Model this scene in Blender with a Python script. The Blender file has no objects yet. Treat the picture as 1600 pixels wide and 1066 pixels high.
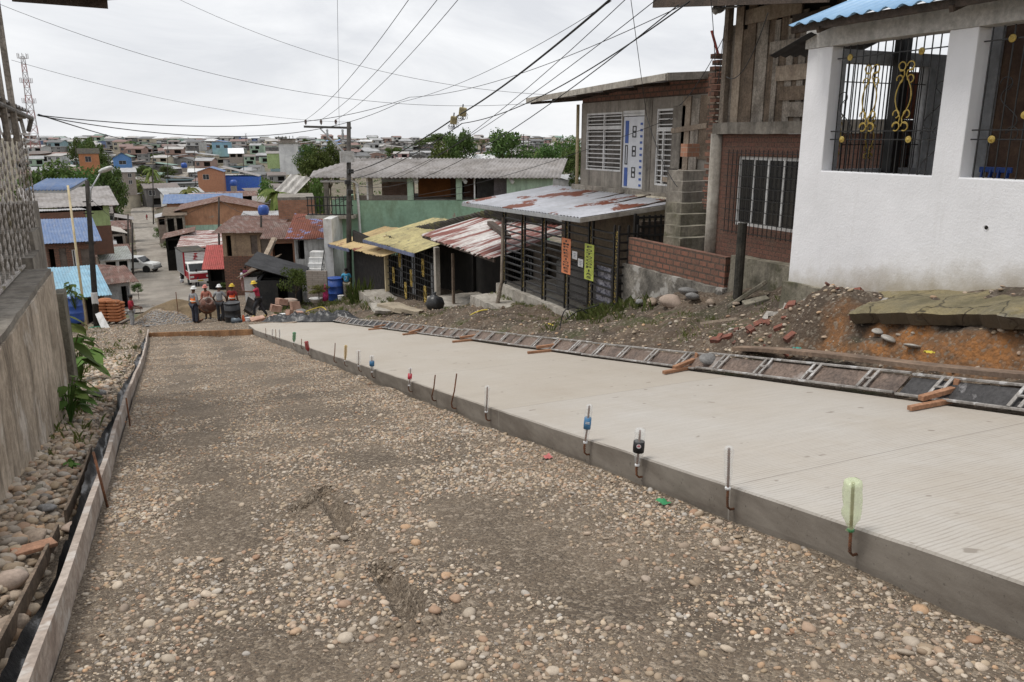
import bpy, math, random
from mathutils import Vector, Matrix, noise, Euler
R = random.Random(11)
SC = bpy.context.scene
COL = SC.collection
V = Vector

# ------------------------------------------------------------------ camera model
F = 1244.0
TH = math.atan((533 - 215.0) / F)          # pitch down
def _rc(px, py):
    a = (px - 800) / F; b = (533 - py) / F
    return (a, math.cos(TH) + b * math.sin(TH), -math.sin(TH) + b * math.cos(TH))
_v = _rc(253, 468)
YAW = math.atan2(_v[0], _v[1])             # negative: camera looks right of the road axis
def ray(px, py):
    r = _rc(px, py); c, s = math.cos(YAW), math.sin(YAW)
    return V((r[0] * c - r[1] * s, r[0] * s + r[1] * c, r[2]))
_v2 = ray(253, 468)
SL = _v2[2] / _v2[1]
def at(px, py, d):
    r = _rc(px, py)
    return ray(px, py) * (d / (r[1] * math.cos(TH) - r[2] * math.sin(TH)))
def onx(px, py, X): r = ray(px, py); return r * (X / r[0])
def ony(px, py, Y): r = ray(px, py); return r * (Y / r[1])
def onz(px, py, Z): r = ray(px, py); return r * (Z / r[2])

# ------------------------------------------------------------------ terrain function
PK = [(-60, 9.3), (-20, 1.96), (31, -7.378), (39, -8.45), (42, -8.9), (60, -11.3), (83, -14.1), (100, -15.0), (120, -15.9), (180, -19.3),
      (245, -22.3), (290, -23.3), (380, -25.3), (463, -24.5), (550, -18.5), (700, -10.5), (900, -7.6), (1500, -7.5), (6000, -7.5)]
def P(y):
    if y <= PK[0][0]: return PK[0][1]
    for (a, za), (b, zb) in zip(PK, PK[1:]):
        if y <= b:
            t = (y - a) / (b - a)
            return za + (zb - za) * t
    return PK[-1][1]
def lerp(a, b, t): return a + (b - a) * t
def sstep(a, b, x):
    t = max(0.0, min(1.0, (x - a) / (b - a))); return t * t * (3 - 2 * t)
def interp(tab, x):
    if x <= tab[0][0]: return tab[0][1]
    for (a, u), (b, w) in zip(tab, tab[1:]):
        if x <= b: return u + (w - u) * (x - a) / (b - a)
    return tab[-1][1]
BX = [6.2, 6.5, 6.9, 7.25, 7.5, 7.8, 8.4, 9.0, 9.7, 10.2, 12.0, 16.0]
BY = [(-10, [.22, .22, .28, .40, .85, 1.05, 1.12, 1.12, 1.1, 1.1, 1.1, 1.1]),
      (5.5, [.22, .22, .27, .36, .82, 1.02, 1.14, 1.14, 1.1, 1.1, 1.1, 1.1]),
      (7.2, [.22, .22, .30, .42, .75, 1.00, 1.10, 1.10, 1.1, 1.1, 1.1, 1.1]),
      (8.6, [.22, .22, .32, .48, .60, .70, .84, .86, .95, 1.1, 1.3, 1.3]),
      (10.2, [.22, .22, .32, .44, .50, .55, .64, .76, .95, 1.3, 1.5, 1.5]),
      (12.2, [.22, .22, .30, .40, .46, .52, .62, .76, .95, 1.2, 1.6, 2.2]),
      (15.0, [.22, .22, .28, .38, .42, .46, .54, .66, .90, 1.1, 1.6, 2.6]),
      (17.0, [.22, .22, .26, .36, .42, .44, .42, .42, .46, .5, .6, 2.4]),
      (20.0, [.22, .22, .30, .48, .60, .66, .68, .72, .80, .85, .9, 2.4]),
      (23.0, [.22, .22, .32, .46, .60, .70, .75, .80, .80, .8, .8, 2.2]),
      (27.0, [.22, .22, .25, .30, .34, .40, .50, .55, .55, .6, .8, 1.8]),
      (31.0, [.22, .22, .26, .30, .34, .40, .55, .65, .72, .8, 1.2, 1.6]),
      (37.0, [.15, .15, .18, .22, .26, .32, .45, .6, .75, .8, 1.2, 1.6]),
      (46.0, [.05, .05, .06, .08, .10, .14, .20, .3, .5, .6, .9, 1.2]),
      (60.0, [0.0] * 12), (9000, [0.0] * 12)]
def bank(x, y):
    for (ya, A), (yb, B) in zip(BY, BY[1:]):
        if y <= yb:
            t = sstep(ya, yb, y)
            return lerp(interp(list(zip(BX, A)), x), interp(list(zip(BX, B)), x), t)
    return 0.0
def nz(x, y, s, seed=0.0): return noise.noise(V((x * s, y * s, seed)))
def fb(x, y, s, o=3, seed=0.0):
    a, t, f = 1.0, 0.0, s
    for _ in range(o):
        t += a * noise.noise(V((x * f, y * f, seed))); a *= .5; f *= 2.1
    return t
def H(x, y):
    z = P(y)
    if x > 6.2: z += bank(x, y)
    if x < -1.5:
        z += -1.3 * sstep(-2.5, -7.0, x) * sstep(38, 50, y) * sstep(130, 95, y)
        if y < 13: z += .10 * sstep(-1.3, -2.0, x)
    if y > 90:
        m = sstep(90, 200, y) * sstep(6, 40, abs(x - 2))
        z += m * 2.2 * fb(x, y, .006, 2, 5.0)
    if y > 600: z += 5.0 * sstep(600, 1100, y) * (fb(x, y, .0022, 3, 9.0))
    return z

# ------------------------------------------------------------------ object helpers
ORG = {}
def tag(o, label=None, cat=None, group=None, kind=None):
    if label: o['label'] = label
    if cat: o['category'] = cat
    if group: o['group'] = group
    if kind: o['kind'] = kind
    return o
def thing(name, label, cat, loc=(0, 0, 0), rz=0.0, group=None, local=False):
    o = bpy.data.objects.new(name, None); COL.objects.link(o)
    o.empty_display_size = .2
    o.location = loc; o.rotation_euler = (0, 0, rz)
    ORG[o] = V((0, 0, 0)) if local or rz else V(loc)
    return tag(o, label, cat, group)
def copy_tree(o, parent=None):
    c = o.copy(); COL.objects.link(c); c.parent = parent
    for ch in list(o.children): copy_tree(ch, c)
    return c

class MB:
    def __init__(s): s.v = []; s.f = []
    def add(s, vs, fs):
        b = len(s.v); s.v += [tuple(p) for p in vs]; s.f += [tuple(i + b for i in f) for f in fs]; return s
    def box(s, c, d, rot=None):
        c = V(c); hx, hy, hz = d[0] / 2, d[1] / 2, d[2] / 2
        vs = [V((i * hx, j * hy, k * hz)) for i in (-1, 1) for j in (-1, 1) for k in (-1, 1)]
        if rot is not None:
            m = rot if isinstance(rot, Matrix) else (Matrix.Rotation(rot, 3, 'Z') if not hasattr(rot, '__len__') else Euler(rot).to_matrix())
            vs = [m @ p for p in vs]
        return s.add([p + c for p in vs], [(0, 1, 3, 2), (4, 6, 7, 5), (0, 4, 5, 1), (2, 3, 7, 6), (0, 2, 6, 4), (1, 5, 7, 3)])
    def mm(s, a, b):
        a, b = V(a), V(b); return s.box((a + b) / 2, [abs(b[i] - a[i]) for i in range(3)])
    def bar(s, p0, p1, w, h=None, up=(0, 0, 1)):
        h = w if h is None else h
        p0, p1 = V(p0), V(p1); d = (p1 - p0); L = d.length
        if L < 1e-6: return s
        d.normalize(); u = V(up)
        if abs(d.dot(u)) > .98: u = V((0, 1, 0)) if abs(d.y) < .9 else V((1, 0, 0))
        sd = d.cross(u).normalized(); u = sd.cross(d).normalized()
        m = Matrix((sd, d, u)).transposed()
        return s.box((p0 + p1) / 2, (w, L, h), m)
    def tube(s, pts, r, n=6, cap=True):
        pts = [V(p) for p in pts]; rs = r if hasattr(r, '__len__') else [r] * len(pts)
        rings = []; pu = None
        for i, p in enumerate(pts):
            d = (pts[min(i + 1, len(pts) - 1)] - pts[max(i - 1, 0)])
            if d.length < 1e-9: d = V((0, 0, 1))
            d.normalize()
            u = pu if pu is not None else (V((0, 0, 1)) if abs(d.z) < .9 else V((1, 0, 0)))
            sd = d.cross(u)
            if sd.length < 1e-4: u = V((0, 1, 0)); sd = d.cross(u)
            sd.normalize(); u = sd.cross(d).normalized(); pu = u
            rings.append([p + (sd * math.cos(2 * math.pi * k / n) + u * math.sin(2 * math.pi * k / n)) * rs[i] for k in range(n)])
        vs = [q for g in rings for q in g]; fs = []
        for i in range(len(pts) - 1):
            for k in range(n):
                a = i * n + k; b = i * n + (k + 1) % n
                fs.append((a, b, b + n, a + n))
        if cap:
            fs.append(tuple(range(n - 1, -1, -1))); fs.append(tuple(range((len(pts) - 1) * n, len(pts) * n)))
        return s.add(vs, fs)
    def lathe(s, prof, c=(0, 0, 0), n=16, m=None, sx=1, sy=1):
        c = V(c); vs = []; fs = []
        for (r, z) in prof:
            for k in range(n):
                p = V((r * sx * math.cos(2 * math.pi * k / n), r * sy * math.sin(2 * math.pi * k / n), z))
                vs.append((m @ p if m else p) + c)
        for i in range(len(prof) - 1):
            for k in range(n):
                a = i * n + k; b = i * n + (k + 1) % n; fs.append((a, b, b + n, a + n))
        if prof[0][0] > 1e-4: fs.append(tuple(range(n - 1, -1, -1)))
        if prof[-1][0] > 1e-4: fs.append(tuple(range((len(prof) - 1) * n, len(prof) * n)))
        return s.add(vs, fs)
    def prism(s, poly, a, b, mapf):
        n = len(poly); vs = [mapf(p, a) for p in poly] + [mapf(p, b) for p in poly]
        fs = [tuple(range(n - 1, -1, -1)), tuple(range(n, 2 * n))] + [(i, (i + 1) % n, (i + 1) % n + n, i + n) for i in range(n)]
        return s.add(vs, fs)
    def sheet(s, A, B, Cc, D, waves=10, amp=.02, sub=4, th=.006, vs_=1, jag=0, sag=0):
        """corrugated sheet: A->B is across the waves, A->D along them"""
        A, B, Cc, D = V(A), V(B), V(Cc), V(D)
        nrm = (B - A).cross(D - A).normalized()
        if nrm.z < 0: nrm = -nrm
        nu = waves * sub; top = []; rr = random.Random(int(abs(A.x * 77 + A.y * 31 + waves)))
        jit = [(rr.random() - .5) * jag for _ in range(nu + 1)]
        for j in range(vs_ + 1):
            t = j / vs_
            for i in range(nu + 1):
                u = i / nu
                p = (A * (1 - u) + B * u) * (1 - t) + (D * (1 - u) + Cc * u) * t
                w = math.sin(2 * math.pi * i / sub + .3) * amp if sub > 2 else (amp if i % 2 else -amp)
                if j in (0, vs_) and jag: p = p + (D - A).normalized() * jit[i]
                p = p + nrm * (w + sag * (nz(p.x, p.y, .8, 3.3)))
                top.append(p)
        m = len(top); vs = top + [p - nrm * th for p in top]; fs = []; W = nu + 1
        for j in range(vs_):
            for i in range(nu):
                a = j * W + i
                fs.append((a, a + 1, a + 1 + W, a + W)); fs.append((a + m, a + W + m, a + 1 + W + m, a + 1 + m))
        for i in range(nu):
            fs.append((i, i + m, i + 1 + m, i + 1)); a = vs_ * W + i; fs.append((a, a + 1, a + 1 + m, a + m))
        for j in range(vs_):
            a = j * W; fs.append((a, a + W, a + W + m, a + m)); a = j * W + nu; fs.append((a, a + m, a + W + m, a + W))
        return s.add(vs, fs)
    def wall(s, u0, u1, z0, z1, holes, mapf, th):
        """wall in (u,z) with rectangular holes (u0,u1,z0,z1); mapf(u, w, z) with w in 0..th"""
        us = sorted(set([u0, u1] + [h[0] for h in holes] + [h[1] for h in holes])); zs = sorted(set([z0, z1] + [h[2] for h in holes] + [h[3] for h in holes]))
        us = [u for u in us if u0 <= u <= u1]; zs = [z for z in zs if z0 <= z <= z1]
        def solid(i, j):
            if i < 0 or j < 0 or i >= len(us) - 1 or j >= len(zs) - 1: return False
            cu = (us[i] + us[i + 1]) / 2; cz = (zs[j] + zs[j + 1]) / 2
            return not any(h[0] < cu < h[1] and h[2] < cz < h[3] for h in holes)
        idx = {}; vs = []; fs = []
        def vid(i, j, k):
            if (i, j, k) not in idx:
                idx[(i, j, k)] = len(vs); vs.append(mapf(us[i], th * k, zs[j]))
            return idx[(i, j, k)]
        for i in range(len(us) - 1):
            for j in range(len(zs) - 1):
                if not solid(i, j): continue
                q = [(i, j), (i + 1, j), (i + 1, j + 1), (i, j + 1)]
                fs.append(tuple(vid(a, b, 0) for a, b in q)); fs.append(tuple(vid(a, b, 1) for a, b in reversed(q)))
                for (di, dj), (e0, e1) in zip(((0, -1), (1, 0), (0, 1), (-1, 0)), ((0, 1), (1, 2), (2, 3), (3, 0))):
                    if not solid(i + di, j + dj):
                        a, b = q[e0], q[e1]
                        fs.append((vid(*b, 0), vid(*a, 0), vid(*a, 1), vid(*b, 1)))
        return s.add(vs, fs)
    def build(s, name, mat, parent=None, smooth=False, label=None, bev=0, raw=False):
        o_ = V((0, 0, 0))
        if parent is not None: o_ = ORG.get(parent, V((0, 0, 0)))
        me = bpy.data.meshes.new(name)
        me.from_pydata([(p[0] - o_.x, p[1] - o_.y, p[2] - o_.z) for p in s.v], [], s.f)
        me.validate(); me.update()
        if smooth: me.polygons.foreach_set('use_smooth', [True] * len(me.polygons))
        me.materials.append(mat)
        o = bpy.data.objects.new(name, me); COL.objects.link(o)
        if parent is not None: o.parent = parent; ORG[o] = o_
        if label: o['label'] = label
        if bev:
            b = o.modifiers.new('bevel', 'BEVEL'); b.width = bev; b.segments = 2; b.limit_method = 'ANGLE'
        return o
    def single(s, name, mat, label, cat, group=None, smooth=False, bev=0, kind=None, org=None):
        """a thing that is one mesh; its origin at the middle of its base"""
        if s.v and org is None:
            n = len(s.v); org = V((sum(p[0] for p in s.v) / n, sum(p[1] for p in s.v) / n, min(p[2] for p in s.v)))
        org = V(org or (0, 0, 0))
        s.v = [(p[0] - org.x, p[1] - org.y, p[2] - org.z) for p in s.v]
        o = s.build(name, mat, None, smooth, None, bev); o.location = org; ORG[o] = org
        return tag(o, label, cat, group, kind)

# ------------------------------------------------------------------ materials
def ND(nt, t, **kw):
    n = nt.nodes.new(t)
    for k, v in kw.items():
        if k.startswith('i_'): n.inputs[k[2:].replace('_', ' ')].default_value = v
        else: setattr(n, k, v)
    return n
def newmat(name):
    m = bpy.data.materials.new(name); m.use_nodes = True; nt = m.node_tree
    b = nt.nodes['Principled BSDF']; return m, nt, b
def c4(c): return (c[0], c[1], c[2], 1)
def mixc(nt, fac, a, b, mode='MIX'):
    n = nt.nodes.new('ShaderNodeMix'); n.data_type = 'RGBA'; n.blend_type = mode
    for i, x in ((0, fac), (6, a), (7, b)):
        if isinstance(x, (int, float)): n.inputs[i].default_value = x
        elif isinstance(x, tuple): n.inputs[i].default_value = c4(x)
        else: nt.links.new(x, n.inputs[i])
    return n.outputs[2]
def mapr(nt, x, a, b, c=0.0, d=1.0):
    n = nt.nodes.new('ShaderNodeMapRange'); nt.links.new(x, n.inputs[0])
    for i, q in zip((1, 2, 3, 4), (a, b, c, d)): n.inputs[i].default_value = q
    return n.outputs[0]
def math_(nt, op, a, b=None, cl=False):
    n = nt.nodes.new('ShaderNodeMath'); n.operation = op; n.use_clamp = cl
    for i, x in enumerate((a, b)):
        if x is None: continue
        if isinstance(x, (int, float)): n.inputs[i].default_value = x
        else: nt.links.new(x, n.inputs[i])
    return n.outputs[0]
def pos(nt): return nt.nodes.new('ShaderNodeNewGeometry').outputs['Position']
def objc(nt): return nt.nodes.new('ShaderNodeTexCoord').outputs['Object']
def vmul(nt, v, s):
    n = nt.nodes.new('ShaderNodeMapping'); nt.links.new(v, n.inputs[0]); n.inputs[3].default_value = s; return n.outputs[0]
def noi(nt, v, sc, det=5, rough=.6, dist=0):
    n = nt.nodes.new('ShaderNodeTexNoise'); nt.links.new(v, n.inputs['Vector'])
    n.inputs['Scale'].default_value = sc; n.inputs['Detail'].default_value = det; n.inputs['Roughness'].default_value = rough; n.inputs['Distortion'].default_value = dist
    return n.outputs[0]
def bump(nt, b, h, st, dist=.02):
    n = nt.nodes.new('ShaderNodeBump'); n.inputs['Strength'].default_value = st; n.inputs['Distance'].default_value = dist
    nt.links.new(h, n.inputs['Height']); nt.links.new(n.outputs[0], b.inputs['Normal']); return n
MATS = {}
def M(name, col, col2=None, sc=2.0, rough=.85, var=.25, streak=0.0, streakcol=(.05, .045, .04), bmp=.15, bsc=40, metal=0.0, lo=.42, hi=.62, patch=None, psc=1.2, plo=.55, phi=.6, spec=.3, vec='pos', sdir=(3, 3, .35), slo=.48, shi=.72):
    """layered weathered surface: two colours by noise, fine variation, vertical stains, patches of a third colour"""
    if name in MATS: return MATS[name]
    m, nt, b = newmat(name); p = pos(nt) if vec == 'pos' else objc(nt); L = nt.links
    c2 = col2 or tuple(x * .7 for x in col)
    c = mixc(nt, mapr(nt, noi(nt, p, sc, 6), lo, hi), col, c2)
    fine = mapr(nt, noi(nt, p, sc * 9, 4, .7), .3, .7, 1 - var, 1 + var)
    n = nt.nodes.new('ShaderNodeVectorMath'); n.operation = 'SCALE'; L.new(c, n.inputs[0]); L.new(fine, n.inputs['Scale']); c = n.outputs[0]
    if patch: c = mixc(nt, mapr(nt, noi(nt, p, psc, 5, .65), plo, phi), c, patch)
    if streak:
        s = noi(nt, vmul(nt, p, sdir), 1.6, 5, .65)
        c = mixc(nt, math_(nt, 'MULTIPLY', mapr(nt, s, slo, shi), streak), c, streakcol)
    L.new(c, b.inputs['Base Color']); b.inputs['Roughness'].default_value = rough; b.inputs['Metallic'].default_value = metal
    b.inputs['Specular IOR Level'].default_value = spec
    if bmp: bump(nt, b, noi(nt, p, bsc, 4, .6), bmp)
    MATS[name] = m; return m
def brickmat(name, c1=(.36, .13, .07), c2=(.25, .085, .05), mortar=(.3, .27, .24), sc=4.0, dirt=.4, bw=.5, rh=.25, vec='pos', ms=.02):
    if name in MATS: return MATS[name]
    m, nt, b = newmat(name); p = pos(nt); L = nt.links
    sx = nt.nodes.new('ShaderNodeSeparateXYZ'); L.new(p, sx.inputs[0])
    cb = nt.nodes.new('ShaderNodeCombineXYZ'); L.new(math_(nt, 'ADD', sx.outputs[0], sx.outputs[1]), cb.inputs[0]); L.new(sx.outputs[2], cb.inputs[1])
    t = nt.nodes.new('ShaderNodeTexBrick'); L.new(cb.outputs[0], t.inputs[0])
    for k, q in (('Color1', c4(c1)), ('Color2', c4(c2)), ('Mortar', c4(mortar)), ('Scale', sc), ('Mortar Size', ms), ('Brick Width', bw), ('Row Height', rh), ('Bias', -.2)): t.inputs[k].default_value = q
    c = mixc(nt, mapr(nt, noi(nt, p, 3, 5), .4, .75, 0, dirt), t.outputs[0], (.06, .05, .04))
    c = mixc(nt, mapr(nt, noi(nt, p, 30, 3), .3, .7, .25, 0), c, (.45, .25, .16))
    L.new(c, b.inputs['Base Color']); b.inputs['Roughness'].default_value = .9
    h = math_(nt, 'SUBTRACT', noi(nt, p, 50, 3), t.outputs[1]); bump(nt, b, h, .5, .01)
    MATS[name] = m; return m
def flat(name, col, rough=.6, metal=0, var=.12, spec=.4): return M(name, col, tuple(x * .8 for x in col), 6, rough, var, bmp=.04, metal=metal, spec=spec)
def leafmat(name, a, b_, trans=.25):
    if name in MATS: return MATS[name]
    m, nt, b = newmat(name); L = nt.links
    g = nt.nodes.new('ShaderNodeNewGeometry')
    oi = nt.nodes.new('ShaderNodeObjectInfo')
    c = mixc(nt, g.outputs['Random Per Island'], a, b_)
    c = mixc(nt, mapr(nt, noi(nt, g.outputs['Position'], .7, 3), .4, .65, 0, .6), c, tuple(x * .45 for x in a))
    hs = nt.nodes.new('ShaderNodeHueSaturation'); L.new(c, hs.inputs['Color'])
    L.new(mapr(nt, oi.outputs['Random'], 0, 1, .47, .53), hs.inputs['Hue']); L.new(mapr(nt, oi.outputs['Random'], 0, 1, .75, 1.25), hs.inputs['Value'])
    L.new(hs.outputs[0], b.inputs['Base Color']); b.inputs['Roughness'].default_value = .7; b.inputs['Specular IOR Level'].default_value = .15
    tr = nt.nodes.new('ShaderNodeBsdfTranslucent'); L.new(hs.outputs[0], tr.inputs[0])
    mx = nt.nodes.new('ShaderNodeMixShader'); mx.inputs[0].default_value = trans
    L.new(b.outputs[0], mx.inputs[1]); L.new(tr.outputs[0], mx.inputs[2]); L.new(mx.outputs[0], nt.nodes['Material Output'].inputs[0])
    MATS[name] = m; return m
def stonemat(name, ramp, dark=.55):
    """colour picked per stone instance / per island"""
    m, nt, b = newmat(name); L = nt.links
    oi = nt.nodes.new('ShaderNodeObjectInfo'); p = pos(nt)
    r = nt.nodes.new('ShaderNodeValToRGB'); r.color_ramp.interpolation = 'LINEAR'
    el = r.color_ramp.elements
    while len(el) < len(ramp): el.new(.5)
    for i, c in enumerate(ramp): el[i].position = i / (len(ramp) - 1); el[i].color = c4((c[0] * 1.21, c[1] * 1.165, c[2] * 1.1))
    L.new(oi.outputs['Random'], r.inputs[0])
    c = mixc(nt, mapr(nt, noi(nt, p, 55, 4, .7), .35, .7, 0, .4), r.outputs[0], tuple(x * dark for x in (.3, .25, .2)))
    c = mixc(nt, mapr(nt, noi(nt, p, .9, 3), .42, .62, 0, .35), c, (.19, .135, .09))
    L.new(c, b.inputs['Base Color']); b.inputs['Roughness'].default_value = .72; b.inputs['Specular IOR Level'].default_value = .35
    bump(nt, b, noi(nt, p, 120, 3), .15, .005)
    return m
def glassmat(name, col=(.9, .95, .9), rough=.05, alpha=.35):
    m, nt, b = newmat(name); L = nt.links
    b.inputs['Base Color'].default_value = c4(col); b.inputs['Roughness'].default_value = rough; b.inputs['Alpha'].default_value = alpha
    b.inputs['Specular IOR Level'].default_value = .6
    bump(nt, b, noi(nt, pos(nt), 45, 2), .6, .01); return m

CONC = M('concrete_grey', (.27, .245, .21), (.17, .15, .125), 1.5, streak=.7, bmp=.3, bsc=30)
CONCL = M('concrete_pale', (.42, .39, .34), (.3, .27, .23), 1.3, streak=.5, bmp=.25, bsc=25)
CONCM = M('concrete_mossy', (.26, .235, .185), (.12, .11, .08), 2.2, streak=.7, bmp=.5, bsc=25, patch=(.085, .082, .045), psc=1.8, plo=.58, phi=.68)
def whitewall():
    m, nt, b = newmat('white_wall_paint'); p = pos(nt); L = nt.links
    c = mixc(nt, mapr(nt, noi(nt, p, .9, 6, .65), .35, .7), (.82, .82, .84), (.73, .73, .745))
    sp = ND(nt, 'ShaderNodeSeparateXYZ'); L.new(p, sp.inputs[0])
    h = math_(nt, 'SUBTRACT', sp.outputs[2], math_(nt, 'ADD', math_(nt, 'MULTIPLY', sp.outputs[1], SL), -1.7))
    h = math_(nt, 'ADD', h, math_(nt, 'MULTIPLY', noi(nt, p, 3.5, 6, .7), .55))
    c = mixc(nt, mapr(nt, h, 1.74, 1.36, 0, .85), c, (.33, .28, .20)); c = mixc(nt, mapr(nt, h, 1.95, 1.5, 0, .22), c, (.5, .46, .38))
    c = mixc(nt, math_(nt, 'MULTIPLY', mapr(nt, noi(nt, vmul(nt, p, (5, 5, .3)), 1.5, 5, .7), .56, .75), .16), c, (.42, .40, .36))
    v = ND(nt, 'ShaderNodeTexVoronoi'); v.feature = 'DISTANCE_TO_EDGE'; L.new(p, v.inputs['Vector']); v.inputs['Scale'].default_value = .8
    L.new(c, b.inputs['Base Color']); b.inputs['Roughness'].default_value = .8
    bump(nt, b, math_(nt, 'ADD', math_(nt, 'MULTIPLY', noi(nt, p, 5, 5, .6), 1.5), noi(nt, p, 38, 4, .7)), .28, .02)
    MATS['white_wall_paint'] = m; return m
WHITE = whitewall()
WHITEP = M('white_paint', (.72, .72, .71), (.58, .57, .55), 2, .6, .08, streak=.25, bmp=.05)
BLACKM = M('black_iron', (.012, .012, .013), (.02, .018, .016), 8, .45, .2, bmp=.05, spec=.5)
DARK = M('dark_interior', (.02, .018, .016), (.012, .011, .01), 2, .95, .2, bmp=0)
GOLD = M('gold_paint', (.55, .40, .10), (.38, .26, .05), 12, .45, .2, bmp=.05, spec=.5)
WOOD = M('weathered_wood', (.24, .20, .16), (.14, .11, .085), 2.5, .9, .35, streak=.7, streakcol=(.06, .05, .04), bmp=.3, bsc=60, sdir=(14, 14, .8))
WOODL = M('pale_wood', (.38, .31, .24), (.27, .21, .16), 2.5, .85, .3, streak=.5, bmp=.25, bsc=50, sdir=(10, 10, 1))
WOODO = M('orange_wood', (.36, .195, .115), (.27, .14, .08), 4, .8, .3, bmp=.2, bsc=60)
WOODD = M('dark_wet_wood', (.09, .065, .05), (.05, .038, .03), 3, .7, .4, bmp=.3, bsc=40)
PLANK = M('grey_plank', (.34, .30, .255), (.20, .17, .14), 3.0, .9, .4, streak=.6, bmp=.3, bsc=50, sdir=(9, 9, .7))
PLANKB = M('brown_plank', (.20, .15, .11), (.12, .09, .065), 3.0, .9, .4, streak=.5, bmp=.3, bsc=50, sdir=(9, 9, .7))
TIN = M('tin_grey', (.42, .42, .43), (.30, .29, .28), 1.0, .5, .15, streak=.4, streakcol=(.2, .17, .14), bmp=.05, metal=.25, sdir=(.5, 3, .5))
TINP = M('tin_pale_rust_patch', (.48, .49, .53), (.40, .41, .44), .7, .45, .1, bmp=.05, metal=.2, patch=(.19, .065, .04), psc=.6, plo=.55, phi=.58, streak=.35, streakcol=(.25, .23, .2), sdir=(.4, 3, .4))
TINR = M('tin_red_rust_streaked', (.62, .60, .58), (.50, .46, .43), 1, .6, .2, bmp=.05, streak=.95, streakcol=(.20, .055, .04), sdir=(.3, 2.6, .3), slo=.45, shi=.54)
RUST = M('rusty_tin', (.18, .10, .08), (.11, .065, .052), 1.2, .8, .35, bmp=.1, streak=.7, streakcol=(.30, .26, .235), sdir=(2.2, .4, .6))
RUSTM = M('rusted_steel', (.19, .085, .045), (.10, .05, .03), 8, .8, .4, bmp=.2, bsc=80)
FIBER = M('fibre_cement', (.33, .31, .30), (.24, .22, .205), .8, .9, .15, streak=.45, bmp=.1, sdir=(1.2, 1.2, 1.2))
FIBERD = M('dark_fibre_cement', (.065, .058, .05), (.04, .037, .032), 1.2, .9, .3, bmp=.15, patch=(.085, .08, .04), psc=1.5)
YELR = M('mossy_yellow_roof', (.46, .40, .20), (.34, .29, .15), 1.2, .85, .2, bmp=.1, patch=(.22, .20, .12), psc=2.2, plo=.55, phi=.64)
OCHR = M('ochre_roof', (.50, .37, .19), (.38, .28, .15), 1.2, .85, .2, bmp=.1, patch=(.2, .07, .05), psc=.9, plo=.6, phi=.64)
BLUER = M('blue_roof_paint', (.10, .16, .30), (.15, .21, .34), 1.2, .55, .2, bmp=.04, streak=.6, streakcol=(.24, .25, .28), sdir=(3, .5, 1))
LBLUER = M('light_blue_roof_paint', (.24, .42, .53), (.19, .34, .44), 1.0, .5, .15, bmp=.04, streak=.5, streakcol=(.17, .15, .13), sdir=(2.5, .6, 1))
SKYR = M('sky_blue_tin', (.20, .38, .60), (.26, .44, .64), 1.4, .45, .08, bmp=.03, spec=.5)
BLKR = M('black_tin', (.055, .055, .058), (.035, .035, .037), 1.4, .6, .25, bmp=.05)
REDR = M('red_tile', (.42, .10, .09), (.30, .08, .07), 3, .8, .3, bmp=.2)
GREENW = M('green_wall', (.31, .47, .34), (.26, .40, .29), .6, .9, .12, streak=.55, streakcol=(.14, .17, .10), sdir=(.9, .9, .35), bmp=.1, patch=(.37, .30, .25), psc=.75, plo=.64, phi=.66)
GREENC = M('pale_green_paint', (.42, .55, .42), (.36, .47, .36), 1.2, .85, .1, streak=.4, bmp=.08)
LIME = M('lime_paint', (.40, .50, .24), (.34, .43, .2), 1.2, .85, .1, streak=.3, bmp=.08)
BLUEW = M('blue_paint', (.08, .16, .48), (.10, .18, .42), 1.2, .8, .12, streak=.2, bmp=.05)
BLUEPL = M('blue_plastic', (.03, .09, .36), (.025, .075, .30), 5, .4, .1, bmp=.03, spec=.5)
ORANGEW = M('orange_plaster', (.50, .27, .165), (.40, .21, .13), 1.2, .9, .15, streak=.3, bmp=.1, patch=(.40, .33, .26), psc=.6, plo=.6, phi=.64)
MINT = M('mint_plaster', (.42, .58, .47), (.36, .5, .41), 1.0, .9, .12, streak=.35, bmp=.1)
CREAM = M('cream_paint', (.56, .47, .29), (.46, .38, .24), 2, .7, .15, streak=.3, bmp=.05)
BRICK = brickmat('clay_brick', (.22, .092, .062), (.12, .055, .042), (.04, .036, .032), 2.0, .8, ms=.04)
BRICKF = brickmat('clay_block', (.40, .19, .115), (.30, .135, .08), (.33, .27, .22), 2.4, .45)
BRICKD = brickmat('dark_brick', (.115, .047, .036), (.075, .034, .028), (.03, .026, .024), 3.0, .65)
BLOCK = brickmat('concrete_block', (.34, .32, .29), (.27, .25, .22), (.2, .19, .17), 2.2, .35)
POLEM = M('tarred_pole', (.028, .024, .021), (.045, .038, .032), 5, .8, .3, bmp=.2)
POLEC = M('weathered_pole', (.07, .062, .055), (.04, .036, .032), 5, .8, .3, bmp=.2)
CABLE = M('cable_black', (.012, .012, .013), (.02, .02, .02), 5, .6, .1, bmp=0)
GALV = M('galvanised_steel', (.45, .46, .47), (.36, .37, .38), 6, .45, .12, bmp=.03, metal=.5)
PLASTIC_BLACK = M('black_plastic_sheet', (.010, .010, .011), (.028, .027, .027), 2, .36, .3, bmp=.7, bsc=11, spec=.5, patch=(.11, .10, .09), psc=2.5, plo=.68, phi=.8)
SKIN = M('brown_skin', (.13, .065, .04), (.10, .05, .03), 8, .6, .1, bmp=.02, vec='obj')
LEAF_A = leafmat('leaves_dark', (.075, .12, .035), (.12, .17, .05))
LEAF_B = leafmat('leaves_mid', (.075, .13, .03), (.12, .17, .045))
LEAF_C = leafmat('leaves_yellowish', (.14, .18, .045), (.22, .22, .07))
LEAF_D = leafmat('leaves_broad', (.09, .17, .04), (.17, .23, .06))
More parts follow.
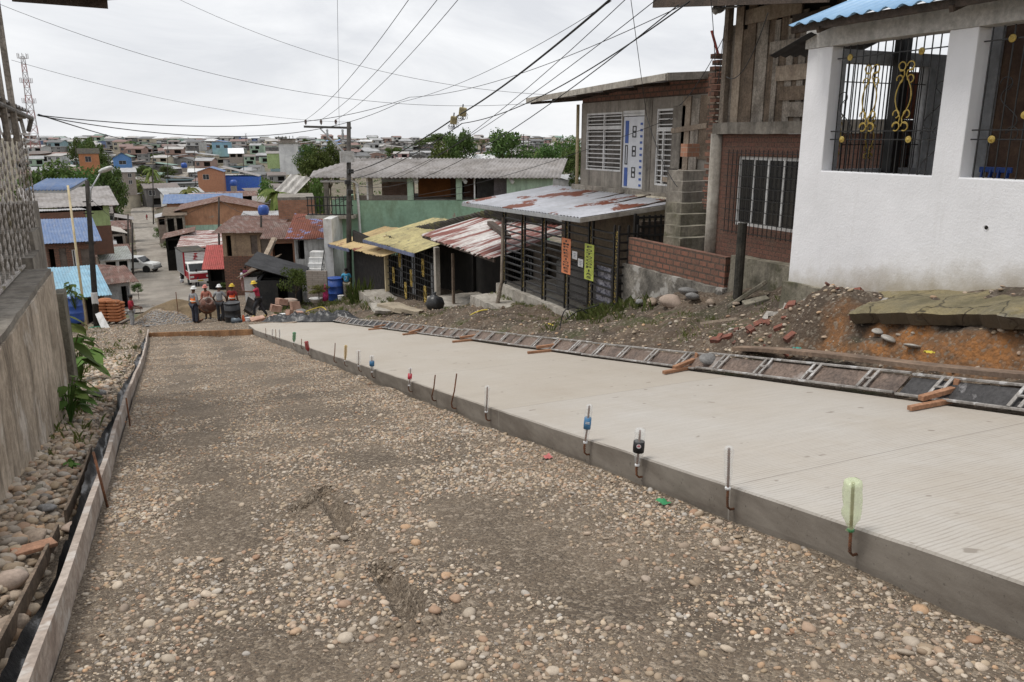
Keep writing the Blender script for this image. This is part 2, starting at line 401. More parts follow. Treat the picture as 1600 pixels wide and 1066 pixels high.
GRASS = leafmat('grass_blades', (.13, .17, .045), (.24, .23, .09))
BARK = M('bark', (.12, .095, .07), (.07, .055, .04), 6, .9, .3, bmp=.3)
# ------------------------------------------------------------------ glyphs for painted lettering
GLY = {}
def _glyphs(chars):
    obs = []
    for ch in chars:
        cu = bpy.data.curves.new('glyph', 'FONT'); cu.body = ch; cu.size = 1; cu.extrude = .02; cu.offset = .012; cu.resolution_u = 3
        o = bpy.data.objects.new('glyph', cu); COL.objects.link(o); obs.append((ch, o))
    dg = bpy.context.evaluated_depsgraph_get()
    for ch, o in obs:
        me = bpy.data.meshes.new_from_object(o.evaluated_get(dg)); vs = [tuple(v.co) for v in me.vertices]
        x0, x1 = min(v[0] for v in vs), max(v[0] for v in vs)
        GLY[ch] = ([((v[0] - (x0 + x1) / 2), v[1] - .35, v[2]) for v in vs], [tuple(p.vertices) for p in me.polygons], x1 - x0)
        cu = o.data; bpy.data.objects.remove(o); bpy.data.meshes.remove(me); bpy.data.curves.remove(cu)
_glyphs('IMPRESONFTCA7')
def glyph(mb, ch, c, sx, sy, ux, uy):
    vs, fs, w = GLY[ch]; c = V(c); n = ux.cross(uy)
    return mb.add([c + ux * (v[0] * sx) + uy * (v[1] * sy) + n * (v[2] * .1) for v in vs], fs)
# ------------------------------------------------------------------ camera, sky, sun
cam = bpy.data.cameras.new('camera'); co = bpy.data.objects.new('camera', cam); COL.objects.link(co)
cam.sensor_width = 36; cam.lens = F / 1600 * 36; cam.clip_end = 20000; cam.clip_start = .05
co.location = (0, 0, 0); co.rotation_euler = (math.pi / 2 - TH, 0, YAW)
SC.camera = co
SC.view_settings.view_transform = 'Standard'; SC.view_settings.look = 'None'; SC.view_settings.exposure = 0; SC.view_settings.gamma = 1
SC.cycles.max_bounces = 6; SC.cycles.transparent_max_bounces = 12; SC.cycles.use_denoising = True
W = bpy.data.worlds.new('World'); SC.world = W; W.use_nodes = True
nt = W.node_tree; nt.nodes.clear(); L = nt.links
out = ND(nt, 'ShaderNodeOutputWorld'); sky = ND(nt, 'ShaderNodeTexSky'); sky.sky_type = 'NISHITA'; sky.sun_disc = False
SUN_EL, SUN_AZ = math.radians(66), math.radians(-70)       # azimuth from +Y, clockwise
sky.sun_elevation = SUN_EL; sky.sun_rotation = SUN_AZ
b1 = ND(nt, 'ShaderNodeBackground'); b1.inputs[1].default_value = .08; L.new(sky.outputs[0], b1.inputs[0])
tc = ND(nt, 'ShaderNodeTexCoord'); mp = ND(nt, 'ShaderNodeMapping'); mp.inputs[3].default_value = (1, 1, 3.2); L.new(tc.outputs['Generated'], mp.inputs[0])
n1 = noi(nt, mp.outputs[0], 2.6, 8, .6, .5)
cl = mixc(nt, mapr(nt, n1, .36, .66), (.70, .715, .75), (.95, .955, .965))
b2 = ND(nt, 'ShaderNodeBackground'); L.new(cl, b2.inputs[0]); b2.inputs[1].default_value = 1.13
mx = ND(nt, 'ShaderNodeMixShader'); mx.inputs[0].default_value = .94
L.new(b1.outputs[0], mx.inputs[1]); L.new(b2.outputs[0], mx.inputs[2]); L.new(mx.outputs[0], out.inputs[0])
sl = bpy.data.lights.new('sun', 'SUN'); sl.energy = 2.1; sl.angle = math.radians(18); sl.color = (1, .965, .91)
so = bpy.data.objects.new('sun', sl); COL.objects.link(so)
sd = V((math.sin(SUN_AZ) * math.cos(SUN_EL), math.cos(SUN_AZ) * math.cos(SUN_EL), math.sin(SUN_EL)))
so.rotation_euler = (-sd).to_track_quat('-Z', 'Y').to_euler()

# ------------------------------------------------------------------ ground materials
def groundmat():
    m, nt, b = newmat('soil_and_grass'); p = pos(nt); L = nt.links
    c = mixc(nt, mapr(nt, noi(nt, p, .6, 6, .65), .4, .6), (.15, .115, .085), (.24, .2, .155))
    c = mixc(nt, mapr(nt, noi(nt, p, .33, 6, .7), .5, .58), c, (.08, .10, .035))
    c = mixc(nt, mapr(nt, noi(nt, p, 14, 4, .7), .3, .7, .5, 0), c, (.08, .06, .045))
    L.new(c, b.inputs['Base Color']); b.inputs['Roughness'].default_value = .95; bump(nt, b, noi(nt, p, 9, 6, .7), .6, .06); return m
def gravelmat():
    m, nt, b = newmat('gravelly_dirt'); p = pos(nt); L = nt.links
    vo = ND(nt, 'ShaderNodeTexVoronoi'); L.new(p, vo.inputs['Vector']); vo.inputs['Scale'].default_value = 75
    vo2 = ND(nt, 'ShaderNodeTexVoronoi'); L.new(p, vo2.inputs['Vector']); vo2.inputs['Scale'].default_value = 34
    c = mixc(nt, mapr(nt, noi(nt, p, .9, 5, .6), .38, .62), (.108, .079, .053), (.188, .142, .099))
    sx = ND(nt, 'ShaderNodeSeparateColor'); L.new(vo.outputs['Color'], sx.inputs[0])
    sx2 = ND(nt, 'ShaderNodeSeparateColor'); L.new(vo2.outputs['Color'], sx2.inputs[0])
    c = mixc(nt, mapr(nt, sx.outputs[0], .55, .97, 0, .7), c, (.31, .25, .18))
    c = mixc(nt, mapr(nt, sx2.outputs[1], .76, .97, 0, .8), c, (.38, .31, .235))
    c = mixc(nt, mapr(nt, sx.outputs[2], .7, 1, 0, .6), c, (.06, .047, .036))
    L.new(c, b.inputs['Base Color']); b.inputs['Roughness'].default_value = .85
    h = math_(nt, 'ADD', math_(nt, 'MULTIPLY', vo.outputs['Distance'], -1.0), math_(nt, 'MULTIPLY', vo2.outputs['Distance'], -1.5))
    bump(nt, b, math_(nt, 'ADD', h, noi(nt, p, 30, 5, .7)), .8, .02); return m
def bankmat():
    m, nt, b = newmat('dug_earth_bank'); p = pos(nt); L = nt.links
    c = mixc(nt, mapr(nt, noi(nt, p, 1.3, 7, .7), .4, .6), (.10, .068, .045), (.21, .152, .104))
    c = mixc(nt, mapr(nt, noi(nt, vmul(nt, p, (1, 1, 1)), .8, 6, .7), .55, .62), c, (.085, .095, .03))
    gn = ND(nt, 'ShaderNodeNewGeometry'); sp = ND(nt, 'ShaderNodeSeparateXYZ'); L.new(gn.outputs['Normal'], sp.inputs[0])
    steep = mapr(nt, sp.outputs[2], .55, .86, 1, 0)
    clay = mixc(nt, mapr(nt, noi(nt, p, 2.2, 6, .75), .46, .68), (.48, .20, .055), (.13, .075, .042))
    sy = ND(nt, 'ShaderNodeSeparateXYZ'); L.new(p, sy.inputs[0])
    clay = mixc(nt, math_(nt, 'ADD', mapr(nt, sy.outputs[1], 6.6, 7.6, 0, 1), mapr(nt, noi(nt, p, 1.1, 4), .45, .6, 0, .5), True), clay, (.10, .068, .045))
    c = mixc(nt, mapr(nt, noi(nt, p, .7, 5, .6), .46, .6, 0, .7), c, (.065, .05, .038))
    c = mixc(nt, steep, c, clay)
    vo = ND(nt, 'ShaderNodeTexVoronoi'); L.new(p, vo.inputs['Vector']); vo.inputs['Scale'].default_value = 28
    sx = ND(nt, 'ShaderNodeSeparateColor'); L.new(vo.outputs['Color'], sx.inputs[0])
    c = mixc(nt, mapr(nt, sx.outputs[0], .72, .96, 0, .7), c, (.32, .27, .21))
    c = mixc(nt, mapr(nt, noi(nt, p, 20, 5, .7), .3, .7, .6, 0), c, (.055, .042, .03))
    L.new(c, b.inputs['Base Color']); b.inputs['Roughness'].default_value = .95
    bump(nt, b, math_(nt, 'SUBTRACT', noi(nt, p, 12, 7, .75), math_(nt, 'MULTIPLY', vo.outputs['Distance'], .4)), .9, .05); return m
def slabmat():
    m, nt, b = newmat('tined_new_concrete'); p = pos(nt); L = nt.links
    sp = ND(nt, 'ShaderNodeSeparateXYZ'); L.new(p, sp.inputs[0])
    wob = noi(nt, vmul(nt, p, (.9, .5, .9)), 1.1, 3)
    yy = math_(nt, 'ADD', sp.outputs[1], math_(nt, 'MULTIPLY', wob, .10))
    s = math_(nt, 'SINE', math_(nt, 'MULTIPLY', yy, 2 * math.pi / .034))
    groove = math_(nt, 'MULTIPLY', mapr(nt, s, .35, .95), mapr(nt, noi(nt, vmul(nt, p, (.7, 14, 1)), 2.5, 4, .7), .36, .6))
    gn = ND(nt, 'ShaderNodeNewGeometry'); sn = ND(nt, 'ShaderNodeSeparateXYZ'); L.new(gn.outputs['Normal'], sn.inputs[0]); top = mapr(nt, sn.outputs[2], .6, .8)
    pan = math_(nt, 'FLOOR', math_(nt, 'DIVIDE', math_(nt, 'SUBTRACT', sp.outputs[1], 7.35), 3.7))
    wn = ND(nt, 'ShaderNodeTexWhiteNoise'); wn.noise_dimensions = '1D'; L.new(pan, wn.inputs['W'])
    near = mapr(nt, sp.outputs[1], 7.34, 7.36, 0, 1)
    ca = mixc(nt, near, (.475, .45, .415), (.455, .415, .36))
    ca = mixc(nt, mapr(nt, wn.outputs[0], 0, 1, 0, .16), ca, (.38, .34, .29))
    ca = mixc(nt, mapr(nt, noi(nt, vmul(nt, p, (1, .5, 1)), 1.1, 6, .65), .35, .7, 0, .55), ca, (.40, .345, .28))
    ca = mixc(nt, mapr(nt, noi(nt, p, 60, 4, .8), .35, .75, 0, .3), ca, (.27, .24, .2))
    ca = mixc(nt, mapr(nt, noi(nt, vmul(nt, p, (1, .4, 1)), .6, 6, .7), .5, .7, 0, .6), ca, (.35, .30, .24))
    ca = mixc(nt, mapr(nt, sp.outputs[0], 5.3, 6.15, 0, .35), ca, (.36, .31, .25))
    ca = mixc(nt, mapr(nt, noi(nt, p, 5, 2), .70, .73, 0, .6), ca, (.15, .12, .09))
    ca = mixc(nt, math_(nt, 'MULTIPLY', groove, .55), ca, (.25, .215, .18))
    fr = math_(nt, 'FRACT', math_(nt, 'DIVIDE', math_(nt, 'SUBTRACT', sp.outputs[1], 7.35), 3.7))
    jt = math_(nt, 'LESS_THAN', fr, .0035)
    ca = mixc(nt, math_(nt, 'MULTIPLY', jt, .55), ca, (.16, .14, .12))
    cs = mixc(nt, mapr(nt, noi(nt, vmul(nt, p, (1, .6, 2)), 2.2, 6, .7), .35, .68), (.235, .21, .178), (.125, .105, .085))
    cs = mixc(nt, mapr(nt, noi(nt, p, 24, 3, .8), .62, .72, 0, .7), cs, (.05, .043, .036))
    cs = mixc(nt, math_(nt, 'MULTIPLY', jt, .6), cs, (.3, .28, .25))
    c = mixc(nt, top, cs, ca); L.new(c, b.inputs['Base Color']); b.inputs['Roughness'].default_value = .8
    h = math_(nt, 'SUBTRACT', math_(nt, 'MULTIPLY', noi(nt, p, 70, 4, .7), .5), math_(nt, 'MULTIPLY', math_(nt, 'MULTIPLY', groove, top), .8))
    bump(nt, b, h, .5, .006); return m
def roadmat():
    m, nt, b = newmat('old_worn_street'); p = pos(nt); L = nt.links
    c = mixc(nt, mapr(nt, noi(nt, vmul(nt, p, (.6, .12, 1)), 1.0, 6, .65), .38, .64), (.33, .295, .25), (.21, .185, .155))
    c = mixc(nt, mapr(nt, noi(nt, p, .5, 5, .7), .55, .7, 0, .6), c, (.17, .12, .08))
    c = mixc(nt, mapr(nt, noi(nt, p, 6, 4, .7), .3, .7, .35, 0), c, (.1, .09, .075))
    sp = ND(nt, 'ShaderNodeSeparateXYZ'); L.new(p, sp.inputs[0])
    fr = math_(nt, 'FRACT', math_(nt, 'DIVIDE', sp.outputs[1], 6.0))
    c = mixc(nt, math_(nt, 'MULTIPLY', math_(nt, 'LESS_THAN', fr, .05), .45), c, (.08, .07, .055))
    L.new(c, b.inputs['Base Color']); b.inputs['Roughness'].default_value = .85; bump(nt, b, noi(nt, p, 6, 6, .7), .4, .04); return m
GROUND, GRAVELM, BANKM, SLABM, ROADM = groundmat(), gravelmat(), bankmat(), slabmat(), roadmat()

def gridmesh(name, xs, ys, zf, mat, kind='structure', label=None):
    mb = MB(); nx = len(xs)
    mb.v = [(x, y, zf(x, y)) for y in ys for x in xs]
    mb.f = [(j * nx + i, j * nx + i + 1, (j + 1) * nx + i + 1, (j + 1) * nx + i) for j in range(len(ys) - 1) for i in range(nx - 1)]
    o = mb.build(name, mat, None, True); o['kind'] = kind
    if label: o['label'] = label
    return o
def frange(a, b, s):
    n = max(1, int(round((b - a) / s))); return [a + (b - a) * i / n for i in range(n + 1)]

# terrain: one sheet to the horizon
xs = frange(-3500, -400, 300)[:-1] + frange(-400, -60, 20)[:-1] + frange(-60, -8, 4)[:-1] + frange(-8, 24, 1.0)[:-1] + frange(24, 80, 4)[:-1] + frange(80, 500, 20)[:-1] + frange(500, 5000, 300)
ys = frange(-40, 60, 1.0)[:-1] + frange(60, 140, 3)[:-1] + frange(140, 1000, 15)[:-1] + frange(1000, 6000, 250)
def zt(x, y):
    z = H(x, y)
    if -1.3 < x < 15 and y < 50: z -= .35 if x > 6.0 else .12
    if -12 < x < 14 and y >= 38 and y <= 420: z -= .06
    return z
terrain = gridmesh('ground', xs, ys, zt, GROUND)

GOUGE = []
for q in ((505, 770, 548, 835), (600, 890, 640, 965), (470, 800, 500, 790)):
    r1_, r2_ = ray(q[0], q[1]), ray(q[2], q[3]); r1_ *= -1.7 / (r1_.z - SL * r1_.y); r2_ *= -1.7 / (r2_.z - SL * r2_.y); GOUGE.append((r1_.x, r1_.y, r2_.x, r2_.y))
# gravel base of the unpaved lane, with ruts and heaps
def zg(x, y):
    z = P(y) + .018 * fb(x, y, 1.4, 3, 2.0) + .010 * nz(x, y, 6, 1.0)
    z -= .035 * math.exp(-((x - 1.25 - .1 * math.sin(y)) / .16) ** 2) * (.4 + .6 * max(0, nz(x, y, .6, 8)))
    z -= .03 * math.exp(-((x - 2.2) / .3) ** 2) * (.5 + nz(x, y, .4, 4))
    for (ax, ay, bx, by) in GOUGE:
        if abs(x - ax) < .8 and abs(y - ay) < 1.3:
            dx, dy = bx - ax, by - ay; t = max(0, min(1, ((x - ax) * dx + (y - ay) * dy) / (dx * dx + dy * dy))); d = math.hypot(x - ax - t * dx, y - ay - t * dy)
            z += -.09 * math.exp(-(d / .06) ** 2) + .045 * math.exp(-((d - .13) / .06) ** 2)
    z += .04 * sstep(2.8, 3.1, x) * (.5 + nz(x, y, 1.1, 6)) + .02 * sstep(-.35, -.6, x)
    return z
gravel_lane = gridmesh('gravel_lane', frange(-.62, 3.16, .036), frange(-2, 10, .042)[:-1] + frange(10, 32.2, .12), zg, GRAVELM)
# verge beside the wall and the yard at the end of the works
def zv(x, y): return H(x, y) + .03 * fb(x, y, 1.6, 3, 7.0) - .03 + .10 * sstep(-.92, -1.06, x) + .10 * sstep(-1.0, -1.5, x) * (y < 14)
verge = gridmesh('stony_verge', frange(-3.8, -.66, .09), frange(-2, 44, .18), zv, GRAVELM)
def zy(x, y): return H(x, y) + .05 * fb(x, y, .7, 4, 3.0) + .02 - .12 * sstep(33, 32.2, y)
yard = gridmesh('dirt_yard', frange(-.66, 6.4, .16), frange(32.25, 60, .2), zy, GRAVELM)
def zbk(x, y):
    z = H(x, y); a = sstep(6.45, 6.9, x)
    z += a * (.10 * fb(x, y, 1.5, 4, 4.0) + .05 * fb(x, y, 5, 3, 2) - .12 * max(0, nz(x, y, 1.1, 31)))
    # rubble heap against the corner of the white house
    z += .26 * math.exp(-((x - 7.75) / .5) ** 2 - ((y - 7.9) / .9) ** 2) * (1 + .6 * fb(x, y, 2.5, 3, 9))
    z -= .18 * sstep(7.35, 7.5, x) * sstep(7.9, 7.7, x) * sstep(7.2, 6.6, y) * (.5 + .9 * nz(x, y, 2.2, 5))
    return z
embankment = gridmesh('earth_bank', frange(6.19, 8.6, .05)[:-1] + frange(8.6, 15, .2), frange(1, 24, .07)[:-1] + frange(24, 48, .25), zbk, BANKM)

# lower street
RP = [(52, .8, 8), (60, .6, 8), (83, 1.0, 8.5), (100, .2, 6.2), (120, -.2, 5.0), (200, -1.6, 5.6), (290, -3.3, 6.8), (340, -3, 6.5), (400, 3, 5), (463, 11, 5), (560, 27, 5), (640, 40, 5)]
def road_c(y): return interp([(a, b) for a, b, c in RP], y), interp([(a, c) for a, b, c in RP], y)
mb = MB(); rows = frange(52, 640, 2.0)
for y in rows:
    cx, w = road_c(y)
    for i in range(9):
        x = cx + (i / 8 - .5) * w; e = abs(i - 4) == 4
        mb.v.append((x, y, H(x, y) + (.03 if not e else -.1) + .02 * nz(x, y, .5, 3)))
mb.f = [(j * 9 + i, j * 9 + i + 1, (j + 1) * 9 + i + 1, (j + 1) * 9 + i) for j in range(len(rows) - 1) for i in range(8)]
o = mb.build('street', ROADM, None, True); o['kind'] = 'structure'

# ------------------------------------------------------------------ new concrete lane
ST = .25                                         # slab thickness
SX0, SX1 = 3.14, 6.17
mb = MB(); rows = frange(.2, 33.6, .12); prof = [(SX0 + .012, -.06), (SX0, .06), (SX0, ST - .012), (SX0 + .012, ST)] + [(SX0 + .1 + (SX1 - SX0 - .1) * k / 10, ST) for k in range(11)] + [(SX1, -.05)]
np_ = len(prof)
for y in rows:
    for k, (x, z) in enumerate(prof):
        dx = .006 * nz(z * 9, y, 2.5, 1) if k < 4 else 0
        mb.v.append((x + dx, y, P(y) + z + (.006 * nz(x, y, .6, 12) if k > 3 else .004 * nz(x, y, 3, 2))))
mb.f = [(j * np_ + i, j * np_ + i + 1, (j + 1) * np_ + i + 1, (j + 1) * np_ + i) for j in range(len(rows) - 1) for i in range(np_ - 1)]
mb.f.append(tuple((len(rows) - 1) * np_ + i for i in range(np_))); mb.f.append(tuple(reversed(range(np_))))
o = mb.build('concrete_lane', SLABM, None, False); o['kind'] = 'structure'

# ------------------------------------------------------------------ timber edge board, plastic, stakes
mb = MB(); rows = frange(.6, 36.2, .3)
def lx(y): return -.63 + .022 * math.sin(y * .35) * sstep(3, 9, y) + .006 * math.sin(y * 1.7)
LB = M('limewashed_board', (.42, .36, .31), (.30, .24, .2), 2.0, .9, .3, streak=.5, streakcol=(.16, .12, .1), bmp=.3, bsc=40, sdir=(2, 1.2, 9), patch=(.50, .46, .42), psc=1.8)
for y in rows:
    for dx, dz in ((0, -.06), (0, .215), (-.045, .215), (-.045, -.06)): mb.v.append((lx(y) + dx, y, P(y) + dz + .008 * nz(1, y, 1.2, 3)))
mb.f = [(j * 4 + i, j * 4 + (i + 1) % 4, (j + 1) * 4 + (i + 1) % 4, (j + 1) * 4 + i) for j in range(len(rows) - 1) for i in range(4)] + [(0, 3, 2, 1), tuple((len(rows) - 1) * 4 + i for i in range(4))]
mb.single('form_board', LB, 'long pale timber edge board running down the left side of the gravel lane', 'board')
mb = MB()
rows = frange(.6, 34, .11)
for y in rows:
    w = .14 + .05 * nz(3, y, .8, 1)
    for k in range(6):
        t = k / 5; x = lx(y) - .05 - w * t * (.75 + .25 * math.sin(y * .9))
        mb.v.append((x, y, P(y) + .17 - .13 * math.sin(math.pi * t) * (.7 + .5 * nz(x * 4, y, 2.0, 4)) + .06 * nz(x * 9, y * 2.2, 2, 6) - .03 * t))
mb.f = [(j * 6 + i, j * 6 + i + 1, (j + 1) * 6 + i + 1, (j + 1) * 6 + i) for j in range(len(rows) - 1) for i in range(5)]
mb.single('plastic_sheet', PLASTIC_BLACK, 'strip of crumpled black plastic sheet tucked behind the pale edge board', 'plastic sheet', smooth=True)
for i, (ya, yb) in enumerate(((3.6, 6.2), (6.6, 9.6))):
    mb = MB()
    for y0, y1 in zip(frange(ya, yb, .4)[:-1], frange(ya, yb, .4)[1:]):
        xa, xb = lx(y0) - .25 - .02 * math.sin(y0 * .6 + i), lx(y1) - .25 - .02 * math.sin(y1 * .6 + i)
        mb.bar((xa, y0, P(y0) + .05), (xb, y1, P(y1) + .05), .02, .10)
    mb.single('old_plank', PLANKB, ['dark wet plank behind the plastic sheet, nearest the camera', 'dark wet plank behind the plastic, beside the rusty stake', 'dark wet plank behind the plastic, beyond the rusty stake'][i], 'plank')
def stake(y, x, top, bot, lean, lab):
    mb = MB(); mb.tube([(x, y, P(y) + bot), (x - lean, y + .05, P(y) + top)], .011, 6); mb.single('rebar_stake', RUSTM, lab, 'stake', None, True)
stake(6.75, -.565, .50, -.05, .06, 'rusty steel bar leaning against the timber edge board in the foreground')
stake(11.1, -.55, .42, -.05, .01, 'rusty steel bar upright at the edge board beside the orange stone')
p = at(278, 487, 38); mb = MB(); mb.tube([(p.x, p.y, p.z - .1), (p.x, p.y, p.z + .95)], .02, 6); mb.single('rebar_stake', RUSTM, 'thin upright bar stuck in the sand heap left of the orange vested workers', 'stake')
# end board across the lane
a, b_ = V((-.66, 34.6, P(34.6) + .06)), V((3.1, 31.6, P(31.6) + .10))
mb = MB(); mb.bar(a, b_, .05, .28); mb.single('end_board', M('wet_orange_board', (.36, .2, .10), (.24, .125, .06), 2, .8, .3, streak=.5, bmp=.2), 'orange brown timber board closing the far end of the gravel lane', 'board', bev=.004)

# ------------------------------------------------------------------ steel forms along the right edge, timber braces
FORMR = M('form_rust', (.17, .125, .10), (.105, .08, .067), 3, .75, .5, bmp=.3, patch=(.30, .27, .25), psc=2.6, plo=.58, phi=.70)
FORMD = M('form_dark', (.06, .057, .057), (.035, .033, .033), 3, .6, .4, bmp=.3, patch=(.26, .25, .25), psc=3.0, plo=.58, phi=.66)
FORMG = M('form_cement_smeared', (.33, .31, .29), (.20, .185, .17), 6, .75, .3, bmp=.3, patch=(.48, .47, .46), psc=5)
def frmp(y, w, h): return V((SX1 + .02 + w, y, P(y) + ST + .01 + h))
ys_f = [2.05, 5.05, 8.05, 11.05, 14.05, 17.05, 20.05, 23.05, 26.05, 29.05]
flab = ['nearest the camera, dark and crusted', 'beside the nearest timber brace', 'before the long plank', 'next to the grey stone', 'below the heap of boulders', 'in front of the copy shop corner', 'in front of the copy shop grille', 'below the leaning wooden post', 'below the open porch', 'farthest, by the black plastic sheet']
for i, y0 in enumerate(ys_f):
    y1 = y0 + 2.97; dz = .012 * math.sin(i * 2.1)
    t = thing('steel_form', 'rusty steel channel form panel along the concrete lane, ' + flab[i], 'steel form', tuple(frmp((y0 + y1) / 2, 0, 0)), group='steel form panels along the right edge of the concrete lane')
    mb = MB(); tilt = .15
    pr = [(0.02, .02), (.20, .02 + tilt)]
    for k in range(2): mb.v += [tuple(frmp(y0, *pr[k]) + V((0, 0, dz))), tuple(frmp(y1, *pr[k]) + V((0, 0, dz)))]
    n_ = V((-.13, 0, .16)).normalized() * .008
    q = [V(p_) for p_ in mb.v]; mb.v += [tuple(p_ - n_) for p_ in q]
    mb.f = [(0, 1, 3, 2), (4, 6, 7, 5), (0, 2, 6, 4), (1, 5, 7, 3), (0, 4, 5, 1), (2, 3, 7, 6)]
    mb.build('face_plate', FORMD if i in (0, 7, 8) else FORMR, t)
    for w, h, nm in ((0, .035, 'lower_flange'), (.205, .05 + tilt, 'upper_flange')):
        mb = MB(); mb.bar(frmp(y0, w, h + dz), frmp(y1, w, h + dz), .035, .022); mb.build(nm, FORMG, t, bev=.004)
    for k in range(4):
        yy = y0 + .38 + k * .74
        mb = MB()
        for d in (-.045, .045): mb.bar(frmp(yy + d, .0, .05 + dz), frmp(yy + d, .2, .06 + tilt + dz), .03, .012)
        mb.bar(frmp(yy - .04, .1, .052 + tilt / 2 + dz), frmp(yy + .04, .1, .052 + tilt / 2 + dz), .05, .012)
        mb.build('stiffener', FORMG, t)
blab = ['by the nearest dark form panel', 'beside the grey stone', 'in front of the low brick wall', 'below the copy shop signs', 'below the copy shop far corner', 'in front of the open porch', 'near the black bag']
for i, (px, py) in enumerate(((1478, 632), (1088, 576), (878, 548), (757, 531), (668, 520), (600, 514))):
    g = onz(px, py, 0); r_ = ray(px, py); tt = -(1.7 - ST) / (r_.z - SL * r_.y); g = r_ * tt
    y = g.y; sk = .12 * math.sin(i * 1.9)
    t = thing('timber_brace', 'orange timber brace propping the steel form, ' + blab[i], 'brace', (SX1, y, P(y) + ST), group='timber braces along the steel forms')
    mb = MB(); mb.bar((SX1 - .42, y - sk, P(y - sk) + ST + .03), (SX1 + .12, y, P(y) + ST + .03), .05, .04); mb.build('foot', WOODO, t, bev=.003)
    mb = MB(); mb.bar((SX1 - .22, y + .06 - sk, P(y) + ST + .075), (SX1 + .17, y + .05, P(y) + ST + .11), .055, .045); mb.build('strut', WOODO, t, bev=.003)
    mb = MB(); mb.bar((SX1 + .19, y + .05, P(y) + ST - .02), (SX1 + .21, y + .05, P(y) + ST + .20), .05, .03, (1, 0, 0)); mb.build('stake', WOODO, t, bev=.003)

# ------------------------------------------------------------------ dowels with bottles
def clearmat(n, c, a): return glassmat(n, c, .12, a)
BCLEAR, BGREEN, BRED, BGRN2, BYEL = clearmat('bottle_clear', (.85, .88, .88), .22), clearmat('bottle_lime', (.72, .84, .50), .40), clearmat('bottle_red', (.36, .03, .035), .75), clearmat('bottle_green', (.03, .26, .10), .6), clearmat('bottle_yellow', (.62, .42, .1), .45)
LBLUE, LBLK, LRED, LWHT = flat('label_blue', (.06, .19, .36)), flat('label_black', (.012, .012, .014)), flat('label_red', (.6, .05, .08)), flat('label_white', (.75, .75, .75))
# pixel of the slab-face exit, pixel of the top, bottle material, label, description
DOW = [(1338, 866, 1333, 738, BGREEN, None, 'lime green', 1.3), (1146, 795, 1144, 690, BCLEAR, None, 'tall clear', 1.0), (1003, 745, 1008, 666, BCLEAR, 'black', 'clear, black labelled', 1.1), (921, 710, 929, 629, BCLEAR, 'blue', 'clear, blue labelled, nearer', 1.0),
       (766, 657, 770, 602, BCLEAR, None, 'scratched clear', .8), (712, 638, 722, 582, None, None, 'bare, tall', 1), (681, 626, 688, 585, None, None, 'bare, bent', 1), (644, 612, 649, 575, BCLEAR, 'red', 'clear, red labelled', .8),
       (586, 590, 588, 556, BCLEAR, 'bluef', 'clear, blue labelled, farther', 1.1), (565, 580, 567, 548, BCLEAR, None, 'short clear', 1.2), (543, 572, 547, 540, BYEL, None, 'yellow', .8), (526, 566, 530, 536, None, None, 'bare and leaning', 1),
       (486, 556, 484, 534, BRED, None, 'deep red', 1.4), (474, 545, 476, 530, None, None, 'short bare', 1), (462, 541, 465, 520, BGRN2, None, 'dark green', 1.3), (440, 533, 441, 515, BCLEAR, None, 'small clear', .9), (434, 531, 435, 515, None, None, 'thin bare', 1), (428, 529, 430, 515, BCLEAR, None, 'small grey clear', .9), (418, 526, 419, 513, None, None, 'last bare', 1)]
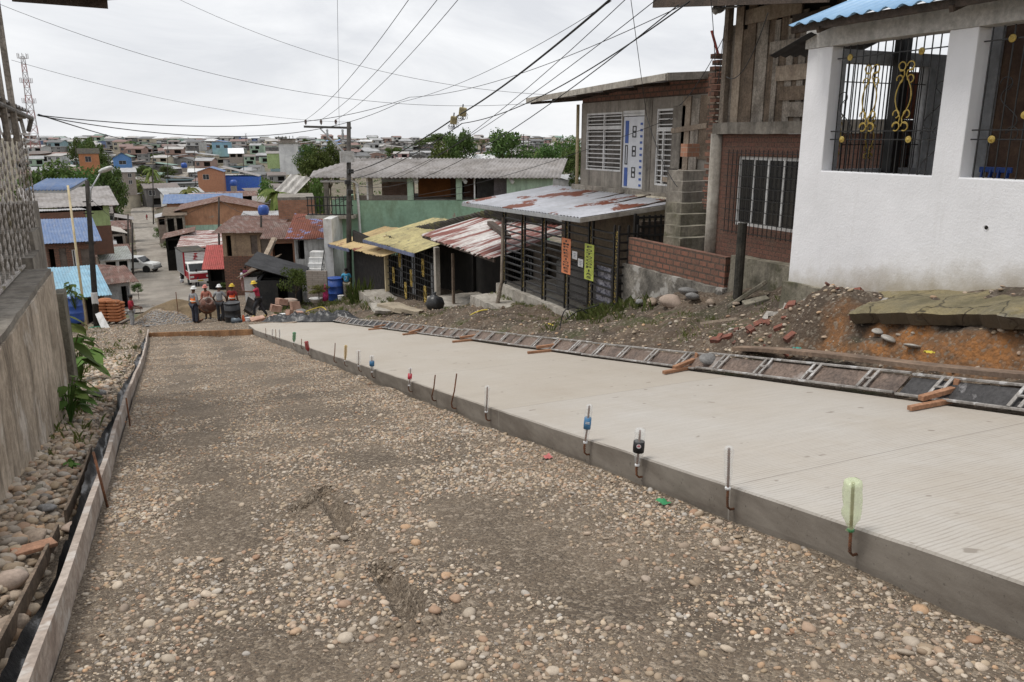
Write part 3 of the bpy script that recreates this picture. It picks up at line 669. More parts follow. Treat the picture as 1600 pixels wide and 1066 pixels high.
for i, (bx, by, tx, ty, bm, lab, word, fat) in enumerate(DOW):
    e = onx(bx, by, SX0 - .002); d = e.length
    hgt = (by - ty) / F * (e.y * math.cos(-YAW) * 1.0 + e.x * math.sin(-YAW)) * 1.03
    hgt = max(.18, min(.55, hgt)); lean = (tx - bx) / max(1, by - ty) * hgt
    rt = onx(bx, by, SX0).normalized(); sdv = V((math.cos(YAW), math.sin(YAW), 0))
    bx_ = e + V((-.05, 0, .02)); top = bx_ + sdv * lean + V((-.01, 0, hgt))
    nb = {None: 'no bottle on it'}.get(bm, 'carrying the %s bottle' % word)
    t = thing('rebar_dowel', ('bent rusty dowel in the slab edge, ' + (('carrying the %s bottle' % word) if bm else ('%s, with no bottle' % word))), 'rebar', tuple(e), group='rusty dowel bars along the slab edge')
    mb = MB(); mb.tube([e + V((.04, 0, 0)), e + V((-.025, 0, 0)), bx_ + V((0.004, 0, 0)), bx_ + V((-.004, 0, .05)), bx_.lerp(top, .5) + V((.003, 0, 0)), top], .0075 if bm else .009, 8)
    nr = 26 if i < 5 else 8
    for k in range(nr):
        q = bx_.lerp(top, (k + .5) / nr); mb.tube([q + V((-.0, 0, -.002)), q + V((0, 0, .002))], .0093, 8)
    mb.build('bar', RUSTM, t, True)
    if bm:
        Lb = hgt * (.72 if i < 2 else .82); r0 = .036 * fat * (.8 if i in (1, 3) else 1); ax = (top - bx_).normalized()
        mr = ax.to_track_quat('Z', 'Y').to_matrix(); base = top + ax * .012
        names = {'black': 'clear plastic bottle with a black label', 'blue': 'clear plastic bottle with torn blue label, nearer of two', 'bluef': 'clear plastic bottle with blue label, farther down the slab', 'red': 'clear plastic bottle with a red label'}
        bt = thing('plastic_bottle', names.get(lab, word + ' plastic bottle') + ' upside down on dowel', 'bottle', tuple(base), group='bottles stuck on the dowel bars')
        prof = [(.013, -Lb), (.014, -Lb * .93), (.017, -Lb * .9), (r0 * .72, -Lb * .80), (r0 * .95, -Lb * .70), (r0, -Lb * .58), (r0 * .93, -Lb * .5), (r0, -Lb * .42), (r0 * .97, -Lb * .2), (r0 * 1.02, -Lb * .1), (r0 * .9, -.006), (r0 * .5, 0), (.001, -.012)]
        mb = MB(); mb.lathe(prof, base, 14, mr)
        mb.v = [tuple(V(q) + V((nz(q[0] * 30, q[1] * 30, 1, q[2] * 45), nz(q[1] * 45, q[2] * 45, 1, 3), 0)) * (.016 if i == 0 else .008)) for q in mb.v]
        mb.build('bottle_wall', bm, bt, True)
        mb = MB(); mb.lathe([(.018, -Lb * 1.0), (.0185, -Lb * .96), (.016, -Lb * .955)], base, 12, mr); mb.build('neck_ring', BGRN2 if i == 0 else LWHT, bt)
        if lab:
            mb = MB(); mb.lathe([(r0 * 1.04, -Lb * .62), (r0 * 1.07, -Lb * .5), (r0 * 1.04, -Lb * .34)], base, 14, mr)
            lo_ = mb.build('label', {'black': LBLK, 'blue': LBLUE, 'bluef': LBLUE, 'red': LRED}[lab], bt, True)
            if lab in ('black', 'blue'):
                vd = (-base).normalized(); q = base - ax * Lb * .48 + vd * (r0 * 1.14); up = ax; sr = up.cross(vd).normalized()
                mb = MB(); m3 = Matrix((sr, vd, up)).transposed()
                if lab == 'black':
                    mb.lathe([(.017, 0), (.017, .004), (.001, .005)], q, 16, Matrix((sr, up, vd)).transposed())
                    mb.build('emblem', LWHT, lo_)
                    mb = MB(); mb.box(q + vd * .007, (.022, .002, .007), m3); mb.box(q + vd * .007 + up * .011, (.012, .002, .004), m3); mb.build('emblem_stripe', LRED, lo_)
                else:
                    for z_ in (-.006, .006): mb.box(q + up * z_, (.034, .002, .006), m3)
                    mb.build('lettering_bands', LWHT, lo_)

# ------------------------------------------------------------------ stones: instanced pebbles (stuff) and single boulders
def stone_mesh(name, seed, mat, sub=2, flatn=.62):
    rr = random.Random(seed); import bmesh
    bm = bmesh.new(); bmesh.ops.create_icosphere(bm, subdivisions=sub, radius=.5)
    sx, sy, sz = 1.0, rr.uniform(.62, .95), rr.uniform(.42, .72)
    for v in bm.verts:
        n = noise.noise(v.co * 1.7 + V((seed * 3.1, 0, 0))); n2 = noise.noise(v.co * 4 + V((0, seed * 1.7, 0)))
        c = v.co * (1 + .28 * n + .06 * n2); v.co = V((c.x * sx, c.y * sy, c.z * sz * .85))
    me = bpy.data.meshes.new(name); bm.to_mesh(me); bm.free()
    me.polygons.foreach_set('use_smooth', [True] * len(me.polygons)); me.materials.append(mat); return me
PEB = stonemat('river_pebble', [(.40, .33, .24), (.25, .19, .135), (.47, .39, .30), (.29, .255, .22), (.47, .31, .19), (.21, .20, .19), (.52, .46, .385), (.34, .265, .18), (.40, .37, .33), (.29, .17, .105), (.56, .50, .42), (.33, .32, .31)])
PCOL = bpy.data.collections.new('pebble_shapes')
for i in range(10): PCOL.objects.link(bpy.data.objects.new('pebble_shape', stone_mesh('pebble_shape', i, PEB, 2 if i < 10 else 1)))
def scatter_group():
    g = bpy.data.node_groups.new('scatter', 'GeometryNodeTree')
    g.interface.new_socket('Geometry', in_out='INPUT', socket_type='NodeSocketGeometry'); g.interface.new_socket('Geometry', in_out='OUTPUT', socket_type='NodeSocketGeometry')
    gi, go = g.nodes.new('NodeGroupInput'), g.nodes.new('NodeGroupOutput')
    ci = g.nodes.new('GeometryNodeCollectionInfo'); ci.inputs['Collection'].default_value = PCOL; ci.inputs['Separate Children'].default_value = True; ci.inputs['Reset Children'].default_value = True
    ip = g.nodes.new('GeometryNodeInstanceOnPoints'); ip.inputs['Pick Instance'].default_value = True
    def na(n, t):
        a = g.nodes.new('GeometryNodeInputNamedAttribute'); a.data_type = t; a.inputs['Name'].default_value = n; return a.outputs[0]
    g.links.new(gi.outputs[0], ip.inputs['Points']); g.links.new(ci.outputs[0], ip.inputs['Instance'])
    g.links.new(na('pick', 'INT'), ip.inputs['Instance Index']); g.links.new(na('rot', 'FLOAT_VECTOR'), ip.inputs['Rotation']); g.links.new(na('scl', 'FLOAT_VECTOR'), ip.inputs['Scale'])
    g.links.new(ip.outputs[0], go.inputs[0]); return g
SG = scatter_group()
def scatter(name, pts, label):
    """pts: (x, y, z, size)"""
    me = bpy.data.meshes.new(name); me.from_pydata([p[:3] for p in pts], [], [])
    rot = me.attributes.new('rot', 'FLOAT_VECTOR', 'POINT'); scl = me.attributes.new('scl', 'FLOAT_VECTOR', 'POINT'); pk = me.attributes.new('pick', 'INT', 'POINT')
    rot, scl, pk = (me.attributes[n] for n in ('rot', 'scl', 'pick'))
    rr = random.Random(len(pts)); a = []; b = []; c = []
    for p in pts:
        a += [rr.gauss(0, .22), rr.gauss(0, .22), rr.uniform(0, 6.28)]; s = p[3]; b += [s, s, s * rr.uniform(.8, 1.1)]; c.append(rr.randrange(10))
    rot.data.foreach_set('vector', a); scl.data.foreach_set('vector', b); pk.data.foreach_set('value', c)
    o = bpy.data.objects.new(name, me); COL.objects.link(o); md = o.modifiers.new('scatter', 'NODES'); md.node_group = SG
    o['kind'] = 'stuff'; o['label'] = label; return o
pts = []
def dens(x, y): return sstep(-.35, .45, fb(x, y, .8, 3, 21)) * .65 + .28 + .5 * sstep(2.3, 3.0, x) * .6 - .42 * math.exp(-((x - .25 - .1 * math.sin(y * .7)) / .3) ** 2) - .38 * math.exp(-((x - 1.75 - .12 * math.sin(y * .5)) / .34) ** 2)
for ya, yb, n, lo, hi in ((1.2, 4.5, 19000, .009, .052), (4.5, 8, 19000, .011, .055), (8, 14, 18500, .016, .058), (14, 22, 12500, .022, .06), (22, 33, 10500, .03, .065)):
    k = 0
    while k < n:
        x = R.uniform(-.58, 3.12); y = R.uniform(ya, yb)
        if R.random() > dens(x, y): continue
        s = lo * .75 + (hi - lo) * .78 * R.random() ** 4.5
        if R.random() < .007: s = R.uniform(.04, .08)
        if any(abs(x - (g_[0] + g_[2]) / 2) < .09 and abs(y - (g_[1] + g_[3]) / 2) < .3 for g_ in GOUGE): continue
        pts.append((x, y, zg(x, y) + s * .08, s)); k += 1
scatter('gravel', pts, 'river gravel and pebbles spread over the unpaved lane')
# cobbles of the verge: the largest as single things, the rest stuff
pts = []; big = []
for _ in range(9000):
    y = R.uniform(1.5, 26); x = R.uniform(-1.55 - .02 * y if y < 12.5 else -3.2, -.86)
    s = .02 + .11 * R.random() ** 2.2
    pts.append((x, y, zv(x, y) + s * .12, s))
for _ in range(4500):
    y = R.uniform(22, 44); x = R.uniform(-3.6, -.8); s = .03 + .07 * R.random() ** 2; pts.append((x, y, zv(x, y) + s * .1, s))
scatter('cobbles', pts, 'small river cobbles covering the verge beside the wall')
pts = []
for _ in range(8500):
    y = R.uniform(1.5, 30) if R.random() < .8 else R.uniform(30, 46); x = 6.42 + 3.2 * R.random() ** 1.6
    s = .012 + .075 * R.random() ** 3.5; pts.append((x, y, zbk(x, y) + s * .1, s))
for _ in range(260):
    x, y = R.gauss(7.5, .35), R.gauss(8.0, .7); s = .02 + .06 * R.random() ** 2.5
    if 6.5 < x < 8.3: pts.append((x, y, zbk(x, y) + s * .15, s))
scatter('bank_gravel', pts, 'stones and grit strewn over the dug earth bank')
pts = []
for _ in range(6500):
    y = R.uniform(32.5, 52); x = R.uniform(-.6, 6.3); s = .025 + .05 * R.random() ** 2; pts.append((x, y, zy(x, y) + s * .1, s))
scatter('yard_gravel', pts, 'gravel lying over the dirt yard where the crew works')

def boulder(x, y, z, s, mat, label, cat='stone', seed=0, rz=0, fl=1, group=None, name='stone'):
    me = stone_mesh(name, seed, mat, 3); o = bpy.data.objects.new(name, me); COL.objects.link(o)
    o.location = (x, y, z); o.scale = (s, s, s * fl); o.rotation_euler = (.1 * seed % .4, 0, rz); return tag(o, label, cat, group)
ST1 = M('stone_tan', (.33, .26, .2), (.24, .19, .15), 5, .85, .3, bmp=.3); ST2 = M('stone_grey', (.22, .215, .21), (.15, .145, .14), 5, .85, .3, bmp=.3)
ST3 = M('stone_orange', (.34, .17, .08), (.22, .11, .06), 7, .85, .3, bmp=.3); ST4 = M('stone_pinkish', (.42, .33, .27), (.33, .26, .21), 4, .85, .2, bmp=.3)
def g_at(px, py, h=1.7):
    r_ = ray(px, py); return r_ * (-h / (r_.z - SL * r_.y))
for i, (px, py, s, mt, lab) in enumerate(((188, 657, .17, ST3, 'rounded orange stone resting against the edge board'), (196, 638, .14, ST2, 'grey stone just beyond the orange stone at the edge board'), (155, 622, .25, ST2, 'long grey cobble lying by the wall plants'),
        (15, 915, .22, ST4, 'large tan boulder at the lower left corner'), (55, 845, .22, ST1, 'broad tan cobble beside the wall footing'), (15, 970, .2, ST1, 'brown cobble at the left picture edge, lowest'),
        (108, 818, .15, ST4, 'pale pink cobble near the rusty leaning bar'), (75, 800, .15, ST2, 'grey brown cobble right of the wall footing'), (100, 720, .12, ST1, 'tan cobble near the foot of the wall'), (150, 700, .12, ST2, 'small grey cobble midway along the verge'))):
    g = g_at(px, py, 1.66); boulder(g.x, g.y, zv(g.x, g.y) + s * .22, s, mt, lab, seed=i + 3, rz=i * 1.3)
mb = MB(); g = g_at(52, 852, 1.62); mb.box((g.x + .02, g.y - .1, g.z + .03), (.26, .10, .03), (.1, .1, .5)); mb.single('broken_tile', M('broken_tile', (.40, .22, .14), (.3, .17, .11), 6), 'flat reddish shard lying on the cobbles at left', 'shard', bev=.006)
for i, (px, py, X, s, mt, lab) in enumerate(((1050, 452, 9.3, .46, ST4, 'big pinkish boulder, the largest on the bank below the brick wall'), (1020, 452, 9.3, .30, ST1, 'angular tan boulder just left of the big pinkish one'), (1075, 445, 9.5, .42, ST2, 'long grey boulder behind and right of the big pinkish one'),
        (1082, 457, 9.3, .26, ST2, 'dark grey boulder right of the big pinkish one'), (1000, 462, 9.3, .2, ST2, 'small grey stone left of the angular boulder'), (1112, 456, 9.3, .22, ST1, 'brown stone at the right end of the boulder heap'), (1150, 470, 9.2, .12, ST1, 'tan stone at the edge of the grassy ground'), (1105, 577, SX1 + .12, .24, ST2, 'grey stone perched on the steel form'))):
    g = onx(px, py, X); z = (zbk(g.x, g.y) + s * .3) if i < 7 else P(g.y) + ST + .16
    boulder(g.x, g.y, z, s, mt, lab, seed=i + 20, rz=.9 * i)
# ================================================================== left: retaining wall, fence, house corner
WALLM = M('stained_concrete_wall', (.54, .455, .36), (.33, .27, .205), .9, .9, .3, streak=.9, streakcol=(.12, .095, .07), bmp=.4, bsc=22, patch=(.60, .54, .47), psc=1.3, plo=.56, phi=.66, sdir=(3.5, 3.5, .5))
def rough_box(mb, a, b, n=.02, step=.25, seed=0):
    """box with subdivided, slightly uneven faces"""
    a, b = V(a), V(b); i0 = len(mb.v)
    axes = [frange(a[k], b[k], step) for k in range(3)]
    for ax in range(3):
        u, w = [k for k in range(3) if k != ax]
        for side in (0, 1):
            base = len(mb.v); U, Wd = axes[u], axes[w]
            for q in Wd:
                for p_ in U:
                    pt = [0, 0, 0]; pt[ax] = (a, b)[side][ax]; pt[u] = p_; pt[w] = q
                    pt = V(pt); d = V((nz(pt.y * 2.2, pt.z * 2.2, 1, seed + pt.x), nz(pt.x * 2.2, pt.z * 2.2, 1, seed + 3 + pt.y), nz(pt.x * 2.2, pt.y * 2.2, 1, seed + 5 + pt.z)))
                    mb.v.append(tuple(pt + d * n))
            nu = len(U)
            for j in range(len(Wd) - 1):
                for i in range(nu - 1):
                    f = (base + j * nu + i, base + j * nu + i + 1, base + (j + 1) * nu + i + 1, base + (j + 1) * nu + i)
                    if (side == 0) == (ax != 1): f = f[::-1]
                    mb.f.append(f)
    return mb
t = thing('retaining_wall', 'long water stained grey concrete retaining wall along the left edge', 'wall', (-1.5, 9, -3.6))
mb = MB(); rough_box(mb, (-1.95, 2, -6), (-1.35, 12.7, -1.82), .018); mb.build('wall_face', WALLM, t, True)
mb = MB(); rough_box(mb, (-1.98, 2, -1.818), (-1.37, 12.6, -1.75), .014, .12, 4); mb.build('coping', CONC, t)
mb = MB(); rough_box(mb, (-1.6, 2, -4), (-1.13, 7.6, -2.95), .03, .2, 7); mb.build('footing', M('footing_concrete', (.30, .27, .21), (.2, .175, .13), 1.5, streak=.5, bmp=.4), t, bev=.0)
for i, (y0, y1, z1) in enumerate(((12.72, 13.6, -1.62), (13.62, 14.5, -1.36), (14.52, 15.3, -1.0))):
    mb = MB(); rough_box(mb, (-2.2, y0, -6), (-1.58 - .06 * i, y1, z1), .02, .25, i); mb.build('stepped_pier', CONC, t)
mb = MB(); mb.box((-1.46, 14.2, -3.2), (.14, .5, 1.7)); mb.build('end_post', CONCM, t, bev=.01)
FB = M('galvanised_bar_flaking', (.52, .49, .46), (.38, .345, .31), 5, .6, .3, streak=.35, streakcol=(.16, .11, .06), bmp=.2, metal=.1, patch=(.22, .19, .12), psc=2.6, plo=.56, phi=.64, sdir=(6, 6, 1))
t = thing('bar_fence', 'tall fence of twisted grey metal bars standing on the concrete wall', 'fence', (-1.68, 11, -1.75))
def twist_bar(mb, p0, p1, w, turns, n=18, ph=0.0):
    base = len(mb.v)
    for i in range(n + 1):
        c = V(p0).lerp(V(p1), i / n); a = 2 * math.pi * turns * i / n + ph
        for k in range(4):
            b_ = a + (.3, 2.84, 3.44, 5.98)[k]; r_ = w * .62
            mb.v.append((c.x + r_ * math.cos(b_), c.y + r_ * math.sin(b_), c.z))
    for i in range(n):
        for k in range(4):
            a = base + i * 4 + k; b_ = base + i * 4 + (k + 1) % 4; mb.f.append((a, b_, b_ + 4, a + 4))
yy = 7.6
while yy < 15.0:
    z0 = -1.72 if yy < 12.6 else (-1.6 if yy < 13.6 else (-1.34 if yy < 14.5 else -.98))
    mb = MB(); twist_bar(mb, (-1.68, yy, z0), (-1.68 + .02 * math.sin(yy * 40), yy + .02 * math.sin(yy * 23), .06), .028, 6, 70, yy * 7.7); mb.build('bar', FB, t)
    yy += .34
for z in (-1.70, .05):
    mb = MB(); mb.bar((-1.68, 7.4, z), (-1.68, 12.6 if z < -1 else 15.1, z), .045, .03); mb.build('rail', FB, t)
mb = MB(); mb.bar((-1.68, 7.4, .30), (-1.68, 14.9, .30), .05, .04); mb.build('rail', FB, t)
for k in range(9):
    y = 9.9 + k * .6; mb = MB(); mb.bar((-1.68, y, .06), (-1.72, y + .12, .30), .05, .02); mb.build('spindle', FB, t)
t = thing('fence_house', 'house corner behind the bar fence with wooden posts and tin eave', 'house', (-2.4, 12, -1.7))
for y, w in ((12.45, .075), (13.3, .075)):
    mb = MB(); mb.bar((-1.62, y, -.05), (-1.62, y, 3.2), w, w * .8); mb.build('post', PLANK, t, bev=.006)
mb = MB(); mb.bar((-1.75, 9.2, .40), (-1.75, 14.7, .30), .08, .12); mb.build('beam', WOODD, t, bev=.006)
mb = MB(); mb.sheet((-1.62, 9.4, .58), (-1.62, 15.3, .40), (-3.4, 15.3, .85), (-3.4, 9.4, 1.0), 18, .02, 4); mb.build('eave', TIN, t, True)
mb = MB(); mb.tube([(-1.6, 9.3, .50), (-1.62, 15.3, .30)], .035, 8); mb.tube([(-1.62, 15.3, .30), (-1.7, 15.4, .1)], .035, 8); mb.build('gutter', M('stained_gutter', (.20, .19, .18), (.12, .11, .1), 4), t)
mb = MB(); mb.mm((-3.6, 9, -1.75), (-3.4, 15, .8)); mb.build('wall', PLANKB, t)
mb = MB(); a = at(168, 6, 11.5); mb.box(a + V((-.55, -.3, .14)), (1.3, .9, .05), (.1, .12, .3)); mb.bar(a + V((-1.2, .1, .03)), a + V((0, .05, .0)), .05, .12); mb.build('upper_eave', WOODD, t)

# ================================================================== white house with iron window grilles
XW = 8.4
t = thing('white_house', 'white painted house with open barred windows and blue tin roof at right', 'house', (9.5, 6, -2.4))
mp_ = lambda u, w, z: (XW + w, u, z)
mb = MB(); mb.wall(1.5, 8.86, -3.2, 1.17, [(6.70, 8.42, -.44, 2), (3.9, 6.34, -.44, 2)], mp_, .22)
mb.build('front_wall', WHITE, t, bev=.012)
mb = MB(); rough_box(mb, (XW - .02, 1.5, 1.172), (XW + .24, 8.9, 1.42), .012, .3, 2); mb.build('beam', M('beam_grey_white', (.52, .5, .47), (.42, .4, .37), 2, streak=.3, bmp=.3), t)
mp2 = lambda u, w, z: (u, 8.64 + w, z)
mb = MB(); mb.wall(XW + .222, 13, -3.2, 1.17, [(XW + .5, 10.55, -.44, 1.0)], mp2, .2); mb.build('side_wall', M('grey_white_paint', (.50, .5, .51), (.4, .4, .41), 1, streak=.2, bmp=.1), t)
BKW = M('brown_interior_wall', (.20, .125, .085), (.13, .08, .06), 2, streak=.3)
mb = MB(); mb.mm((11.0, 7.9, -1.5), (11.15, 8.63, 1.6)); mb.build('inner_wall', M('grey_interior', (.42, .42, .43), (.34, .34, .35), 1), t)
mb = MB(); mb.wall(1.5, 7.9, -1.5, 1.6, [(5.9, 7.0, -1.5, .55)], lambda u, w, z: (11.02 + w, u, z), .12); fr_ = mb.build('inner_wall', BKW, t, label='brown inner wall with a dark doorway')
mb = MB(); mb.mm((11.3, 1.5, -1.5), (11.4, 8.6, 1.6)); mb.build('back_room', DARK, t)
mb = MB(); mb.mm((8.63, 1.5, -1.55), (11.2, 8.62, -1.40)); mb.build('floor', CONC, t)
for y0, y1 in ((5.84, 5.9), (7.0, 7.06)):
    mb = MB(); mb.mm((10.98, y0, -1.4), (11.03, y1, .62)); mb.build('door_frame', WOOD, t)
mb = MB(); mb.sheet((7.9, 1.0, 1.45), (7.9, 8.72, 1.43), (12.6, 8.72, 3.15), (12.6, 1.0, 3.17), 34, .022, 6, .004); mb.build('roof', SKYR, t, True)
for x in (8.05, 9.4, 10.8):
    z = 1.36 + (x - 7.9) * .366; mb = MB(); mb.bar((x, 1.2, z - .02), (x, 8.66, z - .02), .06, .09); mb.build('purlin', WOODD, t)
for y in (2.4, 4.4, 6.4, 8.3):
    mb = MB(); mb.bar((8.0, y, 1.33), (11.2, y, 2.50), .05, .07); mb.build('rafter', WOODD, t)
a, b_, c_ = onx(1200, 89, 8.25), onx(1264, 52, 8.25), V((9.9, 8.95, 1.62))
mb = MB(); mb.sheet(b_, V((9.9, b_.y, b_.z + .1)), V((9.9, a.y, a.z + .1)), a, 9, .018, 4, .004); mb.build('side_eave', BLKR, t, True)
mb = MB(); q = onx(1541, 356, XW - .002); mb.tube([q, q + V((.03, 0, 0))], .022, 12); mb.build('drain_hole', DARK, t)
mb = MB(); mb.tube([q + V((-.004, 0, 0)), q + V((.02, 0, 0))], .03, 12, False); mb.build('drain_pipe', WHITEP, t)
def ring(mb, c, r, th, ux, uz, a0=0, a1=2 * math.pi, n=14):
    mb.tube([c + ux * (r * math.cos(a0 + (a1 - a0) * i / n)) + uz * (r * math.sin(a0 + (a1 - a0) * i / n)) for i in range(n + 1)], th, 5)
def lyre(mb, c, h, w, th, ux, uz):
    """pair of mirrored scrolls"""
    for s in (-1, 1):
        pts = []
        for i in range(31):
            k = i / 30; x = s * w * (.12 + .78 * math.sin(math.pi * k) ** 1.1) * (1 if .12 < k < .88 else .9); pts.append(c + ux * x + uz * (h * (k - .5) * .62))
        mb.tube(pts, th, 5)
        for e in (-1, 1):
            ring(mb, c + ux * (s * w * .62) + uz * (e * h * .25), w * .36, th, ux, uz, -.4, 4.6)
            ring(mb, c + ux * (s * w * .50) + uz * (e * h * .43), w * .42, th, ux, uz, 0, 5.2)
            mb.tube([c + ux * (s * w * .12) + uz * (e * h * .31), c + ux * (s * w * .2) + uz * (e * h * .37), c + ux * (s * w * .75) + uz * (e * h * .39), c + ux * (s * w * .9) + uz * (e * h * .44)], th, 5)
def rosette(mb, c, r, nrm):
    m = nrm.to_track_quat('Z', 'Y').to_matrix()
    mb.lathe([(r, -.006), (r, .004), (r * .75, .012), (r * .5, .006), (r * .35, .018), (.001, .022)], c, 14, m)
def grille(x0, y0, y1, z0, z1, nb, lab, par, lyres, scroll, ros, ax='y', sp=None):
    g = thing('window_grille', lab, 'window grille', (x0, y0, z0)) if par is None else None
    pt = lambda u, z, o=0: V((x0 + o, u, z)) if ax == 'y' else V((u, x0 + o, z))
    ux = V((0, 1, 0)) if ax == 'y' else V((1, 0, 0)); uz = V((0, 0, 1)); nr = V((-1, 0, 0)) if ax == 'y' else V((0, -1, 0))
    for i in range(nb):
        u = y0 + (y1 - y0) * (i + .5) / nb; mb = MB(); mb.tube([pt(u, z0), pt(u, z1)], .0085, 5); mb.build('bar', BLACKM, g)
    for z in ros[2] if len(ros) > 2 else (z0 + .28, z1 - .32):
        mb = MB(); mb.bar(pt(y0 - .06, z, -.01), pt(y1 + .06, z, -.01), .012, .014); mb.build('cross_bar', BLACKM, g)
    for (u, z, h, w) in lyres:
        mb = MB(); lyre(mb, pt(u, z, -.02), h, w, .0085, ux, uz); mb.build('scroll', GOLD, g, True)
    for (u, z, s) in scroll:
        mb = MB()
        for e in (-1, 1): mb.tube([pt(u, z) + ux * (s * .11 * math.sin(k / 14 * math.pi) * e) + uz * (e * .26 * k / 14) for k in range(15)], .006, 5); ring(mb, pt(u, z) + ux * (s * .07 * e) + uz * (e * .26), .07, .006, ux, uz, 0, 4.5)
        mb.build('scroll', BLACKM, g, True)
    for (u, z) in ros[1]:
        mb = MB(); rosette(mb, pt(u, z, -.03), .042, nr); mb.build('rosette', GOLD, g, True)
    return g
XG = XW + .12
def yz(px, py, X=XG): p = onx(px, py, X); return p.y, p.z
L1, L2 = yz(1360, 154), yz(1413, 151)
r1 = [yz(1331, 90), yz(1443, 80), yz(1318, 218), yz(1422, 218)]
grille(XG, 6.72, 8.40, -.44, 1.16, 15, 'black window grille with two gold lyre scrolls in the left window of the white house', None,
       [(L1[0], L1[1], .82, .125), (L2[0], L2[1], .82, .125)], [(8.2, .25, 1), (6.88, .3, -1), (6.85, -.2, -1)], (0, r1, [r1[0][1], .08, r1[2][1]]))
r2 = [yz(1585, 60), yz(1552, 218), yz(1604, 180)]
grille(XG, 3.95, 6.32, -.44, 1.16, 19, 'black window grille with gold rosettes only, in the right window of the white house', None, [], [(5.95, .3, 1)], (0, r2, [r2[0][1], .08, r2[1][1]]))
YG = 8.72
def xz(px, py): p = ony(px, py, YG); return p.x, p.z
L3, L4 = xz(1305, 212), xz(1357, 215)
grille(YG, XW + .52, 10.53, -.44, 1.0, 20, 'dark inner grille on the far side of the white house veranda', None, [(L3[0], L3[1], .6, .09), (L4[0], L4[1], .6, .09)], [], (0, [], [-.1, .75]), ax='x')
mb = MB(); mb.bar((9.78, 8.5, -1.4), (9.78, 8.5, 1.9), .16, .16); mb.single('veranda_post', BLACKM, 'thick black post seen inside the left window of the white house', 'post', bev=.006)
# blue plastic chair
cx, cy = 9.6, 6.95
t = thing('plastic_chair', 'blue plastic chair inside the right window of the white house', 'chair', (cx, cy, -1.4))
cb_ = -.86
mb = MB(); mb.box((cx, cy, cb_), (.44, .44, .04)); mb.build('seat', BLUEPL, t, bev=.012)
for i in range(4):
    mb = MB(); u = cy - .17 + i * .113; mb.bar((cx + .2, u, cb_), (cx + .27, u, cb_ + .46), .05, .02); mb.build('back_slat', BLUEPL, t)
mb = MB(); mb.bar((cx + .27, cy - .22, cb_ + .46), (cx + .27, cy + .22, cb_ + .46), .03, .07); mb.build('back_rail', BLUEPL, t, bev=.01)
for sx in (-1, 1):
    for sy in (-1, 1):
        mb = MB(); mb.bar((cx + sx * .18, cy + sy * .18, cb_), (cx + sx * .22, cy + sy * .22, -1.4), .045, .045); mb.build('leg', BLUEPL, t)
for sy in (-1, 1):
    mb = MB(); mb.bar((cx - .2, cy + sy * .23, cb_ + .2), (cx + .25, cy + sy * .23, cb_ + .23), .05, .03); mb.bar((cx - .19, cy + sy * .23, cb_ + .2), (cx - .19, cy + sy * .21, cb_), .04, .03); mb.build('armrest', BLUEPL, t)
# concrete apron at the foot of the white house
def apron():
    m, nt, b = newmat('mossy_yellow_apron'); p = pos(nt); L = nt.links
    c = mixc(nt, mapr(nt, noi(nt, p, 1.5, 7, .7), .38, .62), (.30, .245, .125), (.19, .165, .10))
    c = mixc(nt, mapr(nt, noi(nt, p, 2.2, 6, .7), .5, .62, 0, .8), c, (.12, .105, .055)); c = mixc(nt, mapr(nt, noi(nt, p, .8, 5, .7), .55, .65, 0, .8), c, (.31, .29, .25))
    c = mixc(nt, mapr(nt, noi(nt, p, 26, 4, .8), .35, .7, .45, 0), c, (.07, .06, .04))
    w = ND(nt, 'ShaderNodeVectorMath'); w.operation = 'ADD'; sc = ND(nt, 'ShaderNodeVectorMath'); sc.operation = 'SCALE'; nn = ND(nt, 'ShaderNodeTexNoise'); L.new(p, nn.inputs['Vector']); nn.inputs['Scale'].default_value = 4
    L.new(nn.outputs['Color'], sc.inputs[0]); sc.inputs['Scale'].default_value = .35; L.new(p, w.inputs[0]); L.new(sc.outputs[0], w.inputs[1])
    v = ND(nt, 'ShaderNodeTexVoronoi'); v.feature = 'DISTANCE_TO_EDGE'; L.new(w.outputs[0], v.inputs['Vector']); v.inputs['Scale'].default_value = 1.3
    cr = mapr(nt, v.outputs['Distance'], .0, .022, 1, 0); c = mixc(nt, math_(nt, 'MULTIPLY', cr, .85), c, (.03, .025, .018))
    gn = ND(nt, 'ShaderNodeNewGeometry'); sn = ND(nt, 'ShaderNodeSeparateXYZ'); L.new(gn.outputs['Normal'], sn.inputs[0]); c = mixc(nt, mapr(nt, sn.outputs[2], .75, .4, 0, .85), c, (.10, .075, .05))
    L.new(c, b.inputs['Base Color']); b.inputs['Roughness'].default_value = .95; bump(nt, b, math_(nt, 'SUBTRACT', noi(nt, p, 16, 6, .75), math_(nt, 'MULTIPLY', cr, .6)), .7, .03); return m
APR = apron()
mb = MB(); ny = 110
for j in range(ny):
    y = 2.4 + 4.72 * j / (ny - 1); xe = 7.40 + .16 * nz(1, y, 1.6, 4) + .14 * nz(2, y, 5, 4) + .06 * nz(3, y, 13, 4) + .35 * sstep(6.7, 7.1, y)
    for k in range(7):
        x = lerp(xe, XW + .01, k / 6); z = P(y) + .96 + .17 * (k / 6) ** .8 + .035 * fb(x, y, 1.7, 3, 2) - .03 * (k == 0)
        mb.v.append((x, y + (.22 * nz(x * 3, 1, 1.3, 8) - .1 * (6 - k) / 6) * sstep(6.3, 7.1, y), z))
    mb.v.append((xe + .10, y, P(y) + .80))
mb.f = [(j * 8 + k, j * 8 + (k + 1) % 8, (j + 1) * 8 + (k + 1) % 8, (j + 1) * 8 + k) for j in range(ny - 1) for k in range(8)] + [tuple(reversed(range(8))), tuple((ny - 1) * 8 + k for k in range(8))]
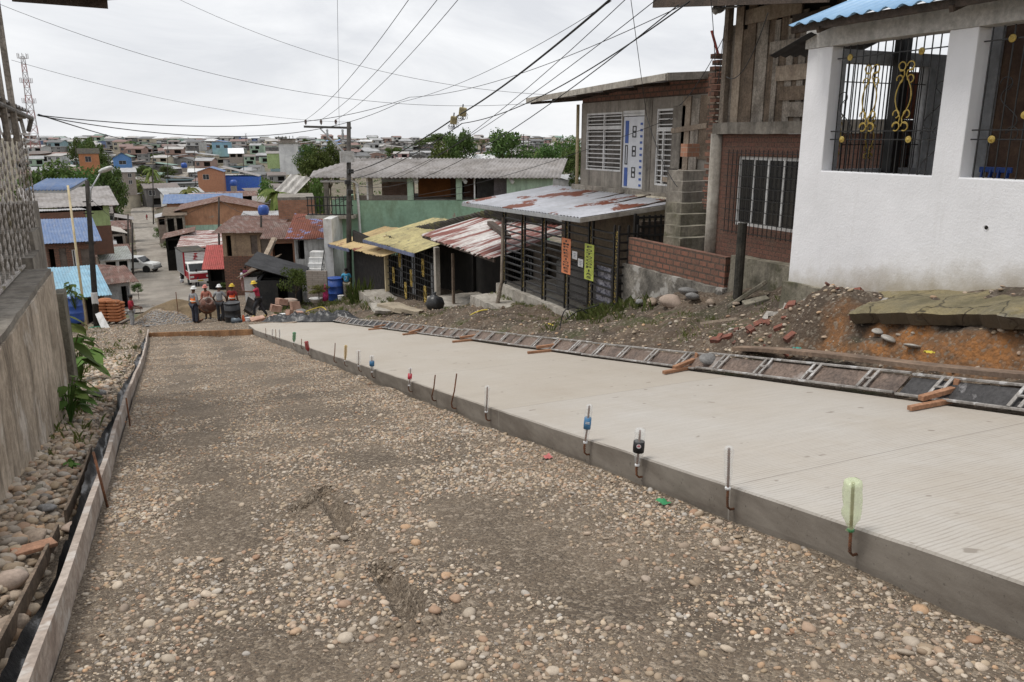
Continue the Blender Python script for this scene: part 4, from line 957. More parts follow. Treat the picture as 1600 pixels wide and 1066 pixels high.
mb.single('concrete_apron', APR, 'cracked yellowish mossy concrete apron at the foot of the white house wall', 'apron')
mb = MB()
for p0, p1, dz in (((6.95, 8.15), (6.88, 3.0), .0),): 
    n = 14
    for k in range(n):
        a = V((lerp(p0[0], p1[0], k / n), lerp(p0[1], p1[1], k / n), 0)); b_ = V((lerp(p0[0], p1[0], (k + 1) / n), lerp(p0[1], p1[1], (k + 1) / n), 0))
        a.z = P(a.y) + .47 + .02 * math.sin(k * .5); b_.z = P(b_.y) + .47 + .02 * math.sin((k + 1) * .5); mb.bar(a, b_, .20, .045)
mb.single('long_plank', M('wet_long_plank', (.27, .19, .135), (.17, .12, .088), 2, .8, .3, streak=.5, bmp=.25, sdir=(9, 1, 9)), 'long brown plank lying on the bank behind the steel forms at right', 'plank')
mb = MB(); a = onx(1095, 515, 7.5); b_ = onx(1152, 508, 7.6); mb.bar(a + V((0, 0, .1)), b_ + V((0, 0, .1)), .05, .035); mb.single('stick', WOODL, 'short pale stick lying on the bank right of the boulders', 'stick')
RUBM = M('brick_rubble', (.22, .085, .06), (.13, .07, .055), 8, .9, .4); RUBG = M('mortar_rubble', (.40, .375, .34), (.3, .28, .25), 6, .9, .3, bmp=.3)
for i in range(38):
    x, y = R.gauss(7.6, .3), R.gauss(8.1, .62)
    if not (6.8 < x < 8.3): continue
    s = R.uniform(.025, .085); gy = i % 5 == 0
    mb = MB(); rough_box(mb, (-s, -s * .55, -s * .35), (s, s * .55, s * .35), s * .3, s * .7, i)
    m_ = Euler((R.uniform(-.6, .6), R.uniform(-.6, .6), R.uniform(0, 3))).to_matrix(); c_ = V((x, y, zbk(x, y) + s * .25)); mb.v = [tuple(m_ @ V(q) + c_) for q in mb.v]
    lab_ = 'pale mortar lump in the rubble heap at the white house corner' if gy else 'broken brick piece in the rubble heap at the white house corner'
    mb.single('mortar_lump' if gy else 'brick_piece', RUBG if gy else RUBM, lab_, 'rubble', 'mortar lumps in the rubble heap' if gy else 'brick pieces in the rubble heap')
for i, (px, py, X, sc_) in enumerate(((1376, 478, 7.5, .08), (1392, 488, 7.4, .10), (1432, 494, 7.35, .08), (1366, 466, 7.7, .06))):
    g = onx(px, py, X); boulder(g.x, g.y, zbk(g.x, g.y) + sc_ * .5, sc_ * 2.2, RUBG, ['grey broken concrete chunk at the apron left end', 'second grey concrete chunk along the apron edge', 'rightmost grey concrete chunk under the apron edge', 'small concrete chunk topmost above the rubble heap'][i], 'concrete chunk', seed=50 + i, rz=i, fl=.6, name='concrete_chunk')
for px, py, X, mt, lab in ((1248, 516, 7.2, flat('teal_scrap', (.05, .32, .28)), 'strip of teal plastic on the rubble slope'), (1452, 550, 7.15, flat('yellow_scrap', (.62, .5, .06)), 'yellow rag caught on the orange clay face'),
                           (855, 720, None, flat('red_scrap', (.5, .14, .13)), 'crumpled red wrapper on the gravel beside the slab'), (1036, 793, None, flat('green_cap', (.04, .26, .10)), 'green bottle cap on the gravel by the slab'), (593, 598, None, flat('blue_scrap', (.16, .18, .45)), 'blue scrap lying against the slab edge')):
    g = onx(px, py, X) if X else g_at(px, py); z = (zbk(g.x, g.y) if X else zg(g.x, g.y)) + .03
    if X and px == 1452: z = g.z
    mb = MB(); n_ = 5
    for j in range(n_):
        for k in range(n_): mb.v.append((g.x + (k - 2) * .018, g.y + (j - 2) * .022, z + .03 * nz(k * .9, j * .9, 1, px)))
    mb.f = [(j * n_ + k, j * n_ + k + 1, (j + 1) * n_ + k + 1, (j + 1) * n_ + k) for j in range(n_ - 1) for k in range(n_ - 1)]
    mb.single('litter', mt, lab, 'litter', None, True)

# ================================================================== house of planks over brick, with stairs
XB = 10.2
t = thing('plank_house', 'two storey house with grey plank upper floor over dark brick', 'house', (11.5, 11, -2.2))
mb = MB(); mb.wall(8.95, 12.9, -3.4, .06, [(10.72, 12.32, -1.62, -.34)], lambda u, w, z: (XB + w, u, z), .18); mb.build('brick_wall', BRICKD, t)
w_ = MB(); 
for y0, y1, z0, z1 in ((10.72, 12.32, -1.62, -1.56), (10.72, 12.32, -.40, -.34), (10.72, 10.78, -1.56, -.4), (12.26, 12.32, -1.56, -.4), (11.1, 11.14, -1.56, -.4), (11.5, 11.54, -1.56, -.4), (11.88, 11.92, -1.56, -.4)): w_.mm((XB + .03, y0, z0), (XB + .09, y1, z1))
wn = w_.build('window_frame', WHITEP, t)
mb = MB(); mb.mm((XB + .055, 10.78, -1.56), (XB + .06, 12.26, -.4)); mb.build('pane', M('dark_window_glass', (.015, .015, .017), (.03, .028, .026), 1, .15, .1, bmp=0, spec=.6), wn)
mb = MB()
for k in range(17): u = 10.6 + k * .12; mb.tube([(XB - .07, u, -1.78), (XB - .07, u, -.22)], .008, 5)
for k in range(8): z = -1.75 + k * .21; mb.tube([(XB - .08, 10.55, z), (XB - .08, 12.6, z)], .007, 5)
mb.build('window_bars', BLACKM, t)
mb = MB(); rough_box(mb, (XB - .12, 8.95, .062), (XB + .3, 13.0, .27), .012, .3, 3); mb.build('floor_beam', CONC, t)
mb = MB(); mb.tube([(XB - .02, 12.95, -3.2), (XB - .02, 12.95, .07)], .13, 12); mb.build('column', CONCL, t, True)
y = 10.42; i = 0
while y < 12.75:
    w = R.uniform(.12, .24); z1 = R.uniform(1.9, 2.45); z0 = .26
    mb = MB(); mb.box((XB + .06 + .02 * (i % 2), y + w / 2, (z0 + z1) / 2), (.025, w - .008, z1 - z0), (0.0, 0, R.uniform(-.01, .01))); mb.build('plank', [PLANK, PLANKB, PLANK, WOODL][R.randrange(4)], t); y += w; i += 1
for y0, y1, z0, z1, mt in ((10.42, 11.7, 1.42, 1.62, PLANK), (10.42, 11.4, .62, .85, PLANKB), (10.42, 11.5, .95, 1.2, WOODL), (11.0, 12.4, 2.0, 2.25, WOODL), (10.42, 11.2, .34, .58, PLANK), (10.42, 11.2, 1.70, 2.0, WOODD)):
    mb = MB(); mb.box((XB + .02, (y0 + y1) / 2, (z0 + z1) / 2), (.025, y1 - y0, z1 - z0), (R.uniform(-.03, .03), 0, 0)); mb.build('cross_plank', mt, t)
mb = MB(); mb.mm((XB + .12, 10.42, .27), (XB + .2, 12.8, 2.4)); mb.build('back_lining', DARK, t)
mb = MB(); mb.bar((XB, 12.85, .27), (XB, 12.85, 2.6), .12, .12); mb.build('corner_post', WOOD, t, bev=.006)
for k, x_ in enumerate((XB + .25, XB + 2.5)):
    mb = MB(); mb.bar((x_, 9.0 if k else 10.38, .27), (x_, 9.0 if k else 10.38, 2.6), .12, .12); mb.build('corner_post', WOODD, t)
mb = MB(); mb.mm((XB + .182, 8.97, -3.4), (14, 9.07, .26)); mb.build('side_wall', BRICKD, t)
mb = MB(); mb.mm((XB + .3, 8.98, .27), (14, 9.05, .95)); mb.build('side_parapet', M('red_side_wall', (.28, .1, .06), (.2, .07, .05), 2), t)
mb = MB(); a = onx(1050, -2, 9.0)
mb.sheet((9.0, 13.6, 2.50), (9.0, 9.2, 1.98), (13.5, 9.2, 3.2), (13.5, 13.6, 3.3), 16, .02, 4, .02); mb.build('roof', BLKR, t)
mb = MB(); mb.bar((9.02, 13.6, 2.44), (9.02, 9.2, 1.92), .05, .14); mb.build('fascia', WOODD, t)
for k in range(7):
    y = 9.6 + k * .62; z = 1.93 + (y - 9.2) * .118; mb = MB(); mb.bar((9.05, y, z), (XB + .4, y, z + .2), .05, .08); mb.build('rafter', WOODD, t)
mb = MB()
for k in range(26):
    z = -1.4 + k * .115; mb.mm((XB + .0 - (.05 if k % 2 else 0), 13.1, z), (XB + .2, 13.28, z + .085))
mb.build('toothed_brick_pillar', BRICK, t)
mb = MB(); mb.box((XB - .02, 13.2, 1.75), (.02, .05, .5), (0, -.5, .2)); mb.build('red_flag', REDR, t)
a = onx(1122, 14, 9.9); tl = thing('wall_lamp', 'grey street lamp head under the plank house eave', 'lamp', tuple(a))
mb = MB(); mb.lathe([(.02, -.16), (.07, -.1), (.085, .05), (.06, .15), (.03, .19)], a, 12, Euler((0, 1.35, .3)).to_matrix()); mb.build('lamp_shade', GALV, tl, True)
mb = MB(); mb.tube([a + V((.15, 0, .03)), a + V((.45, -.2, .05))], .02, 6); mb.build('arm', GALV, tl)
mb = MB(); mb.lathe([(.001, -.08), (.05, -.05), (.055, 0)], a + V((-.05, 0, -.03)), 10); mb.build('lens', flat('lamp_lens', (.6, .6, .58)), tl)
# ground platform and stairs
mb = MB(); rough_box(mb, (9.95, 8.9, -4.2), (XB - .003, 12.05, -2.16), .03, .3, 8); mb.single('platform', CONCM, 'mossy concrete platform in front of the brick wall window', 'platform')
t = thing('stairs', 'worn concrete stairs climbing beside the brick house', 'stairs', (10.6, 14, -2.5))
for k in range(2, 9):
    mb = MB(); rough_box(mb, (9.68 + .18 * k, 13.3 + .25 * k, -2.5 + .22 * k - .33), (10.55 + .2 * k, 13.3 + .25 * k + .6, -2.5 + .22 * k), .012, .2, k); mb.build('step', CONCM if k < 6 else CONC, t)
mb = MB(); a = ony(1078, 235, 14.9); mb.box(a, (.32, .25, .28)); mb.build('brick_block', BRICKF, t)
# low brick wall, post, slabs
mb = MB(); mb.wall(12.15, 15.6, -2.82, -2.22, [], lambda u, w, z: (9.92 + w, u, z + .0), .14)
t = thing('low_brick_wall', 'low red brick wall on a crumbling concrete base below the stairs', 'wall', (9.9, 13.9, -3.4)); mb.build('brickwork', BRICK, t)
mb = MB(); rough_box(mb, (9.84, 12.1, -4.4), (10.1, 15.7, -2.823), .03, .2, 11); mb.build('base', M('crumbling_base', (.24, .22, .19), (.10, .092, .08), 2.5, .9, .4, bmp=.5, bsc=20, patch=(.4, .38, .35), psc=1.8), t)
mb = MB(); mb.tube([(9.6, 11.36, -3.0), (9.6, 11.36, -1.48)], .085, 10); mb.single('concrete_post', M('mossy_black_post', (.06, .055, .045), (.035, .033, .028), 4, .9, .4, bmp=.4), 'dark mossy concrete post standing at the end of the low brick wall', 'post', smooth=False)
for i, (px, py, px2, py2, X) in enumerate(((1140, 478, 1195, 442, 9.3), (1162, 476, 1200, 466, 9.2))):
    a, b_ = onx(px, py, X), onx(px2, py2, X + .35); mb = MB(); mb.bar(a, b_, .34, .07); mb.single('broken_slab', CONCM, ['broken concrete slab leaning up against the platform', 'smaller broken slab lying under the leaning slab'][i], 'slab', bev=.012)
mb = MB(); rough_box(mb, (XW - .07, 7.9, -3.2), (XW + .1, 8.92, -2.02), .04, .1, 21); mb.single('footing', CONCM, 'exposed mossy footing at the far corner of the white house', 'footing')

# ================================================================== house with white louvre windows and blue-white door
XH = 12.0
HC = M('bare_render', (.33, .30, .26), (.25, .225, .195), 1.2, .9, .15, streak=.5, bmp=.2)
t = thing('louvre_house', 'grey rendered upper house with white louvre windows and patterned blue door', 'house', (13.5, 19, -1.5))
mb = MB(); mb.wall(15.3, 21.7, -4.5, .98, [(19.42, 21.4, -.93, .68), (18.32, 19.38, -1.34, .70), (16.7, 17.75, -1.2, .70)], lambda u, w, z: (XH + w, u, z), .16); mb.build('front_wall', HC, t)
mb = MB(); mb.wall(XH + .162, 17, -4.5, .9, [], lambda u, w, z: (u, 21.54 + w, z), .16); mb.build('side_wall', HC, t)
mb = MB(); mb.mm((XH + .9, 15.3, -1.4), (XH + 1.0, 21.5, 1.2)); mb.build('inner_room', DARK, t)
mb = MB(); mb.prism([(15.3, .982), (21.7, .982), (21.7, 1.12), (15.3, 1.45)], XH + .02, XH + .14, lambda p, w: V((w, p[0], p[1]))); mb.build('brick_infill', BRICK, t)
def louvre(y0, y1, z0, z1, nslat, mull, par, X=XH):
    w = MB(); e = .05
    for (a0, a1, b0, b1) in ((y0, y1, z0, z0 + e), (y0, y1, z1 - e, z1), (y0, y0 + e, z0 + e, z1 - e), (y1 - e, y1, z0 + e, z1 - e)): w.mm((X + .01, a0, b0), (X + .07, a1, b1))
    for m in mull: w.mm((X + .01, m - e / 2, z0 + e), (X + .07, m + e / 2, z1 - e))
    f = w.build('louvre_window', WHITEP, par)
    for k in range(nslat):
        z = z0 + e + (z1 - z0 - 2 * e) * (k + .5) / nslat; mb = MB(); mb.bar((X + .03, y0 + e, z), (X + .03, y1 - e, z), .012, .028); mb.build('slat', WHITEP, f)
    mb = MB(); mb.mm((X + .10, y0 + e, z0 + e), (X + .11, y1 - e, z1 - e)); mb.build('curtain', M('grey_curtain', (.17, .155, .14), (.09, .08, .072), 2, .9, .2, streak=.8, sdir=(9, 9, .2)), f)
louvre(19.42, 21.4, -.93, .27, 9, (20.4,), t); louvre(19.42, 21.4, .27, .68, 3, (20.4,), t); louvre(18.32, 19.38, .56, .70, 2, (), t); louvre(16.7, 17.75, -1.2, .2, 10, (17.45,), t); louvre(16.7, 17.75, .2, .70, 3, (), t)
mb = MB(); mb.mm((XH + .03, 18.36, -1.34), (XH + .08, 19.36, .54)); d = mb.build('door', M('white_door', (.68, .69, .72), (.6, .61, .64), 3, .5, .05, bmp=.02), t)
DB = flat('door_blue', (.06, .12, .38))
for (a0, a1, b0, b1, mt) in ((19.1, 19.26, -.15, .44, DB), (19.1, 19.26, -1.30, -.8, DB), (18.72, 18.9, .0, .3, BLACKM), (18.72, 18.9, -.5, -.22, BLACKM), (18.72, 18.9, -1.06, -.78, BLACKM), (19.12, 19.25, -.72, -.2, BLACKM)):
    mb = MB()
    if mt is DB: mb.mm((XH + .018, a0, b0), (XH + .034, a1, b1))
    else:
        e = .03
        for q in ((a0, a1, b0, b0 + e), (a0, a1, b1 - e, b1), (a0, a0 + e, b0 + e, b1 - e), (a1 - e, a1, b0 + e, b1 - e)): mb.mm((XH + .018, q[0], q[2]), (XH + .034, q[1], q[3]))
        if b1 - b0 < .4: mb.mm((XH + .016, a0 + .05, b0 + .12), (XH + .036, a1 - .05, b0 + .17))
    mb.build('door_panel', mt, d)
mb = MB()
for k in range(11): mb.mm((XH + .018, 18.42, -1.28 + k * .16), (XH + .034, 18.52, -1.22 + k * .16))
mb.build('door_squares', DB, d)
mb = MB(); mb.mm((XH - .02, 17.95, -1.5), (XH + .1, 18.28, .98)); mb.build('pillar', CONC, t, bev=.008)
for (y0, y1, z0, z1, mt) in ((16.3, 16.62, -1.2, .95, WOODL), (15.95, 16.25, -1.1, .9, PLANK), (15.4, 15.92, -.5, .95, PLANKB), (16.5, 17.0, -.75, .75, CONC)):
    mb = MB(); mb.box((XH - .03, (y0 + y1) / 2, (z0 + z1) / 2), (.03, y1 - y0, z1 - z0), (.02, 0, 0)); mb.build('plank', mt, t)
for a, b_ in (((15.6, .27), (17.0, .16)), ((15.9, -1.1), (17.3, -1.02))):
    mb = MB(); mb.bar((XH - .06, a[0], a[1]), (XH - .06, b_[0], b_[1]), .03, .12); mb.build('batten', WOODL, t)
mb = MB(); mb.tube([(XH - .1, 21.75, -1.6), (XH - .1, 21.75, .95)], .05, 8); mb.build('downpipe', CREAM, t, True)
mb = MB(); rough_box(mb, (XH - .25, 15.5, -1.62), (XH - .003, 21.8, -1.37), .012, .3, 4); mb.build('ledge', CONC, t)
A, B, C2, D = onx(825, 156, 10.9), onx(1040, 118, 10.9), V((15, 15.0, 1.62)), V((15, 23.0, 1.45))
mb = MB(); mb.sheet(B, A, D, V((15, B.y, 1.62)), 24, .02, 4, .02); mb.build('roof', TIN, t, True)
mb = MB(); mb.bar(A + V((-.02, .05, -.03)), B + V((-.02, -.05, -.03)), .05, .15); mb.build('fascia', CONCL, t, bev=.005)
mb = MB(); mb.bar(B + V((0, -.06, -.03)), V((15, B.y - .06, 1.58)), .05, .17); mb.build('fascia', CONC, t, bev=.005)
for k in range(6):
    f_ = k / 5; q = B.lerp(A, f_); mb = MB(); mb.bar(q + V((.1, 0, -.1)), V((13, q.y, q.z + .06)), .05, .08); mb.build('rafter', WOODD, t)
# side room under the stairs
mb = MB(); mb.mm((11.6, 15.2, -4), (11.75, 18, -1.45)); mb.single('cream_room_wall', M('cream_wall', (.48, .43, .34), (.4, .36, .28), 1.5, streak=.3), 'cream wall in shade behind the low brick wall', 'wall')
t = thing('lattice_gate', 'black lattice gate in the shade below the stairs', 'gate', (11.0, 15.6, -3))
mb = MB()
for k in range(7): x_ = 10.25 + k * .16; mb.bar((x_, 15.75, -2.9), (x_, 15.75, -1.75), .05, .03, (0, 1, 0))
for k in range(6): z = -2.85 + k * .21; mb.bar((10.2, 15.73, z), (11.3, 15.73, z), .03, .05)
mb.build('lattice', BLACKM, t)
for k in range(2):
    mb = MB(); mb.bar((10.18 + 1.14 * k, 15.75, -3.2), (10.18 + 1.14 * k, 15.75, -1.7), .06, .06, (0, 1, 0)); mb.build('gate_post', BLACKM, t)
# ================================================================== copy shop with iron grille
XS = 9.7
t = thing('copy_shop', 'open shop behind black iron grille under pale tin roof, with copy service signs', 'shop', (10.8, 19, -4.4))
FL = -4.38
mb = MB(); rough_box(mb, (XS - .16, 15.7, -5.6), (12.0, 22.5, FL), .02, .3, 2); mb.build('floor_slab', CONCL, t)
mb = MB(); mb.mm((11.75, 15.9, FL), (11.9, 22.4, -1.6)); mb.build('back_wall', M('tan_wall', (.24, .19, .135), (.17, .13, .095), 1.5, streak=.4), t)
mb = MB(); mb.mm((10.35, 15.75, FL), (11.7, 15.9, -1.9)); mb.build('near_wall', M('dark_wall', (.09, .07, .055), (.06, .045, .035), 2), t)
A, B, C2, D = onx(722, 316, 9.0), onx(907, 340, 9.0), V((11.95, 15.75, -1.43)), V((11.95, 23.4, -1.5))
mb = MB(); mb.sheet(A, B, C2, D, 46, .016, 4, .006, 2); mb.build('roof', TINP, t, True)
for a, b_ in ((A, B), (B, C2)):
    mb = MB(); o_ = V((0, 0, -.07)); mb.bar(a + o_, b_ + o_, .03, .10); mb.build('fascia', GALV if a is A else CONCL, t, bev=.004)
for k in range(7):
    q = B.lerp(A, k / 6); mb = MB(); mb.bar(q + V((.1, 0, -.08)), V((11.8, q.y, q.z + .38)), .05, .07); mb.build('rafter', WOODD, t)
px_post = [788, 818, 850, 886, 923, 963]
ysp = [onx(p, 400, XS).y for p in px_post]
ORN = M('gold_ornament', (.36, .26, .07), (.02, .02, .02), 22, .5, .3, bmp=.2, lo=.48, hi=.52)
for i, y in enumerate(ysp):
    mb = MB()
    for d in (-.10, .10): mb.bar((XS, y + d, FL), (XS, y + d, -1.95), .045, .045, (1, 0, 0))
    pc = mb.build('grille_post', BLACKM, t)
    mb = MB()
    for k in range(22):
        z = FL + .15 + k * .1; ring(mb, V((XS, y, z)), .038, .009, V((0, 1, 0)), V((0, 0, 1)), 0, 2 * math.pi, 8)
    mb.build('post_ornament', ORN, pc)
yq = sorted(ysp)
for y0, y1 in zip(yq, yq[1:]):
    for k in range(12):
        z = FL + .14 + k * .19; mb = MB(); mb.bar((XS, y0 + .12, z), (XS, y1 - .12, z), .06, .034); mb.build('louvre_bar', BLACKM, t)
for x_ in (9.95, 10.2):
    mb = MB(); mb.bar((x_, yq[0] - .1, FL), (x_, yq[0] - .1, -1.95), .05, .05, (1, 0, 0)); mb.build('grille_post', BLACKM, t)
mb = MB()
for k in range(12): z = FL + .14 + k * .19; mb.bar((XS + .03, yq[0] - .1, z), (10.35, yq[0] - .1, z), .022, .05)
mb.build('side_bars', BLACKM, t)
def sign(px0, py0, px1, py1, word, mat, lab):
    a, b_ = onx(px0, py0, XS - .05), onx(px1, py1, XS - .05)
    yc = (a.y + b_.y) / 2; w = abs(a.y - b_.y); h = a.z - b_.z
    s = thing('sign', lab, 'sign', (XS - .05, yc, b_.z), group='paper signs on the shop grille')
    mb = MB(); mb.mm((XS - .052, yc - w / 2, b_.z), (XS - .046, yc + w / 2, a.z)); mb.build('panel', mat, s)
    mb = MB(); n = len(word); st = (h - .06) / n
    for k, ch in enumerate(word):
        glyph(mb, ch, (XS - .055, yc, a.z - .03 - st * (k + .5)), w * .62 / max(GLY[ch][2], .5), st * .92, V((0, -1, 0)), V((0, 0, 1)))
    mb.build('lettering', BLACKM, s)
sign(878, 371, 891, 430, 'IMPRESIONES', flat('sign_orange', (.85, .30, .14)), 'narrow orange sign reading IMPRESIONES on the shop grille')
sign(914, 380, 927, 440, 'FOTOCOPIAS', flat('sign_lime', (.55, .62, .12)), 'narrow lime green sign reading FOTOCOPIAS on the shop grille')
for i, (px, py) in enumerate(((898, 399), (907, 411))):
    a = onx(px, py, XS - .04); mb = MB(); mb.box(a, (.004, .26, .2)); o = mb.single('notice', LWHT, ['white paper notice on the grille, nearer the orange sign', 'white paper notice on the grille, lower, nearer the lime sign'][i], 'notice', 'paper notices on the shop grille')
    mb = MB()
    for k in range(3): mb.box(a + V((-.004, 0, .04 - k * .04)), (.002, .14 - .02 * k, .012))
    mb.build('print_lines', M('notice_ink', (.3, .3, .34), None, 4), o)
CL = M('crumpled_foil', (.42, .41, .46), (.05, .05, .08), 9, .3, .4, bmp=.6, bsc=14, metal=.3)
a = onx(943, 446, XS + .06); mb = MB(); n = 9
for j in range(14):
    for k in range(n): mb.v.append((a.x + .05 * nz(k, j, .9, 2), a.y + (k - 4) * .085, a.z + (6.5 - j) * .07))
mb.f = [(j * n + k, j * n + k + 1, (j + 1) * n + k + 1, (j + 1) * n + k) for j in range(13) for k in range(n - 1)]
mb.single('plastic_sheet', CL, 'silvery patterned plastic sheet hanging inside the shop grille at right', 'plastic sheet', smooth=True)
mb = MB(); mb.mm((10.6, 17.2, FL), (11.1, 20.5, FL + .9)); mb.single('counter', M('counter_grey', (.20, .19, .18), (.15, .14, .13), 2), 'low grey counter inside the copy shop behind the grille', 'counter', bev=.01)
mb = MB(); rough_box(mb, (8.7, 17.0, -5.6), (9.5, 22.6, -4.72), .05, .25, 6); mb.single('apron_slab', CONCL, 'worn concrete apron in front of the copy shop plinth', 'apron')
# leaning post
a, b_, c_ = onx(786, 340, 9.25), onx(784, 440, 9.2), onx(768, 512, 8.7)
mb = MB(); mb.tube([a, b_, c_ + V((0, 0, -.15))], [.045, .055, .07], 8); t = thing('leaning_post', 'rough grey wooden post propping the corner of the shop roof', 'post', tuple(c_)); mb.build('shaft', WOOD, t, True)
mb = MB(); mb.tube([onx(787, 480, 8.75), onx(757, 515, 8.5)], .05, 7); mb.build('foot_prop', PLANKB, t)
# ================================================================== open porch with red-white roof
XP = 10.0
t = thing('open_porch', 'open porch with rust striped tin roof and dark barred doors behind', 'porch', (11, 26, -6.2))
Fz = -6.05
mb = MB(); rough_box(mb, (9.55, 22.7, -7.2), (14, 29.5, Fz), .03, .3, 3); mb.build('floor', CONCL, t)
A, B = onx(656, 366, 9.25), onx(786, 402, 9.25)
A = V((9.25, 29.6, A.z)); B = V((9.25, 22.75, B.z if B.z < -3 else -3.35))
mb = MB(); A = onx(657, 367, 9.3); B = onx(768, 404, 9.3); C2 = V((12.6, 22.6, B.z + .75)); D = V((12.6, 29.4, A.z + .75))
PC2 = C2; mb.sheet(B, A, D, C2, 26, .03, 4, .006, 3, .18, .1); mb.build('roof', TINR, t, True)
mb = MB(); mb.bar(V((10.6, 24.0, (B.z + A.z) / 2 + .42)), V((11.3, 27.2, (B.z + A.z) / 2 + .55)), .22, .14); mb.build('roof_timber', WOODD, t)
mb = MB(); mb.bar(B + V((.1, 0, -.08)), A + V((.1, 0, -.08)), .06, .09); mb.build('eave_beam', WOODD, t)
for y, w, mt in ((29.55, .24, CONCL), (27.7, .12, PLANKB)):
    mb = MB(); mb.bar((XP, y, -6.7), (XP, y, -4.15), w, w * .8, (1, 0, 0)); mb.build('post', mt, t, bev=.02)
mb = MB(); mb.wall(22.7, 29.6, Fz, -3.6, [(24.2, 25.3, Fz, -4.0), (26.2, 28.6, Fz + .1, -4.0)], lambda u, w, z: (12.6 + w, u, z), .15); mb.build('back_wall', M('porch_dark_wall', (.20, .175, .155), (.13, .115, .1), 2), t)
mb = MB(); mb.mm((12.9, 22.7, Fz), (13.0, 29.6, -3.6)); mb.build('inner_wall', M('porch_inner_wall', (.10, .085, .07), None, 2), t)
mb = MB()
for k in range(11): mb.bar((12.58, 26.25 + k * .23, Fz + .1), (12.58, 26.25 + k * .23, -4.0), .03, .03, (1, 0, 0))
for k in range(8): mb.bar((12.56, 26.2, Fz + .25 + k * .25), (12.56, 28.6, Fz + .25 + k * .25), .02, .03)
mb.build('door_bars', BLACKM, t)
for y in (26.75, 27.35, 28.0):
    mb = MB(); mb.mm((12.68, y - .2, Fz + .3), (12.7, y + .2, -4.4)); mb.build('pane', M('frosted_glass', (.34, .35, .36), (.22, .23, .24), 3, .3, .2), t)
for y in (26.55, 27.6, 24.2):
    mb = MB(); mb.tube([(12.3, y, Fz), (12.3, y, -4.9)], .03, 6); mb.build('white_stick', WHITEP, t)
# ================================================================== gate enclosure and slat fence, with low roofs
t = thing('gate_enclosure', 'black ornamental gates under a mossy yellow fibre roof', 'gate', (10, 33, -7))
y0, y1 = 29.75, 36.9; zb0 = -6.75; zb1 = -7.35
n = 22
for k in range(n + 1):
    y = lerp(y0, y1, k / n); zb = lerp(zb0, zb1, k / n); w = .07 if k % 4 == 0 else .03
    mb = MB(); mb.bar((XP, y, zb), (XP, y, -4.45), w, w, (1, 0, 0)); mb.build('bar', BLACKM, t)
for k in range(9):
    f_ = (k + .5) / 9; mb = MB(); mb.bar((XP - .02, y0, lerp(zb0, -4.5, f_)), (XP - .02, y1, lerp(zb1, -4.5, f_)), .03, .035); mb.build('cross_bar', BLACKM, t)
for k, (y, z) in enumerate(((31.2, -5.2), (32.9, -5.9), (34.6, -5.3), (35.7, -6.2), (31.0, -6.3), (33.8, -6.6))):
    mb = MB(); lyre(mb, V((XP - .05, y, z)), .7, .14, .02, V((0, 1, 0)), V((0, 0, 1))); mb.build('gold_scroll', GOLD, t)
for k, y in enumerate((30.6, 33.2, 35.2)):
    mb = MB(); mb.mm((XP + .15, y - .25, lerp(zb0, zb1, .4) + .3), (XP + .17, y + .25, -5.0)); mb.build('pane', MATS['frosted_glass'], t)
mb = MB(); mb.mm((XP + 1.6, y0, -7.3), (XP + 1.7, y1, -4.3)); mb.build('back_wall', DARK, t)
mb = MB(); A, B = onx(568, 374, 9.3), onx(648, 396, 9.3); mb.sheet(B, A, V((12.8, A.y - .3, A.z + .95)), V((12.8, B.y - .3, B.z + .95)), 30, .03, 4, .01, 3, .1, .06); mb.build('roof', YELR, t, True)
mb = MB(); mb.bar(A + V((-.02, 0, -.08)), B + V((-.02, 0, -.08)), .05, .14); mb.build('blue_fascia', M('blue_grey_board', (.14, .16, .25), (.1, .11, .16), 3), t)
for y in (36.9,):
    mb = MB(); mb.bar((XP - .05, y, -7.4), (XP - .05, y, -4.5), .18, .18, (1, 0, 0)); mb.build('post', CREAM, t, bev=.01)
mb = MB(); rough_box(mb, (8.7, 30.0, -8.2), (9.95, 37.5, -7.16), .04, .3, 5); mb.single('ramp_slab', CONCL, 'smooth concrete ramp slab in front of the black gates', 'ramp')
mb = MB(); g = onx(638, 478, 9.0)
for k, (px, py, X, s) in enumerate(((600, 487, 8.2, .5), (625, 482, 8.4, .6), (640, 490, 8.2, .4))):
    g = onx(px, py, X); m1 = MB(); rough_box(m1, (-s, -s * 1.1, -.05), (s, s * 1.1, .06), .05, .15, k); m_ = Euler((.1, .14, .5 * k)).to_matrix(); m1.v = [tuple(m_ @ V(q) + V((g.x, g.y, H(g.x, g.y) + .14))) for q in m1.v]
    m1.single('pavement_slab', CONCL if k == 0 else M('tan_slab', (.40, .34, .25), (.3, .25, .19), 3, bmp=.3), ['cracked grey pavement slab lying loose by the spiky plant', 'broken tan pavement slab lying in front of the ramp', 'smaller tan slab piece nearest the concrete lane'][k], 'slab')
t = thing('slat_fence', 'tall fence of dark vertical slats under an ochre roof', 'fence', (10, 40, -8.5))
for k in range(40):
    y = 37.1 + k * .175; zb = lerp(-7.4, -8.4, k / 39); mb = MB(); mb.bar((XP + .02, y, zb), (XP + .02, y, -5.0), .12, .03, (1, 0, 0)); mb.build('slat', M('dark_slat', (.035, .032, .03), (.06, .053, .048), 4, .8, .4), t)
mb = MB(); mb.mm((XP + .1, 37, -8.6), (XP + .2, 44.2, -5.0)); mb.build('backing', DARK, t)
A, B = onx(512, 381, 9.2), onx(600, 402, 9.2); mb = MB(); mb.sheet(B, A, V((12.5, A.y - .4, A.z + .9)), V((12.5, B.y - .4, B.z + .9)), 30, .03, 4, .01, 3, .1, .06); mb.build('roof', OCHR, t, True)
